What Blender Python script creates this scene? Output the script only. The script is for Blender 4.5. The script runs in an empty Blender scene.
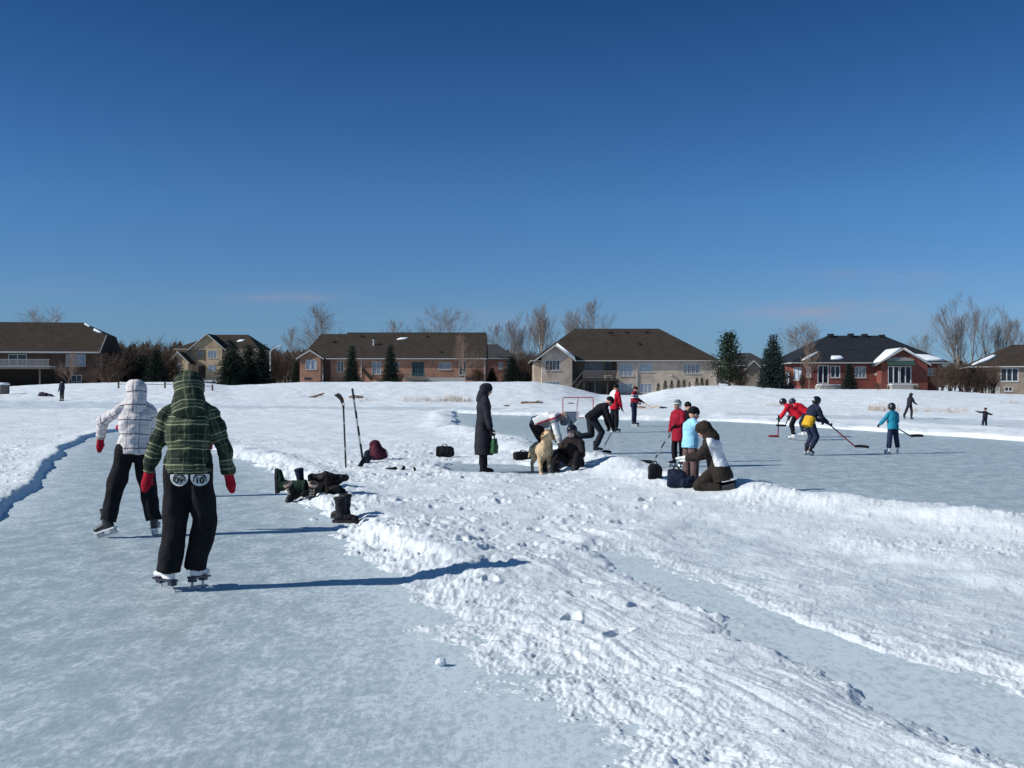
SUN_POWER = 4.65
SKY_STR = 0.085
SKY_AIR, SKY_DUST, SKY_OZ = 1.0, 0.0, 2.5
SKY_HUE, SKY_SAT = 0.5, 1.15
EXPOSURE = 0.0
SNOW_COL = (0.83, 0.885, 0.925)
PACK_COL = (0.57, 0.655, 0.72)
ICE_COL = (0.325, 0.405, 0.445)
FROST_COL = (0.60, 0.695, 0.745)
GRID_ROWS, GRID_COLS = 640, 820
import bpy, bmesh, math, random
import numpy as np
from mathutils import Vector, Matrix, noise as mnoise

SC = bpy.context.scene
COL = SC.collection
R = math.radians
F, HY, CH = 1035.0, 388.0, 1.6          # focal length in px, horizon row, eye height (metres)

def G(px, py, z=0.0):
    d = (CH - z) * F / (py - HY)
    return Vector(((px - 512) / F * d, d, z))

def AT(px, py, d):
    return Vector(((px - 512) / F * d, d, CH - (py - HY) * d / F))

# ------------------------------------------------------------------ objects
def tag(o, label=None, cat=None, group=None, kind=None):
    if label: o['label'] = label
    if cat: o['category'] = cat
    if group: o['group'] = group
    if kind: o['kind'] = kind
    return o

def empty(name, loc=(0, 0, 0), rz=0.0, label=None, cat=None, group=None):
    o = bpy.data.objects.new(name, None)
    COL.objects.link(o)
    o.location = loc
    o.rotation_euler = (0, 0, rz)
    o.empty_display_size = 0.2
    return tag(o, label, cat, group)

def mesh_obj(name, me, mat=None, parent=None):
    o = bpy.data.objects.new(name, me)
    COL.objects.link(o)
    if mat is not None:
        for m in (mat if isinstance(mat, (list, tuple)) else [mat]):
            me.materials.append(m)
    if parent is not None:
        o.parent = parent
    return o

def copy_tree(o, parent=None):
    c = o.copy()
    COL.objects.link(c)
    if parent is not None:
        c.parent = parent
    for ch in list(o.children):
        copy_tree(ch, c)
    return c

def smooth(me, on=True):
    me.polygons.foreach_set('use_smooth', [on] * len(me.polygons))

class MB:
    """collects plain geometry and links it as one mesh object"""
    def __init__(s):
        s.v, s.f = [], []
    def quad(s, *p):
        i = len(s.v)
        s.v += [tuple(q) for q in p]
        s.f.append(tuple(range(i, i + len(p))))
    def box(s, x0, x1, y0, y1, z0, z1):
        i = len(s.v)
        s.v += [(x0,y0,z0),(x1,y0,z0),(x1,y1,z0),(x0,y1,z0),(x0,y0,z1),(x1,y0,z1),(x1,y1,z1),(x0,y1,z1)]
        s.f += [tuple(i + k for k in q) for q in ((0,3,2,1),(4,5,6,7),(0,1,5,4),(1,2,6,5),(2,3,7,6),(3,0,4,7))]
    def obox(s, c, ax, ay, az):
        """oriented box: centre and three half-axis vectors"""
        c, ax, ay, az = Vector(c), Vector(ax), Vector(ay), Vector(az)
        i = len(s.v)
        for k in ((-1,-1,-1),(1,-1,-1),(1,1,-1),(-1,1,-1),(-1,-1,1),(1,-1,1),(1,1,1),(-1,1,1)):
            s.v.append(tuple(c + ax * k[0] + ay * k[1] + az * k[2]))
        s.f += [tuple(i + k for k in q) for q in ((0,3,2,1),(4,5,6,7),(0,1,5,4),(1,2,6,5),(2,3,7,6),(3,0,4,7))]
    def bar(s, a, b, w, h=None):
        a, b = Vector(a), Vector(b)
        h = w if h is None else h
        t = (b - a); L = t.length; t.normalize()
        up = Vector((0, 0, 1)) if abs(t.z) < 0.95 else Vector((0, 1, 0))
        x = t.cross(up).normalized(); y = x.cross(t).normalized()
        s.obox((a + b) / 2, t * L / 2, x * w / 2, y * h / 2)
    def tube(s, a, b, ra, rb, n=6, caps=False):
        a, b = Vector(a), Vector(b)
        t = (b - a)
        if t.length < 1e-6: return
        t.normalize()
        up = Vector((0, 0, 1)) if abs(t.z) < 0.9 else Vector((0, 1, 0))
        x = t.cross(up).normalized(); y = t.cross(x).normalized()
        i = len(s.v)
        for c, r in ((a, ra), (b, rb)):
            for k in range(n):
                q = 2 * math.pi * k / n
                s.v.append(tuple(c + x * (r * math.cos(q)) + y * (r * math.sin(q))))
        for k in range(n):
            s.f.append((i + k, i + (k + 1) % n, i + n + (k + 1) % n, i + n + k))
        if caps:
            s.f.append(tuple(i + k for k in reversed(range(n))))
            s.f.append(tuple(i + n + k for k in range(n)))
    def loft(s, rings, caps=True):
        """rings: lists of points, all the same length"""
        i = len(s.v); n = len(rings[0])
        for r in rings: s.v += [tuple(p) for p in r]
        for j in range(len(rings) - 1):
            for k in range(n):
                a = i + j * n + k; b = i + j * n + (k + 1) % n
                s.f.append((a, b, b + n, a + n))
        if caps:
            s.f.append(tuple(i + k for k in reversed(range(n))))
            s.f.append(tuple(i + (len(rings) - 1) * n + k for k in range(n)))
    def capsule(s, a, b, ra, rb, flat=(False, False), n=14, sq=1.0):
        """tapered limb; sq squashes across the second axis"""
        a, b = Vector(a), Vector(b)
        t = (b - a)
        if t.length < 1e-5: t = Vector((0, 0, 1e-3)); b = a + t
        t.normalize()
        up = Vector((0, 1, 0)) if abs(t.y) < 0.9 else Vector((0, 0, 1))
        x = t.cross(up).normalized(); y = t.cross(x).normalized()
        def ring(c, r): return [c + x * (r * math.cos(2*math.pi*k/n)) + y * (r * sq * math.sin(2*math.pi*k/n)) for k in range(n)]
        rs = []
        if not flat[0]:
            for q in (75, 50, 25): rs.append(ring(a - t * ra * math.sin(R(q)), ra * math.cos(R(q))))
        rs.append(ring(a, ra)); rs.append(ring((a + b) / 2, (ra + rb) / 2)); rs.append(ring(b, rb))
        if not flat[1]:
            for q in (25, 50, 75): rs.append(ring(b + t * rb * math.sin(R(q)), rb * math.cos(R(q))))
        s.loft(rs)
    def blob(s, c, r, ax=None, n=16, m=10):
        """ellipsoid, axes ax=(x,y,z unit vectors)"""
        c = Vector(c)
        if not isinstance(r, (tuple, list)): r = (r, r, r)
        X, Y, Z = ax if ax else (Vector((1,0,0)), Vector((0,1,0)), Vector((0,0,1)))
        rs = []
        for j in range(1, m):
            q = math.pi * j / m - math.pi / 2
            rs.append([c + X * (r[0]*math.cos(q)*math.cos(2*math.pi*k/n)) + Y * (r[1]*math.cos(q)*math.sin(2*math.pi*k/n)) + Z * (r[2]*math.sin(q)) for k in range(n)])
        s.loft(rs)
    def mesh(s, name, sm=False):
        me = bpy.data.meshes.new(name)
        me.from_pydata(s.v, [], s.f)
        me.update()
        if sm: smooth(me)
        return me
    def build(s, name, mat=None, parent=None, sm=False):
        return mesh_obj(name, s.mesh(name, sm), mat, parent)
    def fused(s, name, voxel, mat=None, parent=None, it=4, wrinkle=0.0, wscale=10.0, fac=0.5, stretch=(1, 1, 1)):
        """union of all the pieces as ONE continuous smooth skin"""
        me0 = s.mesh('tmp')
        t = bpy.data.objects.new('tmp', me0)
        COL.objects.link(t)
        md = t.modifiers.new('r', 'REMESH'); md.mode = 'VOXEL'; md.voxel_size = voxel
        if it:
            m2 = t.modifiers.new('s', 'SMOOTH'); m2.iterations = it; m2.factor = fac
        dg = bpy.context.evaluated_depsgraph_get()
        me = bpy.data.meshes.new_from_object(t.evaluated_get(dg))
        bpy.data.objects.remove(t); bpy.data.meshes.remove(me0)
        me.name = name; me.materials.clear()
        if wrinkle:
            N = len(me.vertices)
            co = np.empty(N * 3); me.vertices.foreach_get('co', co); co = co.reshape(-1, 3)
            no = np.empty(N * 3); me.vertices.foreach_get('normal', no); no = no.reshape(-1, 3)
            d = np.array([mnoise.noise(Vector((c[0]*wscale*stretch[0], c[1]*wscale*stretch[1], c[2]*wscale*stretch[2]))) + 0.5*mnoise.noise(Vector((c[0]*wscale*2.3, c[1]*wscale*2.3, c[2]*wscale*2.3*stretch[2] + 7))) for c in co])
            co += no * (d * wrinkle)[:, None]
            me.vertices.foreach_set('co', co.ravel()); me.update()
        smooth(me)
        return mesh_obj(name, me, mat, parent)

# ------------------------------------------------------------------ materials
MATS = {}
def new_mat(name):
    m = bpy.data.materials.new(name)
    m.use_nodes = True
    nt = m.node_tree
    b = nt.nodes['Principled BSDF']
    return m, nt, b

def N(nt, typ, **kw):
    n = nt.nodes.new(typ)
    for k, v in kw.items():
        if k == 'inp':
            for a, b in v.items(): n.inputs[a].default_value = b
        else: setattr(n, k, v)
    return n

def ramp(nt, stops, interp='LINEAR'):
    n = nt.nodes.new('ShaderNodeValToRGB')
    cr = n.color_ramp; cr.interpolation = interp
    while len(cr.elements) < len(stops): cr.elements.new(0.5)
    for e, (p, c) in zip(cr.elements, stops):
        e.position = p
        e.color = (c, c, c, 1) if not isinstance(c, (tuple, list)) else (*c, 1)
    return n

def mixc(nt, fac, a, b, mode='MIX'):
    n = nt.nodes.new('ShaderNodeMix'); n.data_type = 'RGBA'; n.blend_type = mode
    for sock, v in ((n.inputs[0], fac), (n.inputs[6], a), (n.inputs[7], b)):
        if isinstance(v, bpy.types.NodeSocket): nt.links.new(v, sock)
        elif isinstance(v, (tuple, list)): sock.default_value = (*v, 1) if len(v) == 3 else v
        else: sock.default_value = v
    return n.outputs[2]

def mathn(nt, op, a, b=0.0, c=None):
    n = nt.nodes.new('ShaderNodeMath'); n.operation = op
    for i, v in enumerate((a, b) if c is None else (a, b, c)):
        if isinstance(v, bpy.types.NodeSocket): nt.links.new(v, n.inputs[i])
        else: n.inputs[i].default_value = v
    return n.outputs[0]

def plain(name, col, rough=0.7, spec=0.3, var=0.18, scale=8.0, bump=0.0, bscale=60.0, metal=0.0, coat=0.0):
    """one surface with a slight uneven tone"""
    key = (name,)
    if key in MATS: return MATS[key]
    m, nt, b = new_mat(name)
    tc = N(nt, 'ShaderNodeTexCoord')
    nz = N(nt, 'ShaderNodeTexNoise', inp={'Scale': scale, 'Detail': 5.0})
    nt.links.new(tc.outputs['Object'], nz.inputs['Vector'])
    rp = ramp(nt, [(0.3, tuple(c * (1 - var) for c in col)), (0.7, tuple(min(1, c * (1 + var)) for c in col))])
    nt.links.new(nz.outputs['Fac'], rp.inputs['Fac'])
    nt.links.new(rp.outputs['Color'], b.inputs['Base Color'])
    b.inputs['Roughness'].default_value = rough
    b.inputs['Specular IOR Level'].default_value = spec
    b.inputs['Metallic'].default_value = metal
    b.inputs['Coat Weight'].default_value = coat
    if bump:
        n2 = N(nt, 'ShaderNodeTexNoise', inp={'Scale': bscale, 'Detail': 3.0})
        nt.links.new(tc.outputs['Object'], n2.inputs['Vector'])
        bp = N(nt, 'ShaderNodeBump', inp={'Strength': bump, 'Distance': 0.02})
        nt.links.new(n2.outputs['Fac'], bp.inputs['Height'])
        nt.links.new(bp.outputs['Normal'], b.inputs['Normal'])
    MATS[key] = m
    return m

def cloth(name, col, rough=0.85):
    return plain('cloth_' + name, col, rough, 0.15, 0.22, 9.0, 0.35, 28.0)

# ------------------------------------------------------------------ camera, sun, sky
cam = bpy.data.cameras.new('camera')
cam.sensor_width = 36.0
cam.lens = F / 1024 * 36.0
cam.shift_y = (HY - 384) / 1024
cam.clip_start = 0.05
cam.clip_end = 5000
camo = bpy.data.objects.new('camera', cam)
camo.location = (0, 0, CH)
camo.rotation_euler = (R(90), 0, 0)
COL.objects.link(camo)
SC.camera = camo

SUN_EL = R(30.5)
SH = Vector((1.0, 0.27, 0)).normalized()         # the way shadows fall
to_sun = Vector((-SH.x * math.cos(SUN_EL), -SH.y * math.cos(SUN_EL), math.sin(SUN_EL)))
sd = bpy.data.lights.new('sun', 'SUN')
sd.energy = SUN_POWER
sd.angle = R(0.53)
sd.color = (1.0, 0.97, 0.90)
so = bpy.data.objects.new('sun', sd)
so.rotation_euler = to_sun.to_track_quat('Z', 'Y').to_euler()
so.location = (-20, -10, 30)
COL.objects.link(so)

W = bpy.data.worlds.new('World')
SC.world = W
W.use_nodes = True
wt = W.node_tree
bg = wt.nodes['Background']
sky = N(wt, 'ShaderNodeTexSky')
sky.sky_type = 'NISHITA'
sky.sun_disc = False
sky.sun_elevation = SUN_EL
sky.sun_rotation = math.atan2(to_sun.x, to_sun.y)
sky.air_density = SKY_AIR
sky.dust_density = SKY_DUST
sky.ozone_density = SKY_OZ
sky.altitude = 100
hs = N(wt, 'ShaderNodeHueSaturation', inp={'Hue': SKY_HUE, 'Saturation': SKY_SAT, 'Value': 1.0})
wt.links.new(sky.outputs[0], hs.inputs['Color'])
# thin cloud wisps low over the houses
tcw = N(wt, 'ShaderNodeTexCoord')
mpw = N(wt, 'ShaderNodeMapping', inp={'Scale': (5.0, 5.0, 34.0), 'Location': (1.7, 0.4, 0.35)})
wt.links.new(tcw.outputs['Generated'], mpw.inputs['Vector'])
nzw = N(wt, 'ShaderNodeTexNoise', inp={'Scale': 1.0, 'Detail': 6.0, 'Roughness': 0.55})
wt.links.new(mpw.outputs['Vector'], nzw.inputs['Vector'])
rw = ramp(wt, [(0.53, 0.0), (0.72, 1.0)])
wt.links.new(nzw.outputs['Fac'], rw.inputs['Fac'])
sx = N(wt, 'ShaderNodeSeparateXYZ')
wt.links.new(tcw.outputs['Generated'], sx.inputs[0])
band = ramp(wt, [(0.0, 0.0), (0.035, 0.6), (0.075, 1.0), (0.13, 0.0)])
wt.links.new(sx.outputs['Z'], band.inputs['Fac'])
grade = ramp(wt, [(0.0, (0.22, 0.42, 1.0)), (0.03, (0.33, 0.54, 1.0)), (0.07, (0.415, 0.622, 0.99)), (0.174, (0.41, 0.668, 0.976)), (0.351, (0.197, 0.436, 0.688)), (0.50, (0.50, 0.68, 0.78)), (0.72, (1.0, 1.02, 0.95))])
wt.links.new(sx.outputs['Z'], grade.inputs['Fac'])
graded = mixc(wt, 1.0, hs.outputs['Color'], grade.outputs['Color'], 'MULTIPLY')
ta, te = mathn(wt, 'DIVIDE', sx.outputs['X'], sx.outputs['Y']), mathn(wt, 'DIVIDE', sx.outputs['Z'], sx.outputs['Y'])
nzc = N(wt, 'ShaderNodeTexNoise', inp={'Scale': 1.0, 'Detail': 6.0, 'Roughness': 0.6})
mpc = N(wt, 'ShaderNodeMapping', inp={'Scale': (16.0, 16.0, 95.0)})
wt.links.new(tcw.outputs['Generated'], mpc.inputs['Vector']); wt.links.new(mpc.outputs['Vector'], nzc.inputs['Vector'])
wisps = None
for a0, e0, wa, we, st in ((.295, .0735, .085, .011, .9), (.36, .108, .07, .008, .45), (-.22, .087, .045, .005, .7), (-.03, .066, .06, .009, .5), (.40, .060, .10, .010, .5)):
    qa = mathn(wt, 'POWER', mathn(wt, 'DIVIDE', mathn(wt, 'SUBTRACT', ta, a0), wa), 2.0)
    qe = mathn(wt, 'POWER', mathn(wt, 'DIVIDE', mathn(wt, 'SUBTRACT', te, e0), we), 2.0)
    g = mathn(wt, 'MULTIPLY', mathn(wt, 'EXPONENT', mathn(wt, 'MULTIPLY', mathn(wt, 'ADD', qa, qe), -1.0)), st)
    wisps = g if wisps is None else mathn(wt, 'ADD', wisps, g)
rwc = ramp(wt, [(0.36, 0.0), (0.62, 1.0)]); wt.links.new(nzc.outputs['Fac'], rwc.inputs['Fac'])
wisps = mathn(wt, 'MULTIPLY', mathn(wt, 'MULTIPLY', wisps, rwc.outputs['Color']), mathn(wt, 'GREATER_THAN', sx.outputs['Y'], 0.05))
cf = mathn(wt, 'MULTIPLY', mathn(wt, 'MULTIPLY', rw.outputs['Color'], band.outputs['Color']), 0.08)
cf = mathn(wt, 'ADD', cf, mathn(wt, 'MULTIPLY', wisps, 0.60))
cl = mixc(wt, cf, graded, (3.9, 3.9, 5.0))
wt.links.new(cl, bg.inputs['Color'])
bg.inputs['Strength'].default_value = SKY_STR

vs = SC.view_settings
vs.view_transform = 'Standard'
vs.look = 'None'
vs.exposure = EXPOSURE
vs.gamma = 1.0
# ------------------------------------------------------------------ numpy noise
_rng = np.random.RandomState(11)
_PERM = _rng.permutation(4096)
_GA = _rng.rand(4096) * 2 * np.pi
_GX, _GY = np.cos(_GA), np.sin(_GA)
_RV = _rng.rand(4096, 4)
def _h(ix, iy):
    return _PERM[(_PERM[ix & 4095] + iy) & 4095]
def perlin(x, y):
    ix = np.floor(x).astype(np.int64); iy = np.floor(y).astype(np.int64)
    fx, fy = x - ix, y - iy
    u = fx*fx*fx*(fx*(fx*6-15)+10); v = fy*fy*fy*(fy*(fy*6-15)+10)
    def g(i, j, dx, dy):
        k = _h(i, j); return _GX[k]*dx + _GY[k]*dy
    a = g(ix, iy, fx, fy); b = g(ix+1, iy, fx-1, fy); c = g(ix, iy+1, fx, fy-1); d = g(ix+1, iy+1, fx-1, fy-1)
    return (a + u*(b-a) + v*((c + u*(d-c)) - (a + u*(b-a)))) * 1.5
def fbm(x, y, f, o=4, g=0.5):
    s = 0; a = 1.0
    for k in range(o):
        s = s + a * perlin(x*f + 17.3*k, y*f - 9.1*k); a *= g; f *= 2.03
    return s
def clods(x, y, f, dens, seed):
    """round lumps of loose snow, one at most per cell"""
    X, Y = x*f + seed*13.7, y*f - seed*5.1
    ix = np.floor(X).astype(np.int64); iy = np.floor(Y).astype(np.int64)
    out = np.zeros_like(X)
    for di in (-1, 0, 1):
        for dj in (-1, 0, 1):
            k = _h(ix+di, iy+dj); r = _RV[k]
            cx = ix+di+r[:,0]; cy = iy+dj+r[:,1]
            rad = 0.18 + 0.42*r[:,2]**2
            d2 = ((X-cx)**2 + (Y-cy)**2) / rad**2
            hgt = np.sqrt(np.clip(1-d2, 0, 1)) * rad * (r[:,3] < dens)
            out = np.maximum(out, hgt)
    return out / f
def sstep(a, b, x):
    t = np.clip((x-a)/(b-a), 0, 1); return t*t*(3-2*t)
def sd_poly(poly, x, y):
    """signed distance, negative inside"""
    P = np.array(poly); n = len(P)
    d = np.full(x.shape, 1e9); inside = np.zeros(x.shape, bool)
    for i in range(n):
        a, b = P[i], P[(i+1) % n]
        ex, ey = b[0]-a[0], b[1]-a[1]
        wx, wy = x-a[0], y-a[1]
        t = np.clip((wx*ex + wy*ey)/(ex*ex+ey*ey+1e-12), 0, 1)
        d = np.minimum(d, (wx-ex*t)**2 + (wy-ey*t)**2)
        c = ((a[1] <= y) & (b[1] > y)) | ((b[1] <= y) & (a[1] > y))
        with np.errstate(divide='ignore', invalid='ignore'):
            xi = a[0] + (y-a[1])*ex/(ey if abs(ey) > 1e-12 else 1e-12)
        inside ^= c & (x < xi)
    d = np.sqrt(d)
    return np.where(inside, -d, d)
def gp(*pts):
    return [tuple(G(a, b)[:2]) for a, b in pts]

# the shovelled skating lanes and the rink, as outlines on the pond
LANE = gp((0,522),(20,506),(40,490),(50,472),(70,450),(92,438),(112,433),(135,430),(165,433),(200,446),(240,461),(268,471),
          (285,488),(300,505),(330,524),(343,538),(368,560),(396,580),(418,604),(452,645),(496,695),(550,740),(600,790)) + [(1.1,2.4),(1.6,0),(-7,0),(-6.6,9)]
STRIP = gp((604,556),(640,576),(700,608),(760,642),(830,676),(900,712),(1024,760)) + [(3.2,3.4),(4.2,3.4)] + \
        gp((1110,735),(1024,682),(940,664),(870,654),(800,632),(740,606),(690,582),(650,563),(615,550))
RINK = gp((455,413),(461,428),(490,433),(530,444),(552,455),(592,459),(640,466),(662,474),(690,481),(735,485),(765,489),(800,495),
          (850,504),(900,511),(960,518),(1024,528),(1200,552),(1500,590),(1900,520),(1500,470),(1200,452),(1024,441.5),(940,436),(850,430),(760,423.5),(720,421.5),(610,420),(560,416.5),(500,415))
PATCH = gp((448,467),(470,464),(520,465),(556,468),(566,473),(540,477),(480,476),(452,472))
PACKED = gp((640,548),(690,522),(850,556),(1024,596),(1200,640),(1100,700),(1024,668),(860,637),(740,596))
TRAIL = gp((-400,410),(300,410.5),(445,412.5),(500,411),(520,409),(440,407.6),(-400,406))
TRAIL2 = gp((740,417.5),(860,421),(1024,431),(1300,445),(1500,446),(1024,422),(880,416.5),(740,414.6))
# height of the far bank across the view (x at 120 m away)
_bx = [-400,-40,0,60,118,190,230,300,400,490,535,565,600,640,665,700,740,790,850,900,945,985,1024,1100,1500]
_by = [388,389,388.5,385,383.5,382,386,383,382.5,382.5,382,386.5,396.5,397,390,386.5,386.5,389.5,390,390,392,394,395.5,396,396]
_BX = (np.array(_bx) - 512) / F * 120.0
_BZ = CH + (HY - np.array(_by)) * 122.0 / F
_fx = np.linspace(_BX[0], _BX[-1], 2400); _fz = np.interp(_fx, _BX, _BZ)
_k = np.exp(-np.linspace(-2.0, 2.0, 21)**2); _k /= _k.sum()
_BX, _BZ = _fx, np.convolve(np.pad(_fz, 10, mode='edge'), _k, 'valid')
_rs = np.random.RandomState(5)
FOOT = []
def _feet(n, poly, s):
    c = 0
    P = np.array(poly); lo, hi = P.min(0), P.max(0)
    while c < n:
        p = lo + _rs.rand(2)*(hi-lo)
        if sd_poly(poly, p[:1], p[1:])[0] < 0:
            if p[1] < 5.7 or any((f[0]-p[0])**2 + (f[1]-p[1])**2 < 0.2 for f in FOOT): c += .2; continue
            FOOT.append((p[0], p[1], _rs.rand()*math.pi, s*(0.75+0.5*_rs.rand()))); c += 1
_feet(85, gp((350,560),(440,520),(620,520),(700,600),(900,740),(1020,768),(700,768),(520,650)), 1.0)
_feet(60, gp((340,480),(440,450),(600,480),(690,510),(620,540),(420,540),(350,515)), 1.0)
_feet(50, gp((350,480),(360,450),(440,440),(450,470),(400,490)), 1.0)
_feet(40, gp((0,500),(60,440),(90,420),(10,430),(-60,480)), 1.1)

def bank(x, y):
    zt = np.interp(x * 120.0 / np.maximum(y, 60), _BX, _BZ)
    foot = np.interp(x * 120.0 / np.maximum(y, 60), [-60, -20, 20, 45, 60], [72, 84, 84, 70, 66])
    z = zt * sstep(foot, foot + 42, y)
    z = z + 0.10 * fbm(x, y, 0.06, 3) * sstep(foot, foot + 20, y)
    return z + 0.02*np.clip(y-170, 0, 200)

def terrain(x, y, fine=True):
    """returns snow height, thinness of the snow cover (0..1)"""
    x = np.asarray(x, float); y = np.asarray(y, float)
    right = sstep(-0.35, 0.35, x - np.interp(y, [0, 8, 12, 18, 24, 34], [-2, -3, -4.3, -6.4, -8.5, -12.5]))  # which side of the left lane
    left = 1 - right; wk = 0.22 + 0.78*right
    wx = x + wk*(0.10*perlin(x*1.3, y*1.3) + 0.05*perlin(x*4.1+9, y*4.1)) + 0.18*perlin(x*.3, y*.3+4)
    wy = y + wk*(0.10*perlin(x*1.3+40, y*1.3) + 0.05*perlin(x*4.1+70, y*4.1))
    sA, sB, sC, sD = (sd_poly(p, wx, wy) for p in (LANE, STRIP, RINK, PATCH))
    sP = sd_poly(PACKED, wx, wy)
    sT = np.minimum(sd_poly(TRAIL, x, wy), sd_poly(TRAIL2, x, wy))
    near = sstep(48, 24, y)
    mid = sstep(70, 40, y)
    # snow cover away from the ice
    h = 0.075 + 0.035*fbm(x, y, 0.35, 3) + 0.02*fbm(x, y, 1.1, 2)
    thin = np.clip(0.42 + 1.0*fbm(x+31, y, 0.5, 4), 0, 1) * 0.42
    # the edge of the left lane: a cut ledge on its far side, a crumbled low bank on the near side
    lo = 1 - sstep(0.0, 0.16, sA)
    softR = sstep(1.0, 7.5, y)          # softer, thinner nearer the viewer
    edgeA = left*sstep(0.0, 0.26, sA) + right*sstep(-0.75 + 0.60*sstep(6.5, 11, y), 1.15 - 0.70*sstep(6.5, 12, y), sA + 0.22*fbm(x, y, 2.2, 6, .62))
    bermA = left*0.04*np.exp(-((sA-0.28)/0.35)**2) + right*0.062*(0.35+0.9*np.clip(fbm(x+8, y, 0.8, 2)+0.45, 0, 1.2))*np.exp(-((sA-0.65)/0.42)**2)*near*sstep(6, 11.5, y)
    # rink
    front = sstep(34, 26, y + 0.25*np.abs(x-6))
    bermC = (0.165*(0.75+0.6*np.clip(fbm(x+3, y, 0.55, 3)+0.25, 0, 1))*np.exp(-((sC-0.75)/0.60)**2)*front
             + 0.16*(0.7+0.5*fbm(x+5, y, .5, 3))*np.exp(-((sC-0.9)/0.7)**2)*(1-front))
    edgeC = sstep(0.0, 0.22, sC)
    # strip: small ledge on its near side, feathered on the far side
    lowside = sstep(-0.1, 0.1, (x-1.13)*0.95 + (y-9.1)*0.31 - 0.15)   # 0 towards the viewer's left
    edgeB = (1-lowside)*sstep(-0.05, 0.32, sB + 0.10*fbm(x, y, 3.1, 4)) + lowside*sstep(-0.75, 0.7, sB + 0.22*fbm(x, y, 2.6, 3))
    edgeD = sstep(0.0, 0.25, sD + 0.06*fbm(x, y, 3, 2))
    edge = np.minimum(np.minimum(edgeA, edgeB), np.minimum(edgeC, edgeD))
    pk = sstep(0.3, -0.35, sP + 0.15*fbm(x, y, 1.5, 2))
    h = h*(1-0.72*pk)*(1-0.45*np.exp(-np.clip(sB, 0, 9)/0.5)) + bermA + bermC
    h = h*(1 - 0.45*right*np.exp(-np.clip(sA, 0, 9)/0.9)*sstep(10, 6, y))
    # gear corner and trampled middle: rough
    rough = 0.16 + 0.70*np.exp(-((sA-0.6)/0.75)**2)*right*near + 0.75*np.exp(-((sC-0.8)/0.9)**2)*front \
            + 0.8*np.exp(-(((x+2.2)/2.2)**2 + ((y-20)/5.0)**2)) + 0.35*np.exp(-((sC-0.9)/0.7)**2)*(1-front) \
            + 0.16*left*np.exp(-((sA-1.6)/1.3)**2) + 0.55*sstep(0.0, 0.5, fbm(x+77, y+5, 0.45, 3))
    rough = rough*(1-0.6*pk)*(0.30+0.70*sstep(5.5, 11, y))*(0.30+0.95*sstep(-0.30, 0.42, fbm(x+12, y-4, 0.75, 4)))
    h = h + 0.014*fbm(x+3, y, 2.0, 2)*near
    if fine is False:
        return edge*h - 0.03*(1-edge) + bank(x, y), thin
    # lanes run towards the viewer: streaks and grooves along them
    u = x*0.31 - y*0.95; v = x*0.95 + y*0.31
    # drawn-out ridges of scraped snow between the two lanes, fanning to the left
    st = perlin(u*0.55, v*7.0)*0.55 + perlin(u*0.9+5, v*15.0)*0.35 + perlin(u*1.3+9, v*33.0)*0.22
    zone = np.exp(-((sB-0.5)/1.7)**2)*sstep(15, 11, y)*(0.35+1.1*sstep(-.25, .4, fbm(u*.8, v*1.2, .9, 2)))*(1-0.35*pk)
    h = h + zone*0.020*st
    st2 = perlin(x*0.5 + y*0.1, y*3.2 - x*0.9)*0.6 + perlin(x*1.1, y*8.0 - x*2.2)*0.4
    h = h + 0.016*st2*sstep(9, 13, y)*sstep(27, 20, y)*(x > -2.5)
    # lumps
    l1 = np.abs(perlin(x*2.2, y*2.2+3)); l2 = np.abs(perlin(x*4.7+2, y*4.7)); l3 = perlin(x*9.5, y*9.5); l4 = np.abs(perlin(x*19, y*19+8)); l5 = perlin(x*41, y*41)
    h = h + rough*(0.016*(l1-.25) + 0.014*(l2-.25) + 0.011*l3 + 0.011*(l4-.2) + 0.005*l5)
    h = h + 0.0022*l5 + 0.004*l3
    crop = np.clip(rough - 0.28, 0, 1)
    h = h + near*(0.22*clods(x, y, 6.0, 0.08*crop, 2) + 0.50*clods(x, y, 13.0, 0.24*np.clip(crop+0.06, 0, 1), 3) + 0.6*clods(x, y, 26.0, 0.30*np.clip(crop+0.12, 0, 1), 4))
    # footprints: a pressed sole with a pushed-up rim
    for fx, fy, fa, fs in FOOT:
        m = (np.abs(x-fx) < 0.5) & (np.abs(y-fy) < 0.5)
        if not m.any(): continue
        dx, dy = x[m]-fx, y[m]-fy
        a = (dx*math.cos(fa)+dy*math.sin(fa))/(0.155*fs); b = (-dx*math.sin(fa)+dy*math.cos(fa))/(0.066*fs)
        rr = (a*a + b*b*(1+0.35*np.sin(a*1.6)))*(1+0.5*l3[m]) + 0.35*(l2[m]-.25)
        ok = sstep(.70, .98, edge[m])*sstep(0.25, 0.9, sB[m])
        h[m] += ok*(-0.027*fs*sstep(1.3, 0.55, rr) + 0.013*fs*np.exp(-((rr-1.55)/0.5)**2))
    far = sstep(40, 60, y)
    h = h + far*(0.03*fbm(x, y, 0.7, 3))
    # low lips along the far trails
    h = h - 0.03*sstep(0.0, -1.5, sT) + 0.10*np.exp(-((sT-0.8)/0.7)**2)*(0.6+0.8*fbm(x, y, .4, 2))*sstep(110, 95, y)
    th = thin*(1-np.clip(rough, 0, 1)*0.8) + 0.75*pk*(0.55+0.5*fbm(x, y, 2.5, 4)) + 0.85*sstep(0.5, -1.0, sT)*sstep(112, 98, y)
    th = th + 0.4*(1-edge)
    # broken edge: only holds where the cover is thick enough
    z = edge*h - 0.035*(1-edge) + edge*(1-edge)*(0.05*(l2 - 0.3 + 0.6*l3) + 0.05*(l4-.25) + 0.02*l5)
    return z + bank(x, y), np.clip(th, 0, 1)

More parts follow.
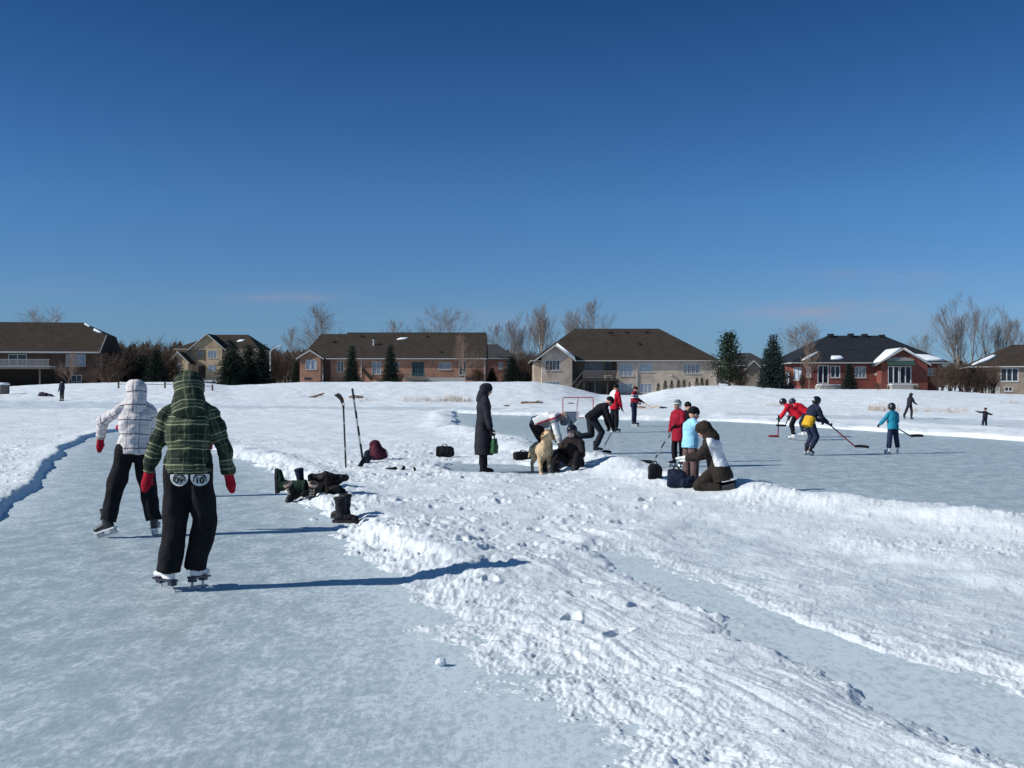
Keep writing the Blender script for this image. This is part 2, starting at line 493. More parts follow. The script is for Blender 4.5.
def gz(x, y):
    z, _ = terrain(np.array([x]), np.array([y]))
    return float(z[0])
def on_ice(px, py): return G(px, py, 0.0)
def on_snow(px, py):
    z = 0.05
    for _ in range(8):
        p = G(px, py, z); z2 = gz(p.x, p.y); z = 0.5*z + 0.5*z2
    p = G(px, py, z); return Vector((p.x, p.y, gz(p.x, p.y)))

def grid_mesh(name, X, Y, Z, attrs):
    n, m = X.shape
    me = bpy.data.meshes.new(name)
    co = np.stack([X, Y, Z], -1).reshape(-1, 3)
    idx = np.arange(n*m).reshape(n, m)
    q = np.stack([idx[:-1,:-1], idx[:-1,1:], idx[1:,1:], idx[1:,:-1]], -1).reshape(-1, 4)
    me.vertices.add(len(co)); me.vertices.foreach_set('co', co.ravel())
    me.loops.add(q.size); me.loops.foreach_set('vertex_index', q.ravel().astype(np.int32))
    me.polygons.add(len(q)); me.polygons.foreach_set('loop_start', np.arange(0, q.size, 4, dtype=np.int32))
    me.update(calc_edges=True)
    me.polygons.foreach_set('use_smooth', np.ones(len(q), bool))
    for k, a in attrs.items():
        at = me.attributes.new(k, 'FLOAT', 'POINT'); at.data.foreach_set('value', a.ravel().astype(np.float32))
    me.validate()
    return me

def snow_material():
    m, nt, b = new_mat('snow')
    L = nt.links
    tc = N(nt, 'ShaderNodeTexCoord')
    at = N(nt, 'ShaderNodeAttribute', attribute_name='thin')
    nz = N(nt, 'ShaderNodeTexNoise', inp={'Scale': 3.0, 'Detail': 8.0, 'Roughness': 0.65})
    L.new(tc.outputs['Object'], nz.inputs['Vector'])
    t = mathn(nt, 'MULTIPLY', at.outputs['Fac'], mathn(nt, 'ADD', mathn(nt, 'MULTIPLY', nz.outputs['Fac'], 1.5), 0.15))
    t = mathn(nt, 'MINIMUM', t, 1.0)
    L.new(mixc(nt, t, SNOW_COL, PACK_COL), b.inputs['Base Color'])
    b.inputs['Roughness'].default_value = 0.72
    b.inputs['Specular IOR Level'].default_value = 0.25
    n2 = N(nt, 'ShaderNodeTexNoise', inp={'Scale': 70.0, 'Detail': 6.0, 'Roughness': 0.75})
    L.new(tc.outputs['Object'], n2.inputs['Vector'])
    n3 = N(nt, 'ShaderNodeTexNoise', inp={'Scale': 13.0, 'Detail': 6.0, 'Roughness': 0.68})
    L.new(tc.outputs['Object'], n3.inputs['Vector'])
    hh = mathn(nt, 'ADD', n2.outputs['Fac'], mathn(nt, 'MULTIPLY', n3.outputs['Fac'], 2.5))
    bp = N(nt, 'ShaderNodeBump', inp={'Strength': 0.6, 'Distance': 0.015})
    L.new(hh, bp.inputs['Height']); L.new(bp.outputs['Normal'], b.inputs['Normal'])
    return m

def ice_material():
    m, nt, b = new_mat('ice')
    L = nt.links
    tc = N(nt, 'ShaderNodeTexCoord')
    at = N(nt, 'ShaderNodeAttribute', attribute_name='dust')
    nz = N(nt, 'ShaderNodeTexNoise', inp={'Scale': 3.1, 'Detail': 10.0, 'Roughness': 0.68, 'Distortion': 0.3})
    mp = N(nt, 'ShaderNodeMapping', inp={'Scale': (1.25, 0.7, 1.0), 'Rotation': (0, 0, R(-18))})
    L.new(tc.outputs['Object'], mp.inputs['Vector']); L.new(mp.outputs['Vector'], nz.inputs['Vector'])
    fr = ramp(nt, [(0.42, 0.0), (0.58, 0.6), (0.72, 1.0)])
    L.new(nz.outputs['Fac'], fr.inputs['Fac'])
    n4 = N(nt, 'ShaderNodeTexNoise', inp={'Scale': 26.0, 'Detail': 4.0})
    L.new(mp.outputs['Vector'], n4.inputs['Vector'])
    f4 = ramp(nt, [(0.58, 0.0), (0.75, 0.5)])
    L.new(n4.outputs['Fac'], f4.inputs['Fac'])
    # fine skate scratches in two directions
    sc = []
    for k, (rot, s) in enumerate(((R(12), 1.0), (R(-33), 1.3), (R(71), 1.0))):
        mq = N(nt, 'ShaderNodeMapping', inp={'Rotation': (0, 0, rot), 'Scale': (46*s, 0.9, 1), 'Location': (3.1*k, 0, 0)})
        L.new(tc.outputs['Object'], mq.inputs['Vector'])
        ns = N(nt, 'ShaderNodeTexNoise', inp={'Scale': 1.0, 'Detail': 2.0, 'Distortion': 0.15})
        L.new(mq.outputs['Vector'], ns.inputs['Vector'])
        rr = ramp(nt, [(0.61, 0.0), (0.68, 0.5)])
        L.new(ns.outputs['Fac'], rr.inputs['Fac']); sc.append(rr.outputs['Color'])
    s1 = mathn(nt, 'MAXIMUM', sc[0], mathn(nt, 'MAXIMUM', sc[1], sc[2]))
    f = mathn(nt, 'MULTIPLY', fr.outputs['Color'], 0.30)
    f = mathn(nt, 'ADD', f, mathn(nt, 'MULTIPLY', f4.outputs['Color'], 0.55))
    n5 = N(nt, 'ShaderNodeTexNoise', inp={'Scale': 16.0, 'Detail': 7.0, 'Roughness': 0.78}); L.new(mp.outputs['Vector'], n5.inputs['Vector'])
    f5 = ramp(nt, [(0.44, 0.0), (0.60, 1.0)]); L.new(n5.outputs['Fac'], f5.inputs['Fac'])
    f = mathn(nt, 'ADD', f, mathn(nt, 'MULTIPLY', f5.outputs['Color'], mathn(nt, 'ADD', mathn(nt, 'MULTIPLY', fr.outputs['Color'], 0.85), 0.20)))
    f = mathn(nt, 'ADD', f, mathn(nt, 'MULTIPLY', s1, 0.30))
    f = mathn(nt, 'ADD', f, mathn(nt, 'MULTIPLY', at.outputs['Fac'], mathn(nt, 'ADD', mathn(nt, 'MULTIPLY', f5.outputs['Color'], 0.55), 0.45)))
    f = mathn(nt, 'MINIMUM', f, 1.0)
    nb = N(nt, 'ShaderNodeTexNoise', inp={'Scale': 0.45, 'Detail': 4.0})
    L.new(tc.outputs['Object'], nb.inputs['Vector'])
    base = mixc(nt, nb.outputs['Fac'], tuple(c*0.86 for c in ICE_COL), tuple(c*1.14 for c in ICE_COL))
    L.new(mixc(nt, f, base, FROST_COL), b.inputs['Base Color'])
    ro = ramp(nt, [(0.0, 0.42), (1.0, 0.75)]); L.new(f, ro.inputs['Fac']); L.new(ro.outputs['Color'], b.inputs['Roughness'])
    b.inputs['Specular IOR Level'].default_value = 0.28
    hh = mathn(nt, 'ADD', nz.outputs['Fac'], mathn(nt, 'MULTIPLY', n4.outputs['Fac'], 0.5))
    bp = N(nt, 'ShaderNodeBump', inp={'Strength': 0.35, 'Distance': 0.01})
    L.new(hh, bp.inputs['Height']); L.new(bp.outputs['Normal'], b.inputs['Normal'])
    return m

def build_ground():
    inv = np.linspace(1/2.3, 1/14.0, GRID_ROWS)
    rows = np.concatenate([1/inv, np.linspace(14.1, 50, 330), np.linspace(50.2, 125, 170), np.exp(np.linspace(math.log(126), math.log(900), 60))])
    t_in = np.linspace(-0.54, 0.54, GRID_COLS)
    t_out = 0.54 + np.linspace(0, 1, 46)[1:]**1.6 * 1.1
    T = np.concatenate([-t_out[::-1], t_in, t_out])
    Y = np.repeat(rows[:, None], len(T), 1); X = Y * T[None, :]
    xs, ys = X.ravel(), Y.ravel()
    Z = np.zeros(len(xs)); TH = np.zeros(len(xs))
    step = 120000
    for i in range(0, len(xs), step):
        Z[i:i+step], TH[i:i+step] = terrain(xs[i:i+step], ys[i:i+step])
    me = grid_mesh('snow', X, Y, Z.reshape(X.shape), {'thin': TH})
    tag(mesh_obj('snow', me, snow_material()), kind='structure')
    # ice: one flat sheet over the pond
    ys2 = 1/np.linspace(1/1.2, 1/75.0, 260); T2 = np.linspace(-1.5, 1.5, 300)
    Y2 = np.repeat(ys2[:, None], len(T2), 1); X2 = Y2 * T2[None, :]
    x2, y2 = X2.ravel(), Y2.ravel()
    s = np.minimum.reduce([sd_poly(p, x2, y2) for p in (LANE, RINK, STRIP)])
    sA = sd_poly(LANE, x2, y2)
    dust = 0.75*np.exp(-np.abs(s)/0.35) + 1.0*np.exp(-np.abs(sd_poly(STRIP, x2, y2)+0.1)/0.9)
    rs = (x2 > np.interp(y2, [0, 8, 12, 18, 24, 34], [-2, -3, -4.3, -6.4, -8.5, -12.5]))
    dust = np.clip(dust + 0.65*np.exp(-np.abs(sA)/0.8)*rs*sstep(11, 7, y2), 0, 1)
    me2 = grid_mesh('ice', X2, Y2, np.zeros(X2.shape), {'dust': dust})
    tag(mesh_obj('ice', me2, ice_material()), kind='structure')
# ------------------------------------------------------------------ people
SKIN = lambda: plain('skin', (0.55, 0.30, 0.22), 0.55, 0.4, 0.08, 20)
def V(*a): return Vector(a if len(a) > 1 else a[0])

def plaid_mat(name, base, broad, line1, line2, pu, pv, lines_u, lines_v, wide_u, wide_v):
    """woven check read from the cloth's own coordinates (metres across, metres along)"""
    m, nt, b = new_mat(name)
    L = nt.links
    uv = N(nt, 'ShaderNodeUVMap', uv_map='cloth')
    sp = N(nt, 'ShaderNodeSeparateXYZ'); L.new(uv.outputs['UV'], sp.inputs[0])
    tc = N(nt, 'ShaderNodeTexCoord')
    wob = N(nt, 'ShaderNodeTexNoise', inp={'Scale': 5.0, 'Detail': 3.0}); L.new(tc.outputs['Object'], wob.inputs['Vector'])
    w = mathn(nt, 'MULTIPLY', mathn(nt, 'SUBTRACT', wob.outputs['Fac'], 0.5), 0.05)
    fu = mathn(nt, 'FRACT', mathn(nt, 'DIVIDE', mathn(nt, 'ADD', mathn(nt, 'ADD', sp.outputs['X'], 10.0), w), pu))
    fv = mathn(nt, 'FRACT', mathn(nt, 'DIVIDE', mathn(nt, 'ADD', mathn(nt, 'ADD', sp.outputs['Y'], 10.0), w), pv))
    def stripes(f, lines):
        st = [(0.0, 0.0)]
        for p, wd, v in lines: st += [(p, v), (p + wd, 0.0)]
        r = ramp(nt, st, 'CONSTANT'); L.new(f, r.inputs['Fac']); return r.outputs['Color']
    bu, bv = stripes(fu, wide_u), stripes(fv, wide_v)
    c = mixc(nt, mathn(nt, 'MULTIPLY', mathn(nt, 'ADD', bu, bv), 0.5), base, broad)
    c = mixc(nt, stripes(fu, lines_u), c, line1)
    c = mixc(nt, stripes(fv, lines_v), c, line2)
    L.new(c, b.inputs['Base Color'])
    b.inputs['Roughness'].default_value = 0.85
    b.inputs['Specular IOR Level'].default_value = 0.15
    n2 = N(nt, 'ShaderNodeTexNoise', inp={'Scale': 14.0, 'Detail': 4.0}); L.new(tc.outputs['Object'], n2.inputs['Vector'])
    bp = N(nt, 'ShaderNodeBump', inp={'Strength': 0.5, 'Distance': 0.02}); L.new(n2.outputs['Fac'], bp.inputs['Height'])
    L.new(bp.outputs['Normal'], b.inputs['Normal'])
    return m

def cloth_uv(me, bones):
    """bones: (a, b, radius, reference vector for angle zero); every face takes the coordinates of its nearest bone"""
    n = len(me.polygons)
    cen = np.empty(n*3); me.polygons.foreach_get('center', cen); cen = cen.reshape(-1, 3)
    best = np.full(n, 1e9); who = np.zeros(n, int)
    for k, (a, b, r, ref) in enumerate(bones):
        a_, d = np.array(a), np.array(b) - np.array(a)
        t = np.clip(((cen-a_) @ d)/(d @ d), 0, 1)
        q = np.linalg.norm(cen - (a_ + t[:, None]*d), axis=1) - r
        m = q < best; best[m] = q[m]; who[m] = k
    lay = me.uv_layers.new(name='cloth')
    co = np.empty(len(me.vertices)*3); me.vertices.foreach_get('co', co); co = co.reshape(-1, 3)
    vi = np.empty(len(me.loops), np.int32); me.loops.foreach_get('vertex_index', vi)
    ls = np.empty(n, np.int32); lt = np.empty(n, np.int32)
    me.polygons.foreach_get('loop_start', ls); me.polygons.foreach_get('loop_total', lt)
    lw = np.repeat(who, lt)
    order = np.concatenate([np.arange(s, s+t) for s, t in zip(ls, lt)]) if n else np.array([], int)
    loopwho = np.empty(len(vi), int); loopwho[order] = lw
    P = co[vi]; uv = np.zeros((len(vi), 2))
    off = 0.0
    for k, (a, b, r, ref) in enumerate(bones):
        m = loopwho == k
        if not m.any(): continue
        a_ = Vector(a); d = (Vector(b) - a_); d.normalize()
        rf = Vector(ref) - d * Vector(ref).dot(d); rf.normalize(); sdv = d.cross(rf)
        q = P[m] - np.array(a_)
        # unrolled across the limb: distance across, seen from the reference side
        ang = np.arctan2(q @ np.array(sdv), q @ np.array(rf))
        uv[m, 0] = ang * r * 1.02 + 0.031*k
        uv[m, 1] = q @ np.array(d) + 0.047*k
    lay.data.foreach_set('uv', uv.ravel())

def make_joints(p):
    """p: pose dictionary. local frame: x right, y forward, z up, metres for a 1.77 m person"""
    J = {}
    lean, side, tw = R(p.get('lean', 0)), R(p.get('side', 0)), R(p.get('twist', 0))
    u = Vector((math.sin(side), math.sin(lean)*math.cos(side), math.cos(lean)*math.cos(side))).normalized()
    f0 = Vector((0, math.cos(lean), -math.sin(lean)))
    r = f0.cross(u).normalized(); f = u.cross(r).normalized()
    rt = (r*math.cos(tw) + f*math.sin(tw)).normalized(); ft = u.cross(rt)
    hl, ht = R(p.get('head', math.degrees(lean)*0.5)), R(p.get('turn', 0))
    hs_ = R(p.get('headside', p.get('side', 0)*0.5))
    hu = Vector((math.sin(hs_), math.sin(hl), math.cos(hl))).normalized()
    hf = Vector((-math.sin(ht), math.cos(ht), 0)); hf = (hf - hu*hf.dot(hu)).normalized(); hr = hf.cross(hu)
    P = Vector((0, 0, 0))
    sl = p.get('torso', 1.0)
    J.update(u=u, f=ft, r=rt, pr=r, pf=f, hu=hu, hf=hf, hr=hr, pelvis=P, waist=P+u*.14*sl, chest=P+u*.34*sl, shc=P+u*.47*sl, neck=P+u*.525*sl)
    hsz = p.get('hs', 1.0); J['hs'] = hsz
    J['head'] = J['neck'] + hu*(.125*hsz) + hf*.025
    sw = p.get('sw', 0.178)
    for S, sg in (('R', 1), ('L', -1)):
        sh = J['shc'] + rt*sg*sw - u*.060
        d1, d2 = p.get(S+'A', ((.18*sg, 0, -1), (.10*sg, .22, -1)))
        e = sh + Vector(d1).normalized()*.285; w = e + Vector(d2).normalized()*.245
        J[S+'sh'], J[S+'el'], J[S+'wr'] = sh, e, w
        J[S+'hd'] = w + (w-e).normalized()*.09
        hp = Vector((.088*sg, 0, -.03))
        l1, l2 = p.get(S+'Leg', ((.03*sg, 0.03, -1), (0, -.03, -1)))
        ll = p.get('legs', 1.0)
        kn = hp + Vector(l1).normalized()*.44*ll; an = kn + Vector(l2).normalized()*.42*ll
        J[S+'hp'], J[S+'kn'], J[S+'an'] = hp, kn, an
        yw, pt = p.get(S+'F', (-8*sg, 0))
        J[S+'toe'] = Vector((-math.sin(R(yw))*math.cos(R(pt)), math.cos(R(yw))*math.cos(R(pt)), -math.sin(R(pt))))
    sole = p.get('sole', 0.10)
    low = min(J['Ran'].z, J['Lan'].z)
    dz = p['pelvis_z'] if 'pelvis_z' in p else sole - low
    for k in ('pelvis','waist','chest','shc','neck','head','Rsh','Rel','Rwr','Rhd','Rhp','Rkn','Ran','Lsh','Lel','Lwr','Lhd','Lhp','Lkn','Lan'):
        J[k] = J[k] + Vector((0, 0, dz))
    return J

def ell(c, x, y, rx, ry, n=20):
    return [c + x*(rx*math.cos(2*math.pi*k/n)) + y*(ry*math.sin(2*math.pi*k/n)) for k in range(n)]

def hand_shape(mb, w, e, side, up, curl=0.5, k=1.0):
    """palm, four unequal bent fingers and a thumb off its side"""
    t = (w - e).normalized()
    s = (Vector(side) - t*Vector(side).dot(t)).normalized(); nrm = t.cross(s)
    mb.capsule(w - t*.02, w + t*.075*k, .026*k, .030*k, n=10, sq=.6)
    mb.capsule(w + s*.018*k, w + t*.08*k + s*.024*k, .015*k, .014*k, n=8)
    mb.capsule(w - s*.018*k, w + t*.078*k - s*.024*k, .015*k, .013*k, n=8)
    for i, ln in enumerate((.066, .075, .07, .055)):
        b0 = w + t*.078*k + s*((1.5-i)*.0185*k)
        d1 = (t*math.cos(curl*.6) + nrm*math.sin(curl*.6)); d2 = (t*math.cos(curl*1.6) + nrm*math.sin(curl*1.6))
        m = b0 + d1*ln*.5*k
        mb.capsule(b0, m, .0095*k, .0088*k, n=7); mb.capsule(m, m + d2*ln*.5*k, .0088*k, .0075*k, n=7)
    b0 = w + t*.02*k + s*.026*k
    m = b0 + (t*.6 + s*.75 + nrm*.25).normalized()*.035*k
    mb.capsule(b0, m, .012*k, .0105*k, n=7); mb.capsule(m, m + (t*.85 + s*.3 + nrm*.4).normalized()*.03*k, .0105*k, .009*k, n=7)

def mitten_shape(mb, w, e, side, k=1.0):
    t = (w - e).normalized()
    s = (Vector(side) - t*Vector(side).dot(t)).normalized()
    mb.capsule(w - t*.055, w + t*.01, .046*k, .043*k, flat=(True, False), n=12, sq=.85)
    mb.capsule(w, w + t*.09*k, .040*k, .046*k, n=12, sq=.62)
    mb.capsule(w + t*.09*k, w + t*.135*k, .046*k, .032*k, n=12, sq=.62)
    mb.capsule(w + t*.025*k + s*.025*k, w + t*.085*k + s*.058*k, .021*k, .017*k, n=10)

def skate_set(kind):
    """boot-and-blade pieces around an ankle at the origin, toe towards +y; ankle 0.19 above the ice"""
    up, so, bl = MB(), MB(), MB()
    up.loft([ell(V(0,-.005,.16), V(1,0,0), V(0,1,0), .052, .060), ell(V(0,0,.06), V(1,0,0), V(0,1,0), .050, .058),
             ell(V(0,.005,0), V(1,0,0), V(0,1,0), .047, .064), ell(V(0,.01,-.06), V(1,0,0), V(0,1,0), .042, .074), ell(V(0,.01,-.085), V(1,0,0), V(0,1,0), .040, .076)])
    up.capsule(V(0,.02,-.035), V(0,.155,-.055), .046, .036, sq=.85)
    up.blob(V(0,.165,-.058), (.040,.045,.030))
    so.box(-.036,.036,-.075,.200,-.104,-.088)
    if kind == 'figure':
        so.box(-.026,.026,-.075,-.015,-.135,-.104); so.box(-.026,.026,.095,.165,-.130,-.104)
        bl.box(-.003,.003,-.085,.205,-.188,-.166)
        bl.box(-.004,.004,-.06,-.03,-.166,-.134); bl.box(-.004,.004,.11,.15,-.166,-.130)
    else:
        for y0, y1 in ((-.07, -.005), (.10, .175)): bl.loft([[V(-.016,y0,-.104), V(.016,y0,-.104), V(.016,y1,-.104), V(-.016,y1,-.104)], [V(-.008,y0-.012,-.150), V(.008,y0-.012,-.150), V(.008,y1+.015,-.150), V(-.008,y1+.015,-.150)]])
        bl.box(-.007,.007,-.08,.19,-.149,-.142)
        bl.box(-.0035,.0035,-.09,.205,-.188,-.1501)
    return up, so, bl
SKATES = {}
def get_skate(kind, mat, sole_mat, blade_mat):
    key = (kind, mat.name, sole_mat.name, blade_mat.name)
    if key not in SKATES:
        up, so, bl = skate_set(kind)
        u = up.fused('skate', .008, mat, it=3)
        s = so.build('sole', sole_mat, u)
        b = bl.build('blade', blade_mat, u)
        COL.objects.unlink(u); COL.objects.unlink(s); COL.objects.unlink(b)
        SKATES[key] = (u, s, b)
    return SKATES[key]
def get_shoe(mat, sole_mat, tall=0.26):
    key = ('shoe', mat.name, tall)
    if key not in SKATES:
        up, so = MB(), MB()
        up.loft([ell(V(0,-.005,tall-.06), V(1,0,0), V(0,1,0), .060, .066), ell(V(0,0,.05), V(1,0,0), V(0,1,0), .054, .062),
                 ell(V(0,.005,-.02), V(1,0,0), V(0,1,0), .048, .068), ell(V(0,.01,-.07), V(1,0,0), V(0,1,0), .046, .080)])
        up.capsule(V(0,.03,-.03), V(0,.16,-.05), .050, .042, sq=.9)
        so.loft([ell(V(0,.058,-.10), V(1,0,0), V(0,1,0), .050, .150), ell(V(0,.058,-.07), V(1,0,0), V(0,1,0), .052, .154)])
        u = up.fused('boot', .010, mat, it=3); s = so.build('sole', sole_mat, u)
        COL.objects.unlink(u); COL.objects.unlink(s)
        SKATES[key] = (u, s)
    return SKATES[key]

def foot_matrix(an, toe, s):
    y = toe.normalized(); x = y.cross(Vector((0, 0, 1))).normalized(); z = x.cross(y)
    m = Matrix((x, y, z)).transposed().to_4x4()
    return Matrix.Translation(an) @ m @ Matrix.Scale(s, 4)

EYE = lambda: plain('eye', (0.02, 0.015, 0.012), 0.3, 0.5, 0.0)
LIP = lambda: plain('lips', (0.36, 0.13, 0.11), 0.5, 0.4, 0.05)

def person(label, loc, yaw, H, pose, fit, vox=0.014, rz=0.0):
    s = H / (1.775 + pose.get('sole', .10) - .10 + fit.get('extra', 0))
    root = empty('person', loc, R(yaw), label, 'person')
    J = make_joints(pose)
    hs = J['hs']
    # everything is built in metres for a 1.77 m person and scaled through the vertices
    made = []
    def fin(o):
        o.data.transform(Matrix.Scale(s, 4)); o.parent = root; made.append(o); return o
    u, f, r, hu, hf, hr = J['u'], J['f'], J['r'], J['hu'], J['hf'], J['hr']
    pr, pf = J['pr'], J['pf']
    # body
    b = MB()
    b.loft([ell(J['pelvis']-u*.08, pr, pf, .10, .085), ell(J['pelvis'], pr, pf, .148, .10), ell(J['waist'], pr, pf, .125, .088), ell(J['chest'], r, f, .150, .105),
            ell(J['shc'], r, f, .150, .082), ell(J['shc']+u*.045, r, f, .075, .06)])
    b.capsule(J['shc'], J['head']-hu*.03, .058, .052)
    H_ = J['head']; k = hs
    b.blob(H_+hu*.012*k-hf*.008*k, (.077*k, .096*k, .105*k), (hr, hf, hu))
    b.blob(H_-hu*.055*k+hf*.028*k, (.056*k, .062*k, .062*k), (hr, hf, hu))
    b.capsule(H_+hf*.083*k+hu*.012*k, H_+hf*.108*k-hu*.028*k, .011*k, .016*k, n=8)
    for sg in (1, -1):
        b.blob(H_+hr*sg*.078*k-hf*.01*k-hu*.005*k, (.012*k, .02*k, .032*k), (hr, hf, hu))
        b.blob(H_+hr*sg*.034*k+hf*.075*k-hu*.022*k, (.02*k, .016*k, .018*k), (hr, hf, hu))
    for S, sg in (('R', 1), ('L', -1)):
        b.capsule(J[S+'sh'], J[S+'el'], .050, .038); b.capsule(J[S+'el'], J[S+'wr'], .038, .027)
        side = pose.get(S+'thumb', tuple(-r*sg*0.6 + f*0.8))
        gl = fit.get('gloves') is not None and S not in fit.get('bare', '')
        hand_shape(b, J[S+'wr'], J[S+'el'], side, None, (.10 if fit.get('mitts', True) else pose.get('curl', .6)) if gl else pose.get('curl', .6), .80 if gl else 1.0)
        b.capsule(J[S+'hp'], J[S+'kn'], .082, .055); b.capsule(J[S+'kn'], J[S+'an'], .054, .038)
        y = J[S+'toe'].normalized(); z = y.cross(Vector((0,0,1))).cross(y)
        b.capsule(J[S+'an']-z*.04, J[S+'an']-z*.055+y*.14, .036, .026)
    body = fin(b.fused('body', min(vox, .010), SKIN(), it=2))
    if fit.get('face', True):
        for sg in (1, -1):
            e = MB(); e.blob(H_+hr*sg*.031*k+hf*.083*k+hu*.012*k, (.014*k, .010*k, .010*k), (hr, hf, hu), 10, 6)
            fin(e.build('eye', EYE(), sm=True))
        e = MB(); e.blob(H_-hu*.062*k+hf*.087*k, (.024*k, .008*k, .008*k), (hr, hf, hu), 10, 6)
        fin(e.build('mouth', LIP(), sm=True))
    # trousers
    t = MB(); bg_ = fit.get('baggy', 1.0); tl = fit.get('trouser_len', 1.0)
    t.loft([ell(J['pelvis']-Vector((0,0,1))*.12, pr, pf, .10, .10), ell(J['pelvis']-u*.03, pr, pf, .172, .135), ell(J['pelvis']+u*.12, pr, pf, .150, .115)])
    for S in 'RL':
        an = J[S+'kn'] + (J[S+'an']-J[S+'kn'])*fit.get('cuff', 0.9)
        t.capsule(J[S+'hp']+Vector((0,0,.01)), J[S+'kn'], .108*bg_**.5, .086*bg_)
        t.capsule(J[S+'kn'], an, .086*bg_, .080*bg_, flat=(False, True))
    if fit.get('low_crotch'):
        t.capsule((J['Rhp']+J['Lhp'])/2-Vector((0,0,.04)), (J['Rkn']*.25+J['Rhp']*.75+J['Lkn']*.25+J['Lhp']*.75)/2, .13, .10)
    fin(t.fused('trousers', vox, fit['trousers'], it=3, wrinkle=fit.get('tw', .010), wscale=6.0, stretch=(1, 1, .6)))
    # jacket
    jb = MB(); hem = fit.get('hem', -.10); wd = fit.get('girth', 1.0)
    bones = []
    hw = fit.get('hemw', 1.0)
    jb.loft([ell(J['pelvis']+u*hem, pr, pf, .185*wd*hw, .145*wd*hw), ell(J['pelvis']+u*(hem*.3), pr, pf, .192*wd*hw, .15*wd*hw), ell(J['waist'], pr, pf, .176*wd, .14*wd), ell(J['chest'], r, f, .198*wd, .152*wd),
             ell(J['shc']-u*.06, r, f, .190*wd, .128*wd), ell(J['shc']-u*.01, r, f, .155*wd, .110*wd), ell(J['shc']+u*.055, r, f, .085, .075)])
    jb.capsule(J['shc'], J['neck']+hu*.015, .082, .068, flat=(False, True))
    bones.append((tuple(J['pelvis']+u*hem), tuple(J['shc']+u*.08), .17*wd, tuple(-f)))
    if fit.get('coat'):
        z = fit['coat']
        a = J['pelvis']-u*.02; c = Vector((J['pelvis'].x, J['pelvis'].y, z))
        if 'coat_to' in fit: c += Vector(fit['coat_to'])
        rr = fit.get('coatw', (.205, .165, .22, .20))
        jb.loft([ell(c, pr, Vector((0,1,0)), rr[2], rr[3]), ell((a+c)/2, pr, pf, (rr[0]+rr[2])/2, (rr[1]+rr[3])/2), ell(a, pr, pf, rr[0]*.95, rr[1]*.95), ell(a+u*.12, pr, pf, .178*wd, .14*wd)])
    ar = fit.get('sleeve', 1.0)
    for S, sg in (('R', 1), ('L', -1)): jb.capsule(J['shc']+u*.03+r*sg*.055, J[S+'sh']+r*sg*.01, .080, .074*ar)
    for S in 'RL':
        w = J[S+'el'] + (J[S+'wr']-J[S+'el'])*fit.get('sleeve_len', .93)
        jb.capsule(J[S+'sh'], J[S+'el'], .076*ar, .068*ar); jb.capsule(J[S+'el'], w, .068*ar, .056*ar, flat=(False, True))
        bones += [(tuple(J[S+'sh']), tuple(J[S+'el']), .07*ar, tuple(-f)), (tuple(J[S+'el']), tuple(w), .06*ar, tuple(-f))]
    jk = fin(jb.fused(fit.get('jacket_name', 'jacket'), vox, None, it=3, wrinkle=fit.get('jw', .011), wscale=7.0, stretch=(1, 1, 1.6)))
    for m in (fit['jacket'] if isinstance(fit['jacket'], (list, tuple)) else [fit['jacket']]): jk.data.materials.append(m)
    if fit.get('uv'): cloth_uv(jk.data, [(tuple(Vector(a)*s), tuple(Vector(c)*s), rr*s, n) for a, c, rr, n in bones])
    if fit.get('paint'):
        idx = [fit['paint'](Vector(p.center)/s, J) for p in jk.data.polygons]
        jk.data.polygons.foreach_set('material_index', idx)
    # head covering
    hk = fit.get('hat'); hc = fit.get('hatmat')
    if hk == 'hood':
        h = MB(); hw_ = fit.get('hoodw', 1.0)
        h.blob(H_+hu*.02-hf*.035, (.122*k*hw_, .122*k*hw_, .130*k*hw_), (hr, hf, hu))
        h.capsule(H_-hf*.05-hu*.02, J['shc']+u*.005-f*.035, .105*k*hw_, .135*hw_)
        for sg in (1, -1): h.capsule(H_-hf*.04-hu*.06, J['shc']+r*sg*.10-u*.015-f*.03, .075*hw_, .055*hw_)
        h.blob(H_+hu*.055+hf*.02, (.105*k*hw_, .10*k, .10*k), (hr, hf, hu))
        if fit.get('peak'): h.capsule(H_+hu*.11-hf*.03, H_+hu*.155-hf*.05, .06*k, .03*k)
        ho = fin(h.fused('hood', min(vox, .012), hc, it=3, wrinkle=.007, wscale=9))
        if fit.get('uv'): cloth_uv(ho.data, [(tuple((H_-hu*.25)*s), tuple((H_+hu*.16)*s), .11*s, tuple(-hf))])
    elif hk in ('beanie', 'cap_fur'):
        h = MB()
        h.blob(H_+hu*.045*k-hf*.012*k, (.093*k, .112*k, .098*k), (hr, hf, hu))
        h.loft([ell(H_+hu*.012*k-hf*.012*k, hr, hf, .094*k, .113*k), ell(H_+hu*.052*k-hf*.012*k, hr, hf, .098*k, .117*k)])
        fin(h.fused('hat', .010, hc, it=2, wrinkle=.003, wscale=30))
        if fit.get('pompom'):
            q = MB(); q.blob(H_+hu*.165*k-hf*.02*k, .035*k); fin(q.build('pompom', fit.get('pom', hc), sm=True))
        if hk == 'cap_fur':
            q = MB()
            q.loft([ell(H_+hu*.026*k-hf*.004*k, hr, hf, .104*k, .122*k), ell(H_+hu*.06*k-hf*.004*k, hr, hf, .104*k, .122*k)])
            for sg in (1, -1): q.capsule(H_+hr*sg*.092*k+hu*.02*k, H_+hr*sg*.088*k-hu*.06*k, .028*k, .024*k)
            fin(q.fused('hat_trim', .010, fit['trim'], it=2, wrinkle=.006, wscale=40))
    elif hk == 'helmet':
        h = MB()
        h.blob(H_+hu*.035*k-hf*.012*k, (.106*k, .132*k, .112*k), (hr, hf, hu))
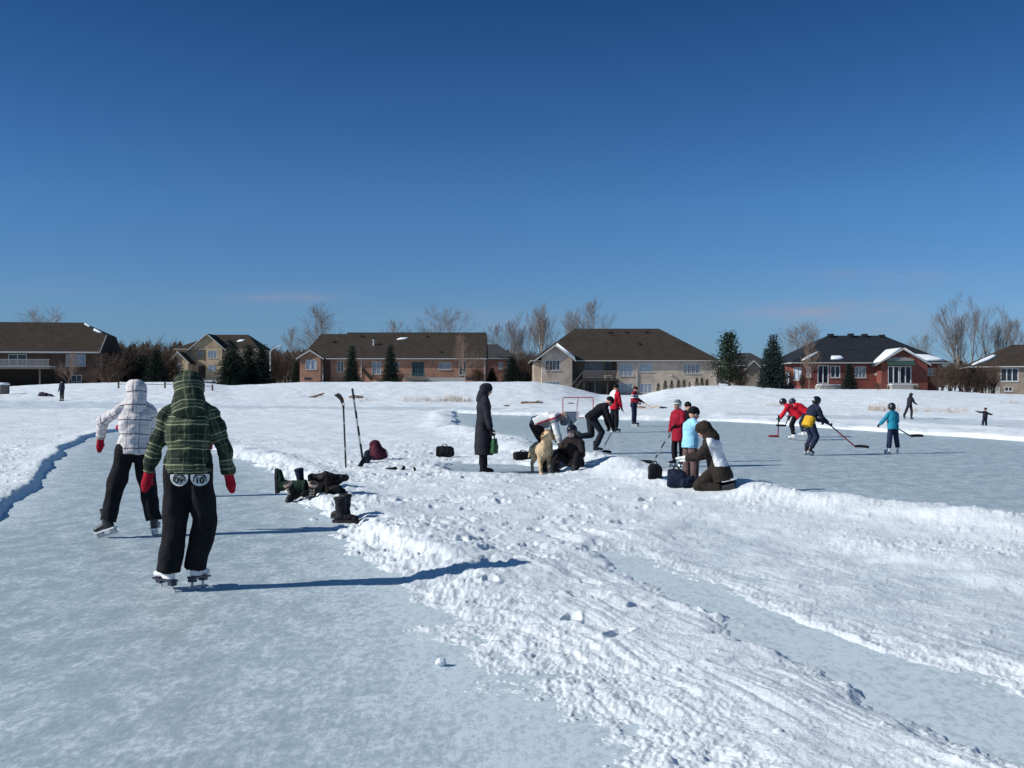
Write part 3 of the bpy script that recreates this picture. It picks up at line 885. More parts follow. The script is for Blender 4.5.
        h.blob(H_-hf*.055*k-hu*.012*k, (.098*k, .085*k, .085*k), (hr, hf, hu))
        for sg in (1, -1): h.capsule(H_+hr*sg*.094*k+hu*.02*k, H_+hr*sg*.090*k-hu*.045*k, .026*k, .020*k)
        ho = fin(h.fused('helmet', .010, hc, it=1))
        if fit.get('cage'):
            q = MB()
            for j in range(-3, 4):
                x = j*.026*k
                for z0, z1, y0, y1 in ((.03, -.03, .115, .135), (-.03, -.10, .135, .10)):
                    q.tube(H_+hr*x+hf*(y0-abs(x)*.35)*k+hu*z0*k, H_+hr*x+hf*(y1-abs(x)*.35)*k+hu*z1*k, .003, .003, 4)
            for z, y in ((.03, .115), (-.03, .135), (-.065, .12), (-.10, .10)):
                for j in range(-3, 3):
                    q.tube(H_+hr*j*.026*k+hf*(y-abs(j*.026*k)*.35)*k+hu*z*k, H_+hr*(j+1)*.026*k+hf*(y-abs((j+1)*.026*k)*.35)*k+hu*z*k, .003, .003, 4)
            c = fin(q.build('face_cage', plain('cage_steel', (.6,.6,.62), .35, .5, .05, metal=.6))); c.parent = ho
        if fit.get('logo'):
            q = MB(); q.blob(H_-hf*.142*k+hu*.03*k, (.03*k, .006, .025*k), (hr, hf, hu)); c = fin(q.build('helmet_mark', fit['logo'], sm=True)); c.parent = ho
    if fit.get('hair'):
        h = MB()
        h.blob(H_+hu*.02*k-hf*.022*k, (.088*k, .100*k, .108*k), (hr, hf, hu))
        if fit.get('long'):
            h.capsule(H_-hf*.06*k, J['shc']-f*.10-u*.02, .085*k, .10); h.capsule(J['shc']-f*.10, J['chest']-f*.13, .095, .06)
        fin(h.fused('hair', .010, fit['hair'], it=2, wrinkle=.006, wscale=30, stretch=(1, 1, .3)))
    # hands
    for S, sg in (('R', 1), ('L', -1)):
        g = fit.get('gloves')
        if g is None or S in fit.get('bare', ''): continue
        q = MB(); side = pose.get(S+'thumb', tuple(-r*sg*0.6 + f*0.8))
        if fit.get('mitts', True):
            mitten_shape(q, J[S+'wr'], J[S+'el'], side, fit.get('mitk', 1.0)); nm = 'mitten'
        else:
            hand_shape(q, J[S+'wr'], J[S+'el'], side, None, pose.get('curl', .6), 1.35)
            e, w = J[S+'el'], J[S+'wr']; q.capsule(w-(w-e).normalized()*.07, w, .056, .044, flat=(True, False)); nm = 'glove'
        fin(q.fused(nm, .009, g, it=2))
    # feet
    for S in 'RL':
        fk = fit.get('feet', 'hockey')
        if fk in ('hockey', 'figure'):
            src = get_skate(fk, fit['skate'], fit.get('skate_sole', fit['skate']), fit.get('blade', plain('steel_blade', (.42,.44,.47), .3, .6, .05, metal=.5)))
        else:
            src = get_shoe(fit['skate'], fit.get('skate_sole', plain('boot_sole', (.02,.02,.022), .8)), fit.get('boot_tall', .26))
        M = foot_matrix(J[S+'an']*s, J[S+'toe'], s)
        a = src[0].copy(); COL.objects.link(a); a.parent = root; a.matrix_parent_inverse = Matrix.Identity(4); a.matrix_local = M
        for c in src[1:]:
            d = c.copy(); COL.objects.link(d); d.parent = a; d.matrix_parent_inverse = Matrix.Identity(4); d.matrix_local = Matrix.Identity(4)
    return root, J, s

def world_of(root, J, s, key):
    yaw = root.rotation_euler.z
    p = J[key]*s
    return Vector(root.location) + Vector((p.x*math.cos(yaw)-p.y*math.sin(yaw), p.x*math.sin(yaw)+p.y*math.cos(yaw), p.z))
# ------------------------------------------------------------------ the people on the pond
def build_people():
    black = cloth('black', (0.010, 0.010, 0.013)); navy = cloth('navy', (0.018, 0.024, 0.05)); red = cloth('red', (0.42, 0.015, 0.03))
    mred = cloth('mitten_red', (0.38, 0.012, 0.03)); charcoal = cloth('charcoal', (0.022, 0.022, 0.03)); brown = cloth('brown', (0.030, 0.023, 0.020))
    white = cloth('white', (0.72, 0.74, 0.76)); teal = cloth('teal', (0.02, 0.24, 0.36)); sky_ = cloth('light_blue', (0.28, 0.58, 0.80))
    grey = cloth('pale_grey', (0.55, 0.56, 0.55)); dgrey = cloth('mid_grey', (0.20, 0.22, 0.24)); yellow = cloth('yellow', (0.62, 0.36, 0.03))
    maroon = cloth('brown_trousers', (0.13, 0.085, 0.085)); crimson = cloth('crimson', (0.50, 0.012, 0.03))
    sk_white = plain('white_leather', (0.80, 0.80, 0.80), 0.4, 0.5, 0.06); sk_navy = plain('navy_plastic', (0.02, 0.02, 0.05), 0.4, 0.5, 0.05)
    sk_black = plain('black_leather', (0.015, 0.015, 0.018), 0.4, 0.5, 0.1); holder = plain('pale_plastic', (0.70, 0.72, 0.75), 0.4, 0.5, 0.05)
    hel = plain('helmet_black', (0.012, 0.012, 0.016), 0.25, 0.5, 0.05)
    green_plaid = plaid_mat('green_check', (0.019, 0.030, 0.022), (0.060, 0.080, 0.050), (0.16, 0.172, 0.11), (0.36, 0.365, 0.23), 0.172, 0.185,
                            [(0.13, 0.024, 1), (0.33, 0.024, .8), (0.62, 0.02, 0.4), (0.80, 0.02, 0.5)],
                            [(0.10, 0.03, 1), (0.25, 0.02, .6), (0.42, 0.03, 1), (0.70, 0.02, .4)],
                            [(0.08, 0.36, 1)], [(0.04, 0.46, 1)])
    white_plaid = plaid_mat('pale_check', (0.68, 0.65, 0.65), (0.60, 0.57, 0.57), (0.24, 0.20, 0.21), (0.18, 0.14, 0.16), 0.150, 0.150,
                            [(0.10, 0.075, 0.9), (0.30, 0.03, .45), (0.55, 0.03, 0.35), (0.80, 0.04, .5)],
                            [(0.10, 0.085, 1), (0.50, 0.035, .45), (0.78, 0.03, .35)],
                            [(0.6, 0.25, 1)], [(0.55, 0.3, 1)])
    # 1 --- the nearest skater
    p = G(188.5, 591)
    root, J, s = person('skater in a hooded green plaid jacket and black trousers, nearest on the left ice lane', p, 3, 1.735,
        dict(lean=7, head=24, headside=-9, sole=.19, torso=1.0, LA=((-.36, -.06, -1), (-.30, .16, -1)), RA=((.36, -.06, -1), (.16, .16, -1)), sw=.188,
             LLeg=((-.06, .05, -1), (-.11, -.06, -1)), RLeg=((.08, .10, -1), (-.20, .10, -1)), LF=(48, 0), RF=(-16, 6)),
        dict(jacket=green_plaid, uv=True, hat='hood', hatmat=green_plaid, trousers=black, gloves=mred, feet='figure', skate=sk_white, skate_sole=sk_navy,
             hem=-.085, hemw=1.0, girth=1.06, sleeve=1.02, hoodw=1.12, baggy=1.20, cuff=1.06, low_crotch=True, jw=.019, tw=.019, face=True), vox=.010)
    # the two printed crests with 09 and 10 on the seat of the trousers
    felt = plain('print_white', (0.66, 0.68, 0.68), .8, .2, .04); ink = plain('print_ink', (0.012, 0.014, 0.02), .8, .2, .02)
    for cx, txt in ((-.036, '09'), (.122, '10')):
        cz = (J['pelvis'].z - .122)*s; yb = -.148*s
        def on_seat(x, z, lift):
            return Vector((x, yb - lift + 0.9*(x-.03)**2 - 0.10*(z-cz), z))
        def patch(pts, lift, thick):
            m = MB(); n = len(pts)
            a = [on_seat(x, z, lift) for x, z in pts]; b_ = [on_seat(x, z, lift-thick) for x, z in pts]
            m.loft([a, b_]); return m
        disc = [(cx + .070*math.cos(q), cz + .024 + .072*math.sin(q)) for q in [2*math.pi*k/30 for k in range(30)]]
        disc = [(x, min(z, cz + .044)) for x, z in disc]
        base = patch(disc, .010, .012).build('number_crest', felt, root)
        def band(pts, w=.0035):
            m = MB()
            for (xa, za), (xb, zb_) in zip(pts, pts[1:]):
                tx, tz = xb-xa, zb_-za; L_ = math.hypot(tx, tz); nx_, nz_ = -tz/L_*w, tx/L_*w
                m.loft([[on_seat(xa+nx_, za+nz_, lf), on_seat(xa-nx_, za-nz_, lf), on_seat(xb-nx_, zb_-nz_, lf), on_seat(xb+nx_, zb_+nz_, lf)] for lf in (.0085, .0125)])
            return m.build('crest_line', ink, base)
        band([(cx + .047*math.cos(q), cz - .004 + .045*math.sin(q)) for q in [R(-10+200*k/14) for k in range(15)]])
        band([(cx - .047, cz + .016), (cx - .027, cz + .042)]); band([(cx + .047, cz + .016), (cx + .027, cz + .042)])
        cu = bpy.data.curves.new('digits', 'FONT'); cu.body = txt; cu.size = .070; cu.align_x = 'CENTER'; cu.align_y = 'CENTER'; cu.extrude = .002; cu.offset = .0016
        to = bpy.data.objects.new('digits_src', cu); COL.objects.link(to)
        dg = bpy.context.evaluated_depsgraph_get()
        me = bpy.data.meshes.new_from_object(to.evaluated_get(dg)); bpy.data.objects.remove(to)
        for v in me.vertices:
            q = on_seat(cx + v.co.x, cz - .006 + v.co.y, .0135 + v.co.z); v.co = q
        me.materials.clear(); me.update()
        mesh_obj('digits', me, ink, base)
    # 2 --- white plaid girl
    person('skater in a hooded white plaid jacket with red mittens, ahead of the green plaid skater', G(134, 537), 16, 1.70,
        dict(lean=6, side=2, head=8, turn=40, sole=.19, LA=((-.68, .55, -.38), (-.12, .30, -.94)), RA=((-.15, .55, -.80), (-.92, .35, .12)),
             LLeg=((-.26, .05, -1), (-.22, -.12, -1)), RLeg=((.14, .05, -1), (.18, -.10, -1)), LF=(62, 18), RF=(-10, 0)),
        dict(jacket=white_plaid, uv=True, hat='hood', hatmat=white_plaid, trousers=black, gloves=mred, feet='hockey', skate=sk_black, skate_sole=holder,
             hem=-.10, hemw=1.02, girth=.98, sleeve=.98, hoodw=.98, baggy=1.18, cuff=1.0, jw=.017, tw=.020, face=True), vox=.011)
    # hidden third skater, only a mitten in the gap
    person('skater almost hidden behind the green plaid skater, one red mitten showing beside his sleeve', G(190.5, 497), 0, 1.58,
        dict(lean=5, sole=.19, RA=((.25, 0, -1), (.22, .15, -1)), RLeg=((.04, .05, -1), (0, -.05, -1))),
        dict(jacket=charcoal, hat='beanie', hatmat=black, trousers=black, gloves=mred, feet='hockey', skate=sk_black, skate_sole=holder, girth=.9), vox=.018)
    # 3 --- far walker at the left bank
    q = AT(62, 395.5, 88); z = gz(q.x, q.y)
    person('person in dark clothes standing far off on the snow before the decked house', (q.x, q.y, z), 170, 1.75,
        dict(lean=2, LA=((-.2, .1, -1), (-.1, .3, -1))), dict(jacket=navy, hat='beanie', hatmat=black, trousers=black, gloves=black, feet='boot', skate=sk_black, hem=-.16), vox=.028)
    # 4 --- woman in long coat
    root, J, s = person('person in an ankle-length hooded black coat holding a green bag', G(483.5, 473), -78, 1.69,
        dict(lean=1, head=10, turn=0, LA=((-.08, .12, -1), (0, .10, -1)), RA=((.10, .16, -1), (.02, .22, -1)), LLeg=((0, .04, -1), (0, -.04, -1)), RLeg=((0, -.06, -1), (0, .04, -1)), curl=1.3),
        dict(jacket=charcoal, jacket_name='coat', coat=.36, coatw=(.19, .165, .205, .185), hat='hood', hatmat=charcoal, trousers=black, gloves=black, mitts=False, feet='boot', skate=black, boot_tall=.36, girth=.97, hem=-.1, jw=.010, hoodw=.94), vox=.013)
    hand = world_of(root, J, s, 'Rhd')
    bag = empty('carrier_bag', (hand.x+.05, hand.y+.02, hand.z-.375), R(-4), 'bright green shopping bag hanging from the hand of the long-coated person', 'bag')
    gm = plain('green_bag', (0.010, 0.075, 0.024), .5, .4, .12)
    m = MB()
    m.loft([ell(V(0,0,0), V(1,0,0), V(0,1,0), .066, .13, 20), ell(V(0,0,.02), V(1,0,0), V(0,1,0), .075, .150, 20), ell(V(0,0,.16), V(1,0,0), V(0,1,0), .066, .155, 20), ell(V(0,0,.27), V(1,0,0), V(0,1,0), .045, .150, 20)])
    m.fused('sack', .010, gm, bag, it=2, wrinkle=.010, wscale=14)
    hb = MB(); pr_ = [V(0,-.09,.26), V(0,-.06,.34), V(0,-.01,.375), V(0,.04,.34), V(0,.08,.26)]
    for a, b_ in zip(pr_, pr_[1:]): hb.tube(a, b_, .008, .008, 6)
    hb.build('handle', gm, bag)
    # 5 --- bending man
    def coat5(c, J):
        d = (c - J['chest']).dot(J['f']); a = (c-J['chest']).dot(J['u'])
        arm = min((c-J['Rel']).length, (c-J['Rwr']).length) < .20
        if arm: return 0
        if -.015 < d < .018 and a > -.3: return 2
        return 1 if d > .018 else 0
    person('person in a white jacket bent over with arms reaching down beside the dog', G(535, 472), -84, 1.74,
        dict(lean=70, head=128, torso=.90, LA=((-.02, .30, -1), (0, .25, -1)), RA=((.05, .22, -1), (0, .30, -1)), LLeg=((-.05, .50, -.9), (0, .02, -1)), RLeg=((.06, .58, -.86), (0, .05, -1)), curl=.9),
        dict(jacket=[white, dgrey, red], paint=coat5, hat='beanie', hatmat=dgrey, trousers=black, feet='boot', skate=sk_black, girth=1.03, hem=-.03, hemw=.97, face=True, sleeve_len=.9), vox=.013)
    # 7 --- seated
    person('person in dark clothes and caged helmet sitting low before the bending adult', on_snow(575, 467.5), 150, 1.55,
        dict(lean=12, head=6, pelvis_z=.27, hs=1.05, LA=((-.35, .45, -.9), (.3, .8, -.5)), RA=((.35, .45, -.9), (-.3, .8, -.5)), LLeg=((-.35, .85, .45), (-.05, .45, -.9)), RLeg=((.35, .85, .42), (.05, .5, -.9)), LF=(15, 0), RF=(-15, 0)),
        dict(jacket=cloth('dark_check', (0.022, 0.017, 0.018)), hat='helmet', hatmat=hel, cage=True, trousers=black, gloves=black, mitts=False, feet='hockey', skate=sk_black, skate_sole=holder, girth=1.1, sleeve=1.1), vox=.014)
    # 8 --- dark stooping skater
    root, J, s = person('skater all in black stooping forward with one leg stretched back', G(591, 454), -76, 1.74,
        dict(lean=52, head=40, sole=.19, LA=((-.1, .55, -.9), (0, .25, -1)), RA=((.1, .35, -1), (0, .35, -.9)), RLeg=((.05, .55, -.75), (0, -.42, -.9)), LLeg=((-.05, .12, -1), (-.05, -.98, -.10)), LF=(5, 40), RF=(-5, 0), curl=1.3),
        dict(jacket=black, hat='beanie', hatmat=black, trousers=cloth('slate', (0.018, 0.022, 0.03)), gloves=black, mitts=False, feet='hockey', skate=sk_black, skate_sole=holder, girth=1.0), vox=.016)
    h8 = world_of(root, J, s, 'Rhd')
    # 10 --- red jacket, white shoulder
    person('person in a bright red jacket with white back, standing left of the striped jersey', G(614.5, 432.5), -52, 1.74,
        dict(lean=4, head=12, sole=.16, RA=((.1, .2, -1), (0, .35, -1)), LA=((-.15, .3, -1), (.2, .6, -.7))),
        dict(jacket=[crimson, white], paint=lambda c, J: 1 if (c-J['chest']).dot(J['f']) < -.035 and c.z > J['waist'].z+.02 and (c-J['chest']).dot(J['r']) < .10 else 0,
             hat='beanie', hatmat=black, trousers=black, gloves=black, mitts=False, feet='hockey', skate=sk_black, skate_sole=holder, girth=1.0, hem=-.17), vox=.018)
    # 11 --- striped jersey
    def jers(c, J):
        z = c.z - J['waist'].z
        return 1 if .10 < z < .15 or .22 < z < .255 else (2 if .15 <= z <= .22 or z < -.10 else 0)
    root, J, s = person('hockey player in a dark red jersey with navy and white bands holding a stick', G(634, 426.5), -118, 1.68,
        dict(lean=4, head=6, sole=.19, RA=((.2, .15, -1), (-.05, .8, -.45)), LA=((-.15, .3, -.95), (.35, .9, -.25)), curl=1.3),
        dict(jacket=[cloth('jersey_red', (0.26, 0.012, 0.025)), white, navy], paint=jers, jacket_name='jersey', hat='beanie', hatmat=cloth('dark_maroon', (0.05, 0.012, 0.015)), trousers=navy, gloves=black, mitts=False,
             feet='hockey', skate=sk_black, skate_sole=holder, girth=1.08, hem=-.2, sleeve=1.1), vox=.018)
    h11 = world_of(root, J, s, 'Lhd')
    # 12 --- red coat, grey fur hat
    root, J, s = person('child in a long red coat and grey fur hat looking towards the left', G(678.5, 467), 128, 1.34,
        dict(lean=2, head=4, turn=8, sole=.19, hs=1.16, RA=((.22, .05, -1), (.05, .25, -1)), LA=((-.2, .25, -.9), (.25, .85, -.3)), LLeg=((-.10, .02, -1), (-.02, -.02, -1)), RLeg=((.10, .06, -1), (.02, -.03, -1)), LF=(15, 0), RF=(-12, 0)),
        dict(jacket=cloth('coat_red', (0.29, 0.012, 0.03)), jacket_name='coat', coat=.74, coatw=(.20, .17, .215, .185), hat='cap_fur', hatmat=dgrey, trim=grey, trousers=black, gloves=black, feet='hockey', skate=sk_black, skate_sole=holder, girth=1.1, sleeve=1.1, hair=None), vox=.013)
    h12 = world_of(root, J, s, 'Lhd')
    # 13
    person('child in dark clothes and round black hat standing behind the red-coated child', G(687.5, 462.3), 190, 1.28,
        dict(lean=2, sole=.19, hs=1.16), dict(jacket=charcoal, hat='beanie', hatmat=black, trousers=black, gloves=black, feet='hockey', skate=sk_black, skate_sole=holder, girth=1.05), vox=.016)
    # 14 --- light blue toddler
    person('small child in a light blue jacket and brown trousers leaning on the kneeling adult', on_snow(690, 484), -62, 1.17,
        dict(lean=6, head=14, hs=1.30, sole=.12, RA=((.30, .75, -.55), (-.2, .95, .05)), LA=((-.55, .45, -.70), (.1, .8, -.5)), LLeg=((-.12, .06, -1), (-.06, -.02, -1)), RLeg=((.12, .06, -1), (.06, -.02, -1)), legs=.95),
        dict(jacket=[sky_, brown], paint=lambda c, J: 1 if (c-J['Rel']).length < .115 else 0, hat='beanie', hatmat=black, pompom=False, trousers=maroon, gloves=white, feet='boot', skate=navy, girth=1.16, sleeve=1.2, hem=-.12, baggy=1.2), vox=.012)
    # 15 --- kneeling adult
    def pan(c, J):
        b = (c-J['chest']).dot(J['f'])
        return 1 if b < .03 and c.z > J['waist'].z-.12 and c.z < J['shc'].z+.03 else 0
    person('adult kneeling on the snow in a brown hooded jacket with a white back panel', on_snow(718, 489), 74, 1.56,
        dict(lean=17, head=30, pelvis_z=.37, RA=((.15, .5, -.85), (-.2, .9, -.2)), LA=((-.1, .6, -.75), (.2, .85, -.1)), LLeg=((-.12, .68, -.62), (0, -1, -.05)), RLeg=((.12, .70, -.60), (0, -1, -.05)), LF=(0, 100), RF=(0, 100)),
        dict(jacket=[brown, white], paint=pan, hat='hood', hatmat=cloth('dark_brown_hood', (0.030, 0.022, 0.018)), trousers=brown, gloves=white, feet='boot', skate=sk_black, girth=1.10, sleeve=1.08, hem=-.25, hemw=1.2, hoodw=1.05), vox=.013)
    # 18, 19 --- two red children
    root, J, s = person('child in a red jacket stooping to the left over a hockey stick, nearer of two', G(796, 440.5), 70, 1.46,
        dict(lean=48, head=36, sole=.19, hs=1.08, RA=((.1, .6, -.8), (-.1, .6, -.75)), LA=((-.1, .5, -.9), (.1, .5, -.8)), LLeg=((-.12, .42, -1), (0, -.30, -1)), RLeg=((.16, .40, -1), (0, -.12, -1)), curl=1.3),
        dict(jacket=cloth('red_bright', (0.52, 0.012, 0.03)), hat='helmet', hatmat=hel, logo=white, trousers=black, gloves=black, mitts=False, feet='hockey', skate=sk_white, skate_sole=holder, girth=1.15, sleeve=1.15, hem=-.2, hemw=1.05), vox=.020)
    h18 = world_of(root, J, s, 'Rhd')
    root, J, s = person('child in a red jacket and navy trousers stooping behind the nearer red child', G(806, 437.5), 60, 1.50,
        dict(lean=55, head=45, sole=.19, hs=1.08, RA=((.1, .6, -.8), (-.1, .7, -.65)), LA=((-.1, .5, -.9), (.1, .5, -.8)), LLeg=((-.1, .42, -1), (0, -.25, -1)), RLeg=((.1, .35, -1), (0, -.25, -1)), curl=1.3),
        dict(jacket=cloth('red_bright', (0.52, 0.012, 0.03)), hat='helmet', hatmat=sk_navy, trousers=navy, gloves=black, mitts=False, feet='hockey', skate=sk_white, skate_sole=holder, girth=1.1, hem=-.15), vox=.020)
    h19 = world_of(root, J, s, 'Rhd')
    # 20 --- navy and yellow
    def nav(c, J):
        a = (c-J['pelvis']).dot(J['u']); b = (c-J['chest']).dot(J['f'])
        arm = min((c-J['Rel']).length, (c-J['Rwr']).length, (c-J['Lel']).length, (c-J['Lwr']).length) < .12
        if arm: return 0
        return 1 if -.2 < a < .14 and b < .06 else 0
    root, J, s = person('hockey player in a navy jersey with a yellow lower back and black helmet', G(809, 455.5), -66, 1.52,
        dict(lean=27, head=12, sole=.19, hs=1.05, RA=((.18, .35, -.9), (.05, .75, -.55)), LA=((-.1, .5, -.8), (.1, .8, -.4)), LLeg=((-.14, .50, -.9), (0, -.42, -.9)), RLeg=((.10, .40, -.95), (.02, -.55, -.8)), RF=(10, 20), LF=(0, 0), curl=1.3),
        dict(jacket=[navy, yellow], paint=nav, jacket_name='jersey', hat='helmet', hatmat=hel, logo=white, trousers=cloth('denim_navy', (0.022, 0.032, 0.07)), gloves=navy, mitts=False, feet='hockey', skate=sk_black, skate_sole=sk_white, girth=1.05, hem=-.16, sleeve=1.08, baggy=1.05), vox=.016)
    h20 = world_of(root, J, s, 'Rhd')
    # 21 --- teal
    root, J, s = person('small child in a teal jacket and black helmet seen from behind with a stick', G(893, 454), 14, 1.20,
        dict(lean=4, head=10, sole=.19, hs=1.26, LA=((-.62, .1, -.75), (-.15, .75, -.55)), RA=((.25, .25, -.95), (.05, .85, -.45)), LLeg=((-.12, .02, -1), (-.10, -.02, -1)), RLeg=((.16, .06, -1), (.16, -.02, -1)), LF=(20, 0), RF=(-20, 0), curl=1.3),
        dict(jacket=teal, hat='helmet', hatmat=hel, trousers=cloth('denim_navy', (0.022, 0.032, 0.07)), gloves=black, mitts=False, feet='hockey', skate=sk_white, skate_sole=holder, girth=1.16, sleeve=1.15, hem=-.14, baggy=1.15), vox=.014)
    h21 = world_of(root, J, s, 'Rhd')
    # 22, 23
    person('person in dark clothes striding to the right far across the rink', G(909.5, 420), -60, 1.36,
        dict(lean=14, head=8, sole=.19, RA=((.1, .4, -.9), (0, .8, -.4)), LLeg=((-.1, -.42, -1), (-.05, -.55, -.9)), RLeg=((.05, .2, -1), (0, -.1, -1))),
        dict(jacket=charcoal, hat='hood', hatmat=charcoal, peak=True, trousers=charcoal, gloves=black, feet='hockey', skate=sk_black, skate_sole=sk_black, girth=.95, hem=-.2), vox=.024)
    person('small child with both arms stretched out for balance at far right', G(985, 428), 10, .84,
        dict(lean=12, side=13, head=4, sole=.14, hs=1.25, LA=((-1, .15, -.05), (-.85, .5, .30)), RA=((.95, .1, -.35), (1, .35, -.15)), LLeg=((-.22, .05, -1), (-.35, -.3, -1)), RLeg=((.05, .08, -1), (.04, -.05, -1)), legs=.9),
        dict(jacket=[charcoal, grey], paint=lambda c, J: 1 if (c-J['shc']).length < .10 else 0, hat='beanie', hatmat=black, trousers=navy, gloves=black, feet='boot', skate=sk_black, girth=1.2, sleeve=1.2, baggy=1.15), vox=.020)
    return dict(h8=h8, h11=h11, h12=h12, h18=h18, h19=h19, h20=h20, h21=h21)

# ------------------------------------------------------------------ the dog
def build_dog():
    fur = plain('golden_fur', (0.55, 0.41, 0.26), .9, .15, .28, 14, .6, 45); dark = plain('golden_ear', (0.30, 0.17, 0.075), .9, .15, .25, 14, .6, 45)
    nose = plain('dog_nose', (0.02, 0.015, 0.015), .4, .5, .0)
    p = on_snow(542.5, 475.0)
    root = empty('dog', p, R(196), 'golden retriever standing beside the white-jacketed person, facing the camera', 'dog')
    b = MB()      # local: y forward
    X, Y, Z = V(1,0,0), V(0,1,0), V(0,0,1)
    b.loft([ell(V(0,-.40,.50), X, Z, .07, .07), ell(V(0,-.34,.49), X, Z, .115, .125), ell(V(0,-.15,.47), X, Z, .12, .125), ell(V(0,.05,.46), X, Z, .135, .155),
            ell(V(0,.20,.48), X, Z, .125, .165), ell(V(0,.28,.50), X, Z, .08, .10)])
    b.capsule(V(0,.18,.55), V(0,.30,.72), .115, .085)          # neck
    b.blob(V(0,.33,.775), (.088,.095,.082))
    hd = V(.80,.55,-.16).normalized()                           # muzzle turned towards the person and the seated child
    b.capsule(V(0,.34,.755), V(0,.34,.755)+hd*.15, .055, .034, sq=.9)
    for sg in (1, -1):
        fx = .085*sg
        b.capsule(V(fx,.16,.46), V(fx*1.05,.13,.30), .075, .052); b.capsule(V(fx*1.05,.13,.30), V(fx,.16,.14), .050, .038); b.capsule(V(fx,.16,.14), V(fx,.165,.05), .036, .034)
        b.capsule(V(fx,.165,.032), V(fx,.205,.028), .036, .032, sq=.8)
        b.capsule(V(fx,-.28,.46), V(fx*1.2,-.20,.30), .092, .060); b.capsule(V(fx*1.2,-.20,.30), V(fx*1.1,-.37,.18), .052, .034)
        b.capsule(V(fx*1.1,-.37,.18), V(fx*1.1,-.345,.05), .034, .032); b.capsule(V(fx*1.1,-.345,.032), V(fx*1.1,-.29,.028), .036, .032, sq=.8)
    for a, c, r0, r1 in ((V(0,-.40,.52), V(0,-.55,.47), .04, .045), (V(0,-.55,.47), V(.03,-.68,.36), .045, .035), (V(.03,-.68,.36), V(.05,-.74,.28), .035, .015)):
        b.capsule(a, c, r0, r1)
    b.fused('body', .012, fur, root, it=3, wrinkle=.010, wscale=22)
    for sg in (1, -1):
        e = MB(); base = V(.072*sg, .315, .805)
        e.capsule(base, base + V(.035*sg, .01, -.075), .030, .038, sq=.5); e.capsule(base + V(.035*sg,.01,-.075), base + V(.03*sg,.02,-.125), .038, .018, sq=.5)
        e.fused('ear', .009, dark, root, it=2, wrinkle=.004, wscale=30)
    c = MB(); c.blob(V(-.008,.305,.812), (.080,.082,.060)); c.fused('crown_fur', .010, dark, root, it=2, wrinkle=.006, wscale=30)
    n = MB(); n.blob(V(0,.34,.762)+hd*.183, (.018,.018,.015), n=10, m=6); n.build('nose', nose, root, sm=True)
    sd_ = hd.cross(Z).normalized()
    for sg in (1, -1):
        n = MB(); n.blob(V(0,.34,.80)+hd*.075+sd_*sg*.042, .010, n=8, m=6); n.build('eye', nose, root, sm=True)
# ------------------------------------------------------------------ things lying and standing on the snow
def hockey_stick(label, grip, heel, blade_dir, shaft_mat, blade_mat, bands=None, blade_len=.29, group=None, height=.07):
    grip, heel = Vector(grip), Vector(heel)
    t = (heel - grip); L = t.length; t.normalize()
    root = empty('hockey_stick', heel, 0, label, 'hockey stick', group)
    o = heel
    m = MB(); m.bar(grip-o, heel-o, .030, .022); m.build('shaft', shaft_mat, root)
    bd = Vector(blade_dir).normalized()
    b = MB()
    up = t.cross(bd).cross(bd); up = -up.normalized() if up.z < 0 else up.normalized()
    side = bd.cross(up)
    rings = []
    for k, (q, cv) in enumerate(((-.03, 0), (.06, .004), (.14, .012), (.22, .028), (blade_len, .050))):
        c = bd*q + side*cv; hgt = height*(0.75 if k == 0 else 1.0 if k < 4 else .8)
        rings.append([c - side*.006, c + side*.006, c + side*.006 + up*hgt, c - side*.006 + up*hgt])
    b.loft(rings); b.build('blade', blade_mat, root)
    g = MB(); a = grip - o; g.bar(a - t*.004, a + t*.18, .033, .025); g.build('grip_tape', plain('black_tape', (.012,.012,.014), .9), root)
    for f0, f1, mt in (bands or []):
        q = MB(); q.bar(grip-o + t*L*f0, grip-o + t*L*f1, .032, .024); q.build('shaft_band', mt, root)
    return root

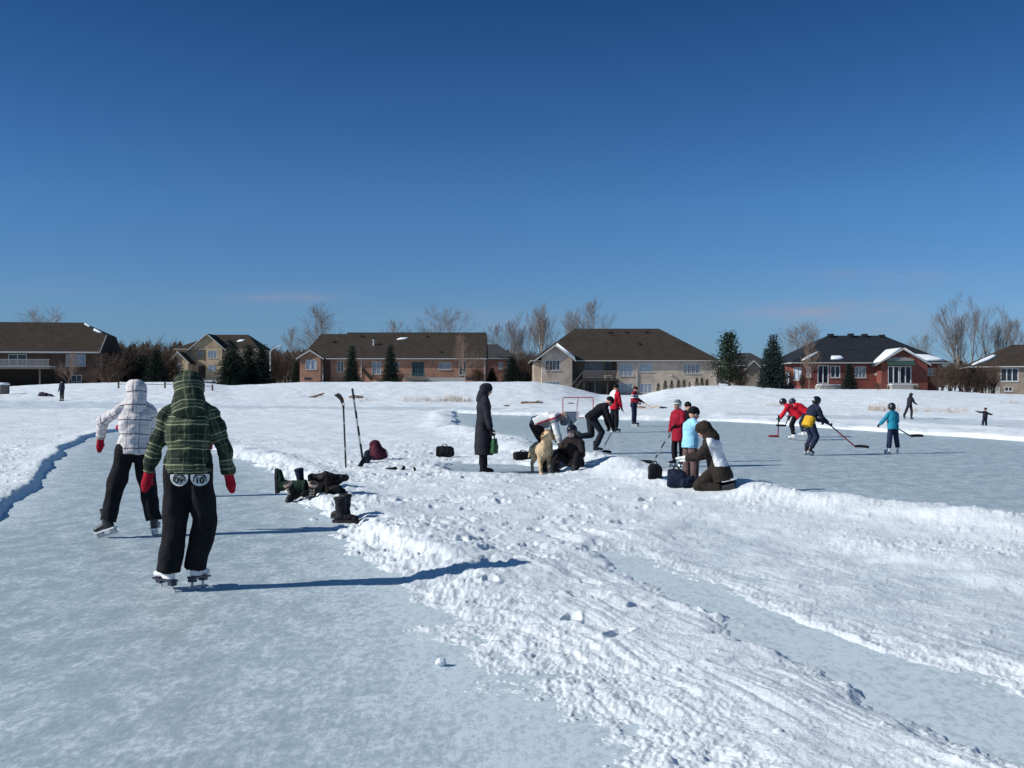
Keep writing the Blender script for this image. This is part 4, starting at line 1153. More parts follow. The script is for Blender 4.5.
def boot(label, loc, rot, mat, tall=.27, lining=None, size=1.0, laces=None, group=None):
    """a winter boot: toe towards local +y, standing on local z = 0"""
    root = bpy.data.objects.new('winter_boot', None); COL.objects.link(root)
    root.location = loc; root.rotation_euler = rot; root.scale = (size,)*3
    tag(root, label, 'boot', group)
    X, Y = V(1,0,0), V(0,1,0)
    u = MB()
    u.loft([ell(V(0,-.012,tall), X, Y, .062, .074), ell(V(0,-.010,tall*.72), X, Y, .060, .070), ell(V(0,0,.13), X, Y, .052, .066), ell(V(0,.01,.075), X, Y, .050, .085), ell(V(0,.015,.03), X, Y, .049, .095)])
    u.capsule(V(0,.05,.07), V(0,.155,.055), .052, .044, sq=.9); u.blob(V(0,.165,.05), (.047,.05,.036))
    cuff = MB()
    cuff.loft([ell(V(0,-.012,tall-.035), X, Y, .069, .081), ell(V(0,-.012,tall+.004), X, Y, .069, .081)])
    ub = u.fused('upper', .010, mat, root, it=2, wrinkle=.006, wscale=18)
    cuff.fused('cuff', .010, lining or mat, root, it=1, wrinkle=.004, wscale=30)
    h = MB(); h.loft([ell(V(0,-.012,tall+.0045), X, Y, .052, .064), ell(V(0,-.012,tall+.0065), X, Y, .050, .062)]); h.build('opening', plain('boot_inside', (.02,.018,.018), .95), root)
    so = MB()
    for z0, z1, w in ((0.0, .012, .051), (.012, .034, .054)):
        so.loft([[V(-w*.82,-.10,z0), V(w*.82,-.10,z0), V(w,-.02,z0), V(w*.92,.05,z0), V(w,.13,z0), V(w*.75,.20,z0), V(0,.222,z0), V(-w*.75,.20,z0), V(-w,.13,z0), V(-w*.92,.05,z0), V(-w,-.02,z0)],
                 [V(-w*.82,-.10,z1), V(w*.82,-.10,z1), V(w,-.02,z1), V(w*.92,.05,z1), V(w,.13,z1), V(w*.75,.20,z1), V(0,.222,z1), V(-w*.75,.20,z1), V(-w,.13,z1), V(-w*.92,.05,z1), V(-w,-.02,z1)]])
    so.build('sole', plain('boot_sole', (.02,.02,.022), .8), root)
    if laces:
        lc = MB()
        for k in range(4):
            z = .10 + k*.035; y = .075 - k*.012
            lc.tube(V(-.03, y+.012, z), V(.03, y+.012, z+.02), .0045, .0045, 5); lc.tube(V(.03, y+.012, z), V(-.03, y+.012, z+.02), .0045, .0045, 5)
        lc.build('laces', laces, root)
    return root

def soft_bag(name, label, cat, loc, rz, size, mat, strap=True, vox=.012, rounder=False, group=None):
    root = empty(name, loc, rz, label, cat, group)
    lx, ly, lz = size
    b = MB(); X, Y, Z = V(1,0,0), V(0,1,0), V(0,0,1)
    n = 24
    def sq(c, a, h):
        pts = []
        for k in range(n):
            q = 2*math.pi*k/n; cc, ss = math.cos(q), math.sin(q); e = .55 if not rounder else .85
            pts.append(c + Y*(a*math.copysign(abs(cc)**e, cc)) + Z*(h*math.copysign(abs(ss)**e, ss)))
        return pts
    b.loft([sq(V(-lx*.5,0,lz*.46), ly*.36, lz*.36), sq(V(-lx*.46,0,lz*.48), ly*.48, lz*.47), sq(V(-lx*.1,0,lz*.5), ly*.5, lz*.52), sq(V(lx*.25,0,lz*.47), ly*.5, lz*.48), sq(V(lx*.46,0,lz*.44), ly*.46, lz*.43), sq(V(lx*.5,0,lz*.42), ly*.34, lz*.32)])
    b.fused('bag_body', vox, mat, root, it=3, wrinkle=.022*min(1, lx*2), wscale=9)
    if strap:
        s_ = MB(); pts = [V(-lx*.22, -ly*.2, lz*.92), V(-lx*.12, -ly*.15, lz*1.16), V(lx*.05, -ly*.12, lz*1.2), V(lx*.2, -ly*.2, lz*.9)]
        for a, c in zip(pts, pts[1:]): s_.bar(a, c, .03, .012)
        s_.build('strap', plain('webbing', (.012,.012,.015), .8), root)
        z = MB(); z.bar(V(-lx*.4, 0, lz*1.0), V(lx*.4, 0, lz*.98), .02, .012); z.build('zip', plain('zip', (.05,.05,.055), .5), root)
    return root

def build_gear(hd):
    blk = plain('stick_black', (0.014,0.014,0.016), .5, .4, .1); tape = plain('black_tape', (.012,.012,.014), .9); redp = plain('stick_red', (0.35,0.03,0.03), .5, .4, .1)
    wood = plain('stick_wood', (0.42,0.28,0.15), .6, .3, .15); silver = plain('stick_grey', (0.35,0.36,0.38), .4, .5, .1)
    g1 = 'hockey sticks stuck upright in the snow'
    # upright pair: blade-up stick and butt-up stick
    b = on_snow(346, 467.5); d = b.y
    top = AT(343.5, 408, d); 
    r = empty('hockey_stick', b, 0, 'black hockey stick stuck in the snow with its curved blade up', 'hockey stick', g1)
    m = MB(); m.bar(Vector((0,0,-.08)), top-b, .030, .022); m.build('shaft', blk, r)
    bl = MB(); tb = top - b; rings = []
    for k, (px, py) in enumerate(((343.8, 409), (343.0, 403.5), (341.3, 399.0), (338.6, 396.0), (335.4, 394.2))):
        c = AT(px, py, d) - b; nx = V(.02+.008*k, 0, .015+.012*k) if k < 4 else V(.035, 0, .05)
        hw = .018 + .010*min(k, 3)
        dirn = (AT(335.4, 394.2, d) - AT(343.8, 409, d)).normalized(); nrm = V(dirn.z, 0, -dirn.x)
        yo = V(0, .01*k*k*.5, 0)
        rings.append([c + yo - nrm*hw + V(0,-.006,0), c + yo + nrm*hw + V(0,-.006,0), c + yo + nrm*hw + V(0,.006,0), c + yo - nrm*hw + V(0,.006,0)])
    bl.loft(rings); bl.build('blade', tape, r)
    for z0, z1, mt in ((.30, .36, silver), (.80, .84, silver), (1.16, 1.21, holder_mat())):
        q = MB(); t = tb.normalized(); q.bar(t*z0, t*z1, .033, .025); q.build('shaft_band', mt, r)
    b2 = on_snow(364, 467); d2 = b2.y
    top2 = AT(352.3, 388.5, d2)
    r = empty('hockey_stick', b2, 0, 'grey and black hockey stick leaning in the snow with its handle up', 'hockey stick', g1)
    m = MB(); m.bar(AT(363.0, 463, d2)-b2, top2-b2, .034, .024); m.build('shaft', silver, r)
    t = (top2-b2); L = t.length; t.normalize()
    for f0, f1 in ((.86, 1.002), (.62, .72), (.40, .52), (.12, .3)):
        q = MB(); q.bar(t*L*f0, t*L*f1, .037, .027); q.build('shaft_band', blk, r)
    q = MB(); pts = [(364.0,457.5,.040), (362.8,461.5,.060), (360.5,465.5,.065), (359.0,469.5,.05)]
    rr = []
    for px, py, w in pts:
        c = AT(px, py, d2 - .02) - b2; rr.append([c+V(-w,0,-.02), c+V(w,0,.03), c+V(w,.016,.03), c+V(-w,.016,-.02)])
    q.loft(rr); q.build('blade', tape, r)
    sl = empty('glove', on_snow(366.5, 463), 0, 'dark blue-black mitt wedged against the foot of the leaning stick', 'glove')
    q = MB(); q.capsule(V(0,0,.02), V(.01,0,.20), .075, .06, sq=.7); q.capsule(V(.01,0,.18), V(.03,.02,.24), .05, .035); q.capsule(V(.05,0,.06), V(.10,.01,.12), .035, .025)
    q.fused('palm', .010, cloth('slate_mitt', (0.02,0.026,0.04)), sl, wrinkle=.008, wscale=20)
    # people's sticks
    def stick_to(label, h, px, py, sm, bm, bands=None, over=.18, bdir=None, group='hockey sticks in players hands'):
        heel = AT(px, py, h.y + (bdir or V(0,0,0)).y*.15 + .12); heel.z = max(heel.z, .012)
        t = (heel - h).normalized(); grip = h - t*over
        bd = bdir or (Vector((t.x, t.y, 0)).normalized())
        return hockey_stick(label, grip, heel, bd, sm, bm, bands, group=group)
    stick_to('black stick pointing down from the stooping black-clad skater', hd['h8'], 600.5, 446.5+6, silver, tape, over=.15, bdir=V(.75,.5,0))
    h = hd['h11']; tip = AT(652, 408.5, h.y-.4)
    hockey_stick('pale wooden stick held out level by the striped-jersey player', h + (h-tip).normalized()*.3, tip, V(.55,-.2,.15), wood, wood, group='hockey sticks in players hands')
    stick_to('silver and black stick slanting down in front of the red-coated child', hd['h12'], 652.5, 463.5, silver, tape, [(.45,.6,blk),(.78,.86,blk)], over=.1, bdir=V(-1,.05,0))
    stick_to('red hockey stick held low by the nearer red-jacketed child', hd['h18'], 778, 437.3, blk, redp, [(.6,.98,redp)], over=.12, bdir=V(-1,-.15,0))
    stick_to('dark hockey stick of the farther red-jacketed child', hd['h19'], 785, 426.5, blk, tape, over=.12, bdir=V(-1,0,0))
    stick_to('long red and black hockey stick reaching right from the navy and yellow player', hd['h20'], 856, 447.3, blk, tape, [(.45,.97,redp)], over=.25, bdir=V(1,-.2,0))
    stick_to('black hockey stick pointing right from the teal-jacketed child', hd['h21'], 912, 437.0, blk, tape, over=.2, bdir=V(1,.3,0))
    # ---- net
    p = G(578, 418.3)
    net = empty('hockey_net', p, R(-4), 'red-framed hockey goal with slack white netting standing on the rink', 'hockey net')
    rp = plain('net_red', (0.40,0.07,0.07), .5, .4, .12)
    W2, Hn, D = .80, 1.10, .55
    for x in (-W2, W2):
        m = MB(); m.tube(V(x,0,0), V(x,0,Hn-.06), .026, .026, 10); m.tube(V(x,0,Hn-.06), V(x*.94,0,Hn), .026, .026, 10); m.build('goal_post', rp, net, sm=True)
    m = MB(); m.tube(V(-W2*.94,0,Hn), V(W2*.94,0,Hn), .026, .026, 10); m.build('crossbar', rp, net, sm=True)
    m = MB(); m.tube(V(-W2,0,.025), V(-W2*.8,D,.025), .020,.020,8); m.tube(V(-W2*.8,D,.025), V(W2*.8,D,.025), .020,.020,8); m.tube(V(W2*.8,D,.025), V(W2,0,.025), .020,.020,8)
    m.build('base_frame', rp, net, sm=True)
    m = MB(); m.tube(V(0.02,0,Hn), V(-.06,D*.7,.5), .018,.018,8); m.tube(V(-.06,D*.7,.5), V(-.08,D,.03), .018,.018,8); m.build('centre_stay', rp, net, sm=True)
    m = MB()
    nx, nz = 20, 13
    def npt(i, j):
        x = -W2 + 2*W2*i/nx; v = j/nz
        return V(x*(1-.2*(1-v)), D*(1-v)**.7 + .06*math.sin(i*.9)*v*(1-v), Hn*v**.92 + .025)
    for i in range(nx+1):
        for j in range(nz):
            m.tube(npt(i,j), npt(i,j+1), .0022, .0022, 3)
    for j in range(1, nz):
        for i in range(nx): m.tube(npt(i,j), npt(i+1,j), .0022, .0022, 3)
    m.build('netting', plain('net_cord', (.62,.62,.62), .9), net)
    # ---- snow shovel standing blade up
    p = on_snow(571.5, 466); d = 20.3; p = Vector(((571.5-512)/F*d, d, gz((571.5-512)/F*d, d)))
    sh = empty('snow_shovel', p, R(6), 'pale grey shovel-like scoop standing blade up behind the seated person', 'shovel')
    zt = CH-(411.5-HY)*d/F - p.z; zb = CH-(425.5-HY)*d/F - p.z
    m = MB(); rings = []
    for f_, w in ((0, .07), (.25, .11), (.6, .135), (1, .15)):
        z = zb + (zt-zb)*f_
        rings.append([V(-w, .03-.05*f_*f_, z), V(-w*.5, .055-.05*f_*f_, z), V(w*.5, .055-.05*f_*f_, z), V(w, .03-.05*f_*f_, z), V(w, .018-.05*f_*f_, z), V(w*.5,.043-.05*f_*f_,z), V(-w*.5,.043-.05*f_*f_,z), V(-w, .018-.05*f_*f_, z)])
    m.loft(rings); m.build('scoop', plain('scoop_grey', (.50,.52,.54), .5, .4, .15), sh)
    m = MB(); m.tube(V(0,.05,-.05), V(0,.045,zb+.10), .018, .018, 8); m.build('shaft', plain('shovel_black', (.02,.02,.022), .5), sh)
    m = MB(); m.bar(V(-.13,.0,zt-.012), V(.13,.0,zt-.012), .02, .02); m.build('scoop_lip', plain('lip_dark', (.16,.17,.18), .4), sh)
    # ---- bags
    nv = cloth('bag_navy', (0.014,0.020,0.045)); bk = cloth('bag_black', (0.010,0.010,0.013)); mr = cloth('pack_maroon', (0.06,0.014,0.028))
    soft_bag('duffel_bag', 'black holdall lying on the snow to the left of the dog', 'bag', on_snow(523, 459.5), R(14), (.40,.24,.17), bk)
    soft_bag('sack', 'dark navy sack slumped between the dog and the seated person', 'bag', on_snow(559.5, 468), R(-10), (.30,.34,.38), nv, rounder=True, strap=False)
    soft_bag('backpack', 'navy rucksack lying by the kneeling adult, nearest the camera', 'bag', on_snow(676.5, 487), R(-8), (.28,.30,.27), nv, rounder=True)
    soft_bag('kit_bag', 'black square bag with a strap standing at the rink edge', 'bag', on_snow(655, 478.5), R(4), (.21,.18,.25), bk)
    soft_bag('shoulder_bag', 'small black bag alone on the snow left of the long-coated person', 'bag', on_snow(445, 457), R(-5), (.40,.22,.24), bk, rounder=True)
    pk = empty('backpack', on_snow(377, 460), R(15), 'maroon rucksack tipped over on the snow behind the leaning stick', 'bag')
    m = MB(); m.capsule(V(0,0,.15), V(-.04,.02,.30), .17, .13, sq=.8); m.capsule(V(-.05,0,.12), V(.10,0,.12), .14, .12)
    m.fused('bag_body', .012, mr, pk, it=3, wrinkle=.014, wscale=12)
    m = MB(); m.capsule(V(-.03,-.10,.13), V(-.05,-.10,.25), .09, .08, sq=.6); m.fused('front_pocket', .010, cloth('pack_pink', (0.12,0.03,0.05)), pk, it=3, wrinkle=.008, wscale=18)
    m = MB(); q = [V(.10,-.02,.27), V(.19,-.03,.22), V(.23,-.03,.13), V(.20,-.03,.04)]
    for a, c in zip(q, q[1:]): m.bar(a, c, .035, .012)
    m.build('strap', plain('webbing_pale', (.20,.16,.17), .8), pk)
    soft_bag('trousers', 'dark crumpled trousers dropped by the toddler and kneeling adult', 'clothes', on_snow(691, 486.5), R(10), (.36,.22,.16), nv, rounder=True, strap=False)
    for i_, (px, py, sx, lb) in enumerate(((391, 470.5, .10, 'flat black scrap of clothing on the snow right of the leaning stick, nearest the stick'), (404, 469.5, .035, 'thin dark twist of strap in the trampled snow, middle of three scraps'), (415.5, 470.5, .03, 'small dark knob in the trampled snow, rightmost of three scraps'))):
        o = on_snow(px, py); m = MB(); m.capsule(V(-sx,0,.02), V(sx,.01,.025), .035, .028, sq=.6); m.capsule(V(sx*.3,0,.03), V(sx*.8,.03,.06), .022, .015)
        q = m.fused('dropped_clothing', .008, bk, None, it=2, wrinkle=.008, wscale=30); q.location = o; q.rotation_euler = (0, -.5*i_, .7*i_); tag(q, lb, 'clothing', 'dark scraps on the trampled snow')
    # ---- the heap of boots
    olive = cloth('boot_green', (0.012,0.034,0.024)); nb = cloth('boot_navy', (0.016,0.024,0.05)); kb = plain('boot_black', (0.009,0.009,0.012), .6, .3, .2, 12, .3, 40); br = cloth('boot_brown', (0.016,0.013,0.014))
    tan = plain('boot_trim', (0.36,0.27,0.24), .8, .2, .15); lc = plain('bootlace', (0.45,0.38,0.34), .8)
    def P(px, py, d, dz=0): q = AT(px, py, d); return (q.x, q.y, q.z + dz)
    d0 = G(300, 497, .06).y
    gb = 'boots heaped on the snow at the lane edge'
    H = math.pi/2
    boot('dark green tall boot lying on its side at the left end of the boot heap', P(276, 485.5, d0+.2), (H*.98, 0, H*.92), olive, .40, olive, 1.12, group=gb)
    boot('navy boot standing upright behind the laced boots', P(302, 487, d0+.28), (0, -.18, .3), nb, .27, nb, 1.0, group=gb)
    boot('black boot with a pale rim tipped towards the camera, left of the two rimmed', P(295.5, 497, d0), (-.5, .25, 2.6), kb, .24, tan, .95, lc, gb)
    boot('black boot with a pale rim and laces facing the camera, right of the two rimmed', P(311.5, 500, d0-.12), (-.35, -.12, 3.3), kb, .26, tan, .98, lc, gb)
    boot('black boot lying sole up on top of the heap, left of the top pair', P(309, 478, d0+.22), (.25, H*.95, .25), kb, .25, kb, 1.0, group=gb)
    boot('black boot lying across the top of the heap, right of the top pair', P(338, 478.5, d0+.15), (-.2, -H*.92, -.45), kb, .26, kb, 1.0, group=gb)
    boot('brown-black boot standing in the middle of the heap with a tan side seam', P(331, 496, d0+.02), (.08, -.10, -1.1), br, .30, br, 1.05, tan, gb)
    boot('black boot leaning right at the right end of the heap, toe highest', P(335, 487.5, d0+.1), (H*.45, .2, -1.35), kb, .26, kb, .98, group=gb)
    boot('black boot lying on the right of the heap with its toe pointing right', P(336, 500, d0-.02), (.05, .2, -1.5), kb, .20, kb, .98, group=gb)
    boot('black boot lying on its side low in the middle of the heap', P(320, 501.5, d0+.02), (.2, H*.9, 1.0), kb, .27, kb, 1.0, group=gb)
    boot('tall black boot standing apart in front of the heap, the nearer one', P(341.5, 522.5, G(345, 522, .04).y-.02), (0, .03, -1.72), kb, .30, kb, .98, group=gb)
    boot('tall black boot standing just behind the nearest boot, toe to the left', P(345.5, 519.0, G(345, 522, .04).y+.16), (.0, -.05, 1.0), kb, .29, kb, 1.0, group=gb)
    coat = MB(); coat.blob(V(0,0,.08), (.30,.15,.14)); coat.blob(V(.06,.05,.17), (.18,.13,.09)); coat.blob(V(.24,.03,.08), (.12,.11,.10)); coat.capsule(V(-.2,0,.04), V(-.35,-.05,.02), .07, .05)
    c = coat.fused('coat', .014, bk, None, it=3, wrinkle=.03, wscale=8); c.location = P(318, 496, d0+.22); tag(c, 'black coat crumpled beneath the heap of boots', 'coat')
    # ---- a lone snowball on the ice and crumbs of snow around it
    sp = G(440.5, 666); m = MB(); m.blob(V(0,0,.022), (.030,.028,.026), n=14); m.blob(V(.018,.006,.014), (.02,.018,.016), n=10)
    o = m.fused('snowball', .006, bpy.data.materials['snow'], None, it=2, wrinkle=.006, wscale=40); o.location = sp; tag(o, 'single small lump of snow lying on the bare ice', 'snow lump')

def holder_mat(): return plain('pale_plastic', (0.70, 0.72, 0.75), 0.4, 0.5, 0.05)
# ------------------------------------------------------------------ houses along the far bank
def brick_mat(name, c1, c2, mortar, var=0.25):
    m, nt, b = new_mat(name); L = nt.links
    tc = N(nt, 'ShaderNodeTexCoord'); sp = N(nt, 'ShaderNodeSeparateXYZ'); L.new(tc.outputs['Object'], sp.inputs[0])
    cb = N(nt, 'ShaderNodeCombineXYZ'); L.new(mathn(nt, 'ADD', sp.outputs['X'], sp.outputs['Y']), cb.inputs['X']); L.new(sp.outputs['Z'], cb.inputs['Y'])
    bt = N(nt, 'ShaderNodeTexBrick', inp={'Scale': 1.0, 'Mortar Size': 0.010, 'Brick Width': 0.24, 'Row Height': 0.085, 'Color1': (*c1, 1), 'Color2': (*c2, 1), 'Mortar': (*mortar, 1)})
    L.new(cb.outputs[0], bt.inputs['Vector'])
    nz = N(nt, 'ShaderNodeTexNoise', inp={'Scale': 0.7, 'Detail': 5.0}); L.new(tc.outputs['Object'], nz.inputs['Vector'])
    r = ramp(nt, [(0.3, 1-var), (0.7, 1+var)]); L.new(nz.outputs['Fac'], r.inputs['Fac'])
    L.new(mixc(nt, 1.0, bt.outputs['Color'], r.outputs['Color'], 'MULTIPLY'), b.inputs['Base Color'])
    b.inputs['Roughness'].default_value = .9; b.inputs['Specular IOR Level'].default_value = .15
    return m

def shingle_mat(name, col):
    m, nt, b = new_mat(name); L = nt.links
    tc = N(nt, 'ShaderNodeTexCoord')
    mp = N(nt, 'ShaderNodeMapping', inp={'Scale': (1.2, 1.2, 7.0)}); L.new(tc.outputs['Object'], mp.inputs['Vector'])
    vo = N(nt, 'ShaderNodeTexVoronoi', inp={'Scale': 2.2}); L.new(mp.outputs['Vector'], vo.inputs['Vector'])
    nz = N(nt, 'ShaderNodeTexNoise', inp={'Scale': 0.5, 'Detail': 6.0, 'Roughness': .65}); L.new(tc.outputs['Object'], nz.inputs['Vector'])
    sp = N(nt, 'ShaderNodeSeparateColor'); L.new(vo.outputs['Color'], sp.inputs[0])
    f = mathn(nt, 'ADD', mathn(nt, 'MULTIPLY', sp.outputs[0], .45), mathn(nt, 'MULTIPLY', nz.outputs['Fac'], .7))
    r = ramp(nt, [(0.2, tuple(c*.66 for c in col)), (0.9, tuple(c*1.38 for c in col))]); L.new(f, r.inputs['Fac'])
    L.new(r.outputs['Color'], b.inputs['Base Color']); b.inputs['Roughness'].default_value = .95; b.inputs['Specular IOR Level'].default_value = .1
    return m

HM = {}
def hm():
    if HM: return HM
    HM.update(
        trim=plain('trim_white', (0.46, 0.46, 0.44), .6, .3, .08), sill=plain('sill_stone', (0.42, 0.41, 0.40), .8, .2, .1),
        glass=plain('pane_dark', (0.025, 0.032, 0.045), .06, .6, .25, 0.8), curtain=plain('pane_curtain', (0.26, 0.30, 0.36), .12, .5, .3, 1.6),
        bluepane=plain('pane_pale', (0.36, 0.43, 0.52), .12, .5, .2, 1.6), teal=plain('teal_paint', (0.045, 0.11, 0.11), .5, .4, .1),
        dgreen=plain('awning_green', (0.03, 0.075, 0.065), .8, .2, .1), deck=plain('deck_wood', (0.18, 0.15, 0.13), .9, .2, .2), deck_dark=plain('deck_dark', (0.055, 0.048, 0.045), .9, .2, .2),
        dark=plain('dark_brown', (0.035, 0.028, 0.024), .9, .2, .15), metal=plain('vent_metal', (0.45, 0.46, 0.48), .5, .5, .1), blackv=plain('vent_black', (0.015, 0.016, 0.02), .6, .4, .1),
        concrete=plain('foundation', (0.34, 0.33, 0.32), .9, .2, .12), wdoor=plain('door_white', (0.62, 0.64, 0.66), .5, .4, .05))
    return HM

class House:
    """measures in pixels of the view at distance d, turned into metres around an Empty at the base"""
    def __init__(s, name, label, px0, d, base_row, rz=0.0, cat='house'):
        s.d = d; s.k = d/F; s.px0 = px0; s.z0 = CH + (HY - base_row)*s.k
        s.x0 = (px0-512)*s.k
        s.root = empty(name, (s.x0, d, s.z0), R(rz), label, cat)
    def X(s, px): return (px - s.px0)*s.k
    def Z(s, row): return (HY - row)*s.k + CH - s.z0
    def wall(s, A, B, z0, z1, ops, mat, parent=None, name='wall', gable=None, depth=.16):
        """wall face from A to B (outside on the right hand when walking from A to B), with real openings"""
        A, B = Vector((*A, 0)), Vector((*B, 0)); t = (B-A); L = t.length; t.normalize(); n = Vector((t.y, -t.x, 0))
        us = sorted({0, L, *[o[0] for o in ops], *[o[1] for o in ops]}); vs_ = sorted({z0, z1, *[o[2] for o in ops], *[o[3] for o in ops]})
        m = MB(); P = lambda u, v, w=0: A + t*u + Vector((0, 0, v)) + n*w
        for u0, u1 in zip(us, us[1:]):
            for v0, v1 in zip(vs_, vs_[1:]):
                c = ((u0+u1)/2, (v0+v1)/2)
                if any(o[0] < c[0] < o[1] and o[2] < c[1] < o[3] for o in ops): continue
                m.quad(P(u0,v0), P(u1,v0), P(u1,v1), P(u0,v1))
        for u0, u1, v0, v1 in [o[:4] for o in ops]:
            m.quad(P(u0,v0), P(u0,v0,-depth), P(u0,v1,-depth), P(u0,v1)); m.quad(P(u1,v0,-depth), P(u1,v0), P(u1,v1), P(u1,v1,-depth))
            m.quad(P(u0,v1), P(u0,v1,-depth), P(u1,v1,-depth), P(u1,v1)); m.quad(P(u0,v0,-depth), P(u0,v0), P(u1,v0), P(u1,v0,-depth))
        if gable:
            m.quad(P(0, z1), P(L, z1), P(gable[0], gable[1]))
        return m.build(name, mat, parent or s.root), (A, t, n)
    def window(s, fr, u0, u1, v0, v1, pane, cols=2, rows=1, bars=0, name='window', frame=None, sill=True, depth=.10):
        A, t, n = fr; M = hm(); frame = frame or M['trim']
        P = lambda u, v, w=0: A + t*u + Vector((0, 0, v)) + n*w
        up = Vector((0, 0, 1)); m = MB(); fw = .075
        def bx(ua, ub, va, vb, wa, wb):
            m.obox(P((ua+ub)/2, (va+vb)/2, (wa+wb)/2), t*(ub-ua)/2, n*(wb-wa)/2, up*(vb-va)/2)
        bx(u0, u1, v1-fw, v1, -depth, .012); bx(u0, u1, v0, v0+fw, -depth, .012)
        bx(u0, u0+fw, v0+fw, v1-fw, -depth, .012); bx(u1-fw, u1, v0+fw, v1-fw, -depth, .012)
        iu0, iu1, iv0, iv1 = u0+fw, u1-fw, v0+fw, v1-fw
        for k in range(1, cols):
            c = iu0 + (iu1-iu0)*k/cols; bx(c-.045, c+.045, iv0, iv1, -depth, -.01)
        for k in range(1, rows):
            c = iv0 + (iv1-iv0)*k/rows; bx(iu0, iu1, c-.03, c+.03, -depth, -.014)
        if bars:
            for j in range(cols):
                a = iu0 + (iu1-iu0)*j/cols; w = (iu1-iu0)/cols
                bx(a+w/2-.018, a+w/2+.018, iv0, iv1, -depth+.01, -depth+.05)
            for k in range(1, bars):
                c = iv0 + (iv1-iv0)*k/bars; bx(iu0, iu1, c-.016, c+.016, -depth+.01, -depth+.048)
        w_ = m.build(name, frame, s.root)
        g = MB(); g.obox(P((u0+u1)/2, (v0+v1)/2, -depth-.02), t*(u1-u0)/2, n*.015, up*(v1-v0)/2); g.build('pane', pane, w_)
        if sill:
            q = MB(); q.obox(P((u0+u1)/2, v0-.05, .03), t*((u1-u0)/2+.06), n*.07, up*.045); q.build('sill', M['sill'], w_)
        return w_
    def front(s, pa, pb, y, ra, rb, wins, mat, gable=None, name='wall'):
        """a wall facing the pond between pixel columns pa..pb and rows ra (bottom) .. rb (eave); wins: (px0,px1,row_bottom,row_top, pane, cols, rows, bars, name)"""
        x0 = s.X(pa); k = s.k
        ops = [((w[0]-pa)*k, (w[1]-pa)*k, s.Z(w[2]), s.Z(w[3])) for w in wins]
        g = ((gable[0]-pa)*k, s.Z(gable[1])) if gable else None
        o, fr = s.wall((x0, y), (s.X(pb), y), s.Z(ra), s.Z(rb), ops, mat, gable=g, name=name)
        for w, op in zip(wins, ops):
            kw = dict(w[8]) if len(w) > 8 else {}
            s.window(fr, *op, w[4], w[5], w[6], w[7], **kw)
        return fr
    def roof(s, x0, x1, y0, y1, ze, rx0, rx1, zr, mat, ry=None, th=.22, fascia=True, name='roof', parent=None, ry1=None):
        """closed solid: eave rectangle, ridge between rx0 and rx1"""
        ry = (y0+y1)/2 if ry is None else ry
        m = MB()
        e = [V(x0,y0,ze), V(x1,y0,ze), V(x1,y1,ze), V(x0,y1,ze)]; b_ = [p - V(0,0,th) for p in e]; r0, r1 = V(rx0, ry, zr), V(rx1, ry if ry1 is None else ry1, zr)
        m.v = [tuple(p) for p in e + b_ + [r0, r1]]
        m.f = [(0,1,9,8), (2,3,8,9), (1,2,9), (3,0,8), (7,6,5,4), (0,4,5,1), (1,5,6,2), (2,6,7,3), (3,7,4,0)]
        r = m.build(name, mat, parent or s.root)
        if fascia:
            q = MB(); q.box(x0-.03, x1+.03, y0-.05, y0-.004, ze-th+.06, ze-.03)
            q.box(x0-.05, x0-.004, y0-.004, y1, ze-th+.06, ze-.03); q.box(x1+.004, x1+.05, y0-.004, y1, ze-th+.06, ze-.03)
            q.build('gutter', hm()['trim'], r)
        return r
    def gable_roof_y(s, x0, x1, y0, y1, ze, zp, mat, th=.2, over=.35, name='roof', barge=True):
        """gable facing the pond, ridge running away from the viewer"""
        xm = (x0+x1)/2; dx = (x1-x0)/2; sl = (zp-ze)/dx
        x0, x1, z_ = x0-over, x1+over, ze-over*sl; y0 -= over
        m = MB(); m.loft([[V(x0,y,z_), V(xm,y,zp), V(x1,y,z_), V(x1,y,z_-th), V(xm,y,zp-th*1.25), V(x0,y,z_-th)] for y in (y0, y1)])
        r = m.build(name, mat, s.root)
        if barge:
            q = MB()
            q.loft([[V(x0-.02,y,z_-th+.04), V(xm,y,zp-th*1.3+.05), V(xm,y,zp+.03), V(x0-.02,y,z_+.03)] for y in (y0-.06, y0-.005)])
            q.loft([[V(xm,y,zp-th*1.3+.05), V(x1+.02,y,z_-th+.04), V(x1+.02,y,z_+.03), V(xm,y,zp+.03)] for y in (y0-.06, y0-.005)])
            q.build('bargeboard', hm()['trim'], r)
        return r
    def part(s, name, mat, *boxes, parent=None):
        m = MB()
        for b in boxes: m.box(*b)
        return m.build(name, mat, parent or s.root)
    def downspout(s, px, ra, rb, y):
        m = MB(); m.box(s.X(px)-.05, s.X(px)+.05, y-.13, y-.03, s.Z(ra), s.Z(rb)); return m.build('downspout', hm()['trim'], s.root)
    def snow_on(s, pts, th, parent, seed=1):
        """a snow patch lying on a roof: outline on the roof plane, thickened along z"""
        m = MB(); c = sum((Vector(p) for p in pts), Vector())/len(pts)
        low = [Vector(p)+V(0,-.01,.01) for p in pts]; hi = [Vector(p)*.94 + c*.06 + V(0,-th*.3,th*.8) for p in pts]; top = [Vector(p)*.7 + c*.3 + V(0,-th*.4,th) for p in pts]
        m.loft([low, hi, top]); return m.build('snow_patch', bpy.data.materials['snow'], parent, sm=True)
    def vents(s, name, spots, mat, y_of, size=(.32,.32,.6)):
        for px, row in spots:
            m = MB(); x, z = s.X(px), s.Z(row); y = y_of(row)
            m.box(x-size[0]/2, x+size[0]/2, y-size[1]/2, y+size[1]/2, z-size[2], z); m.box(x-size[0]*.62, x+size[0]*.62, y-size[1]*.62, y+size[1]*.62, z+.003, z+.10)
            m.build(name, mat, s.root)

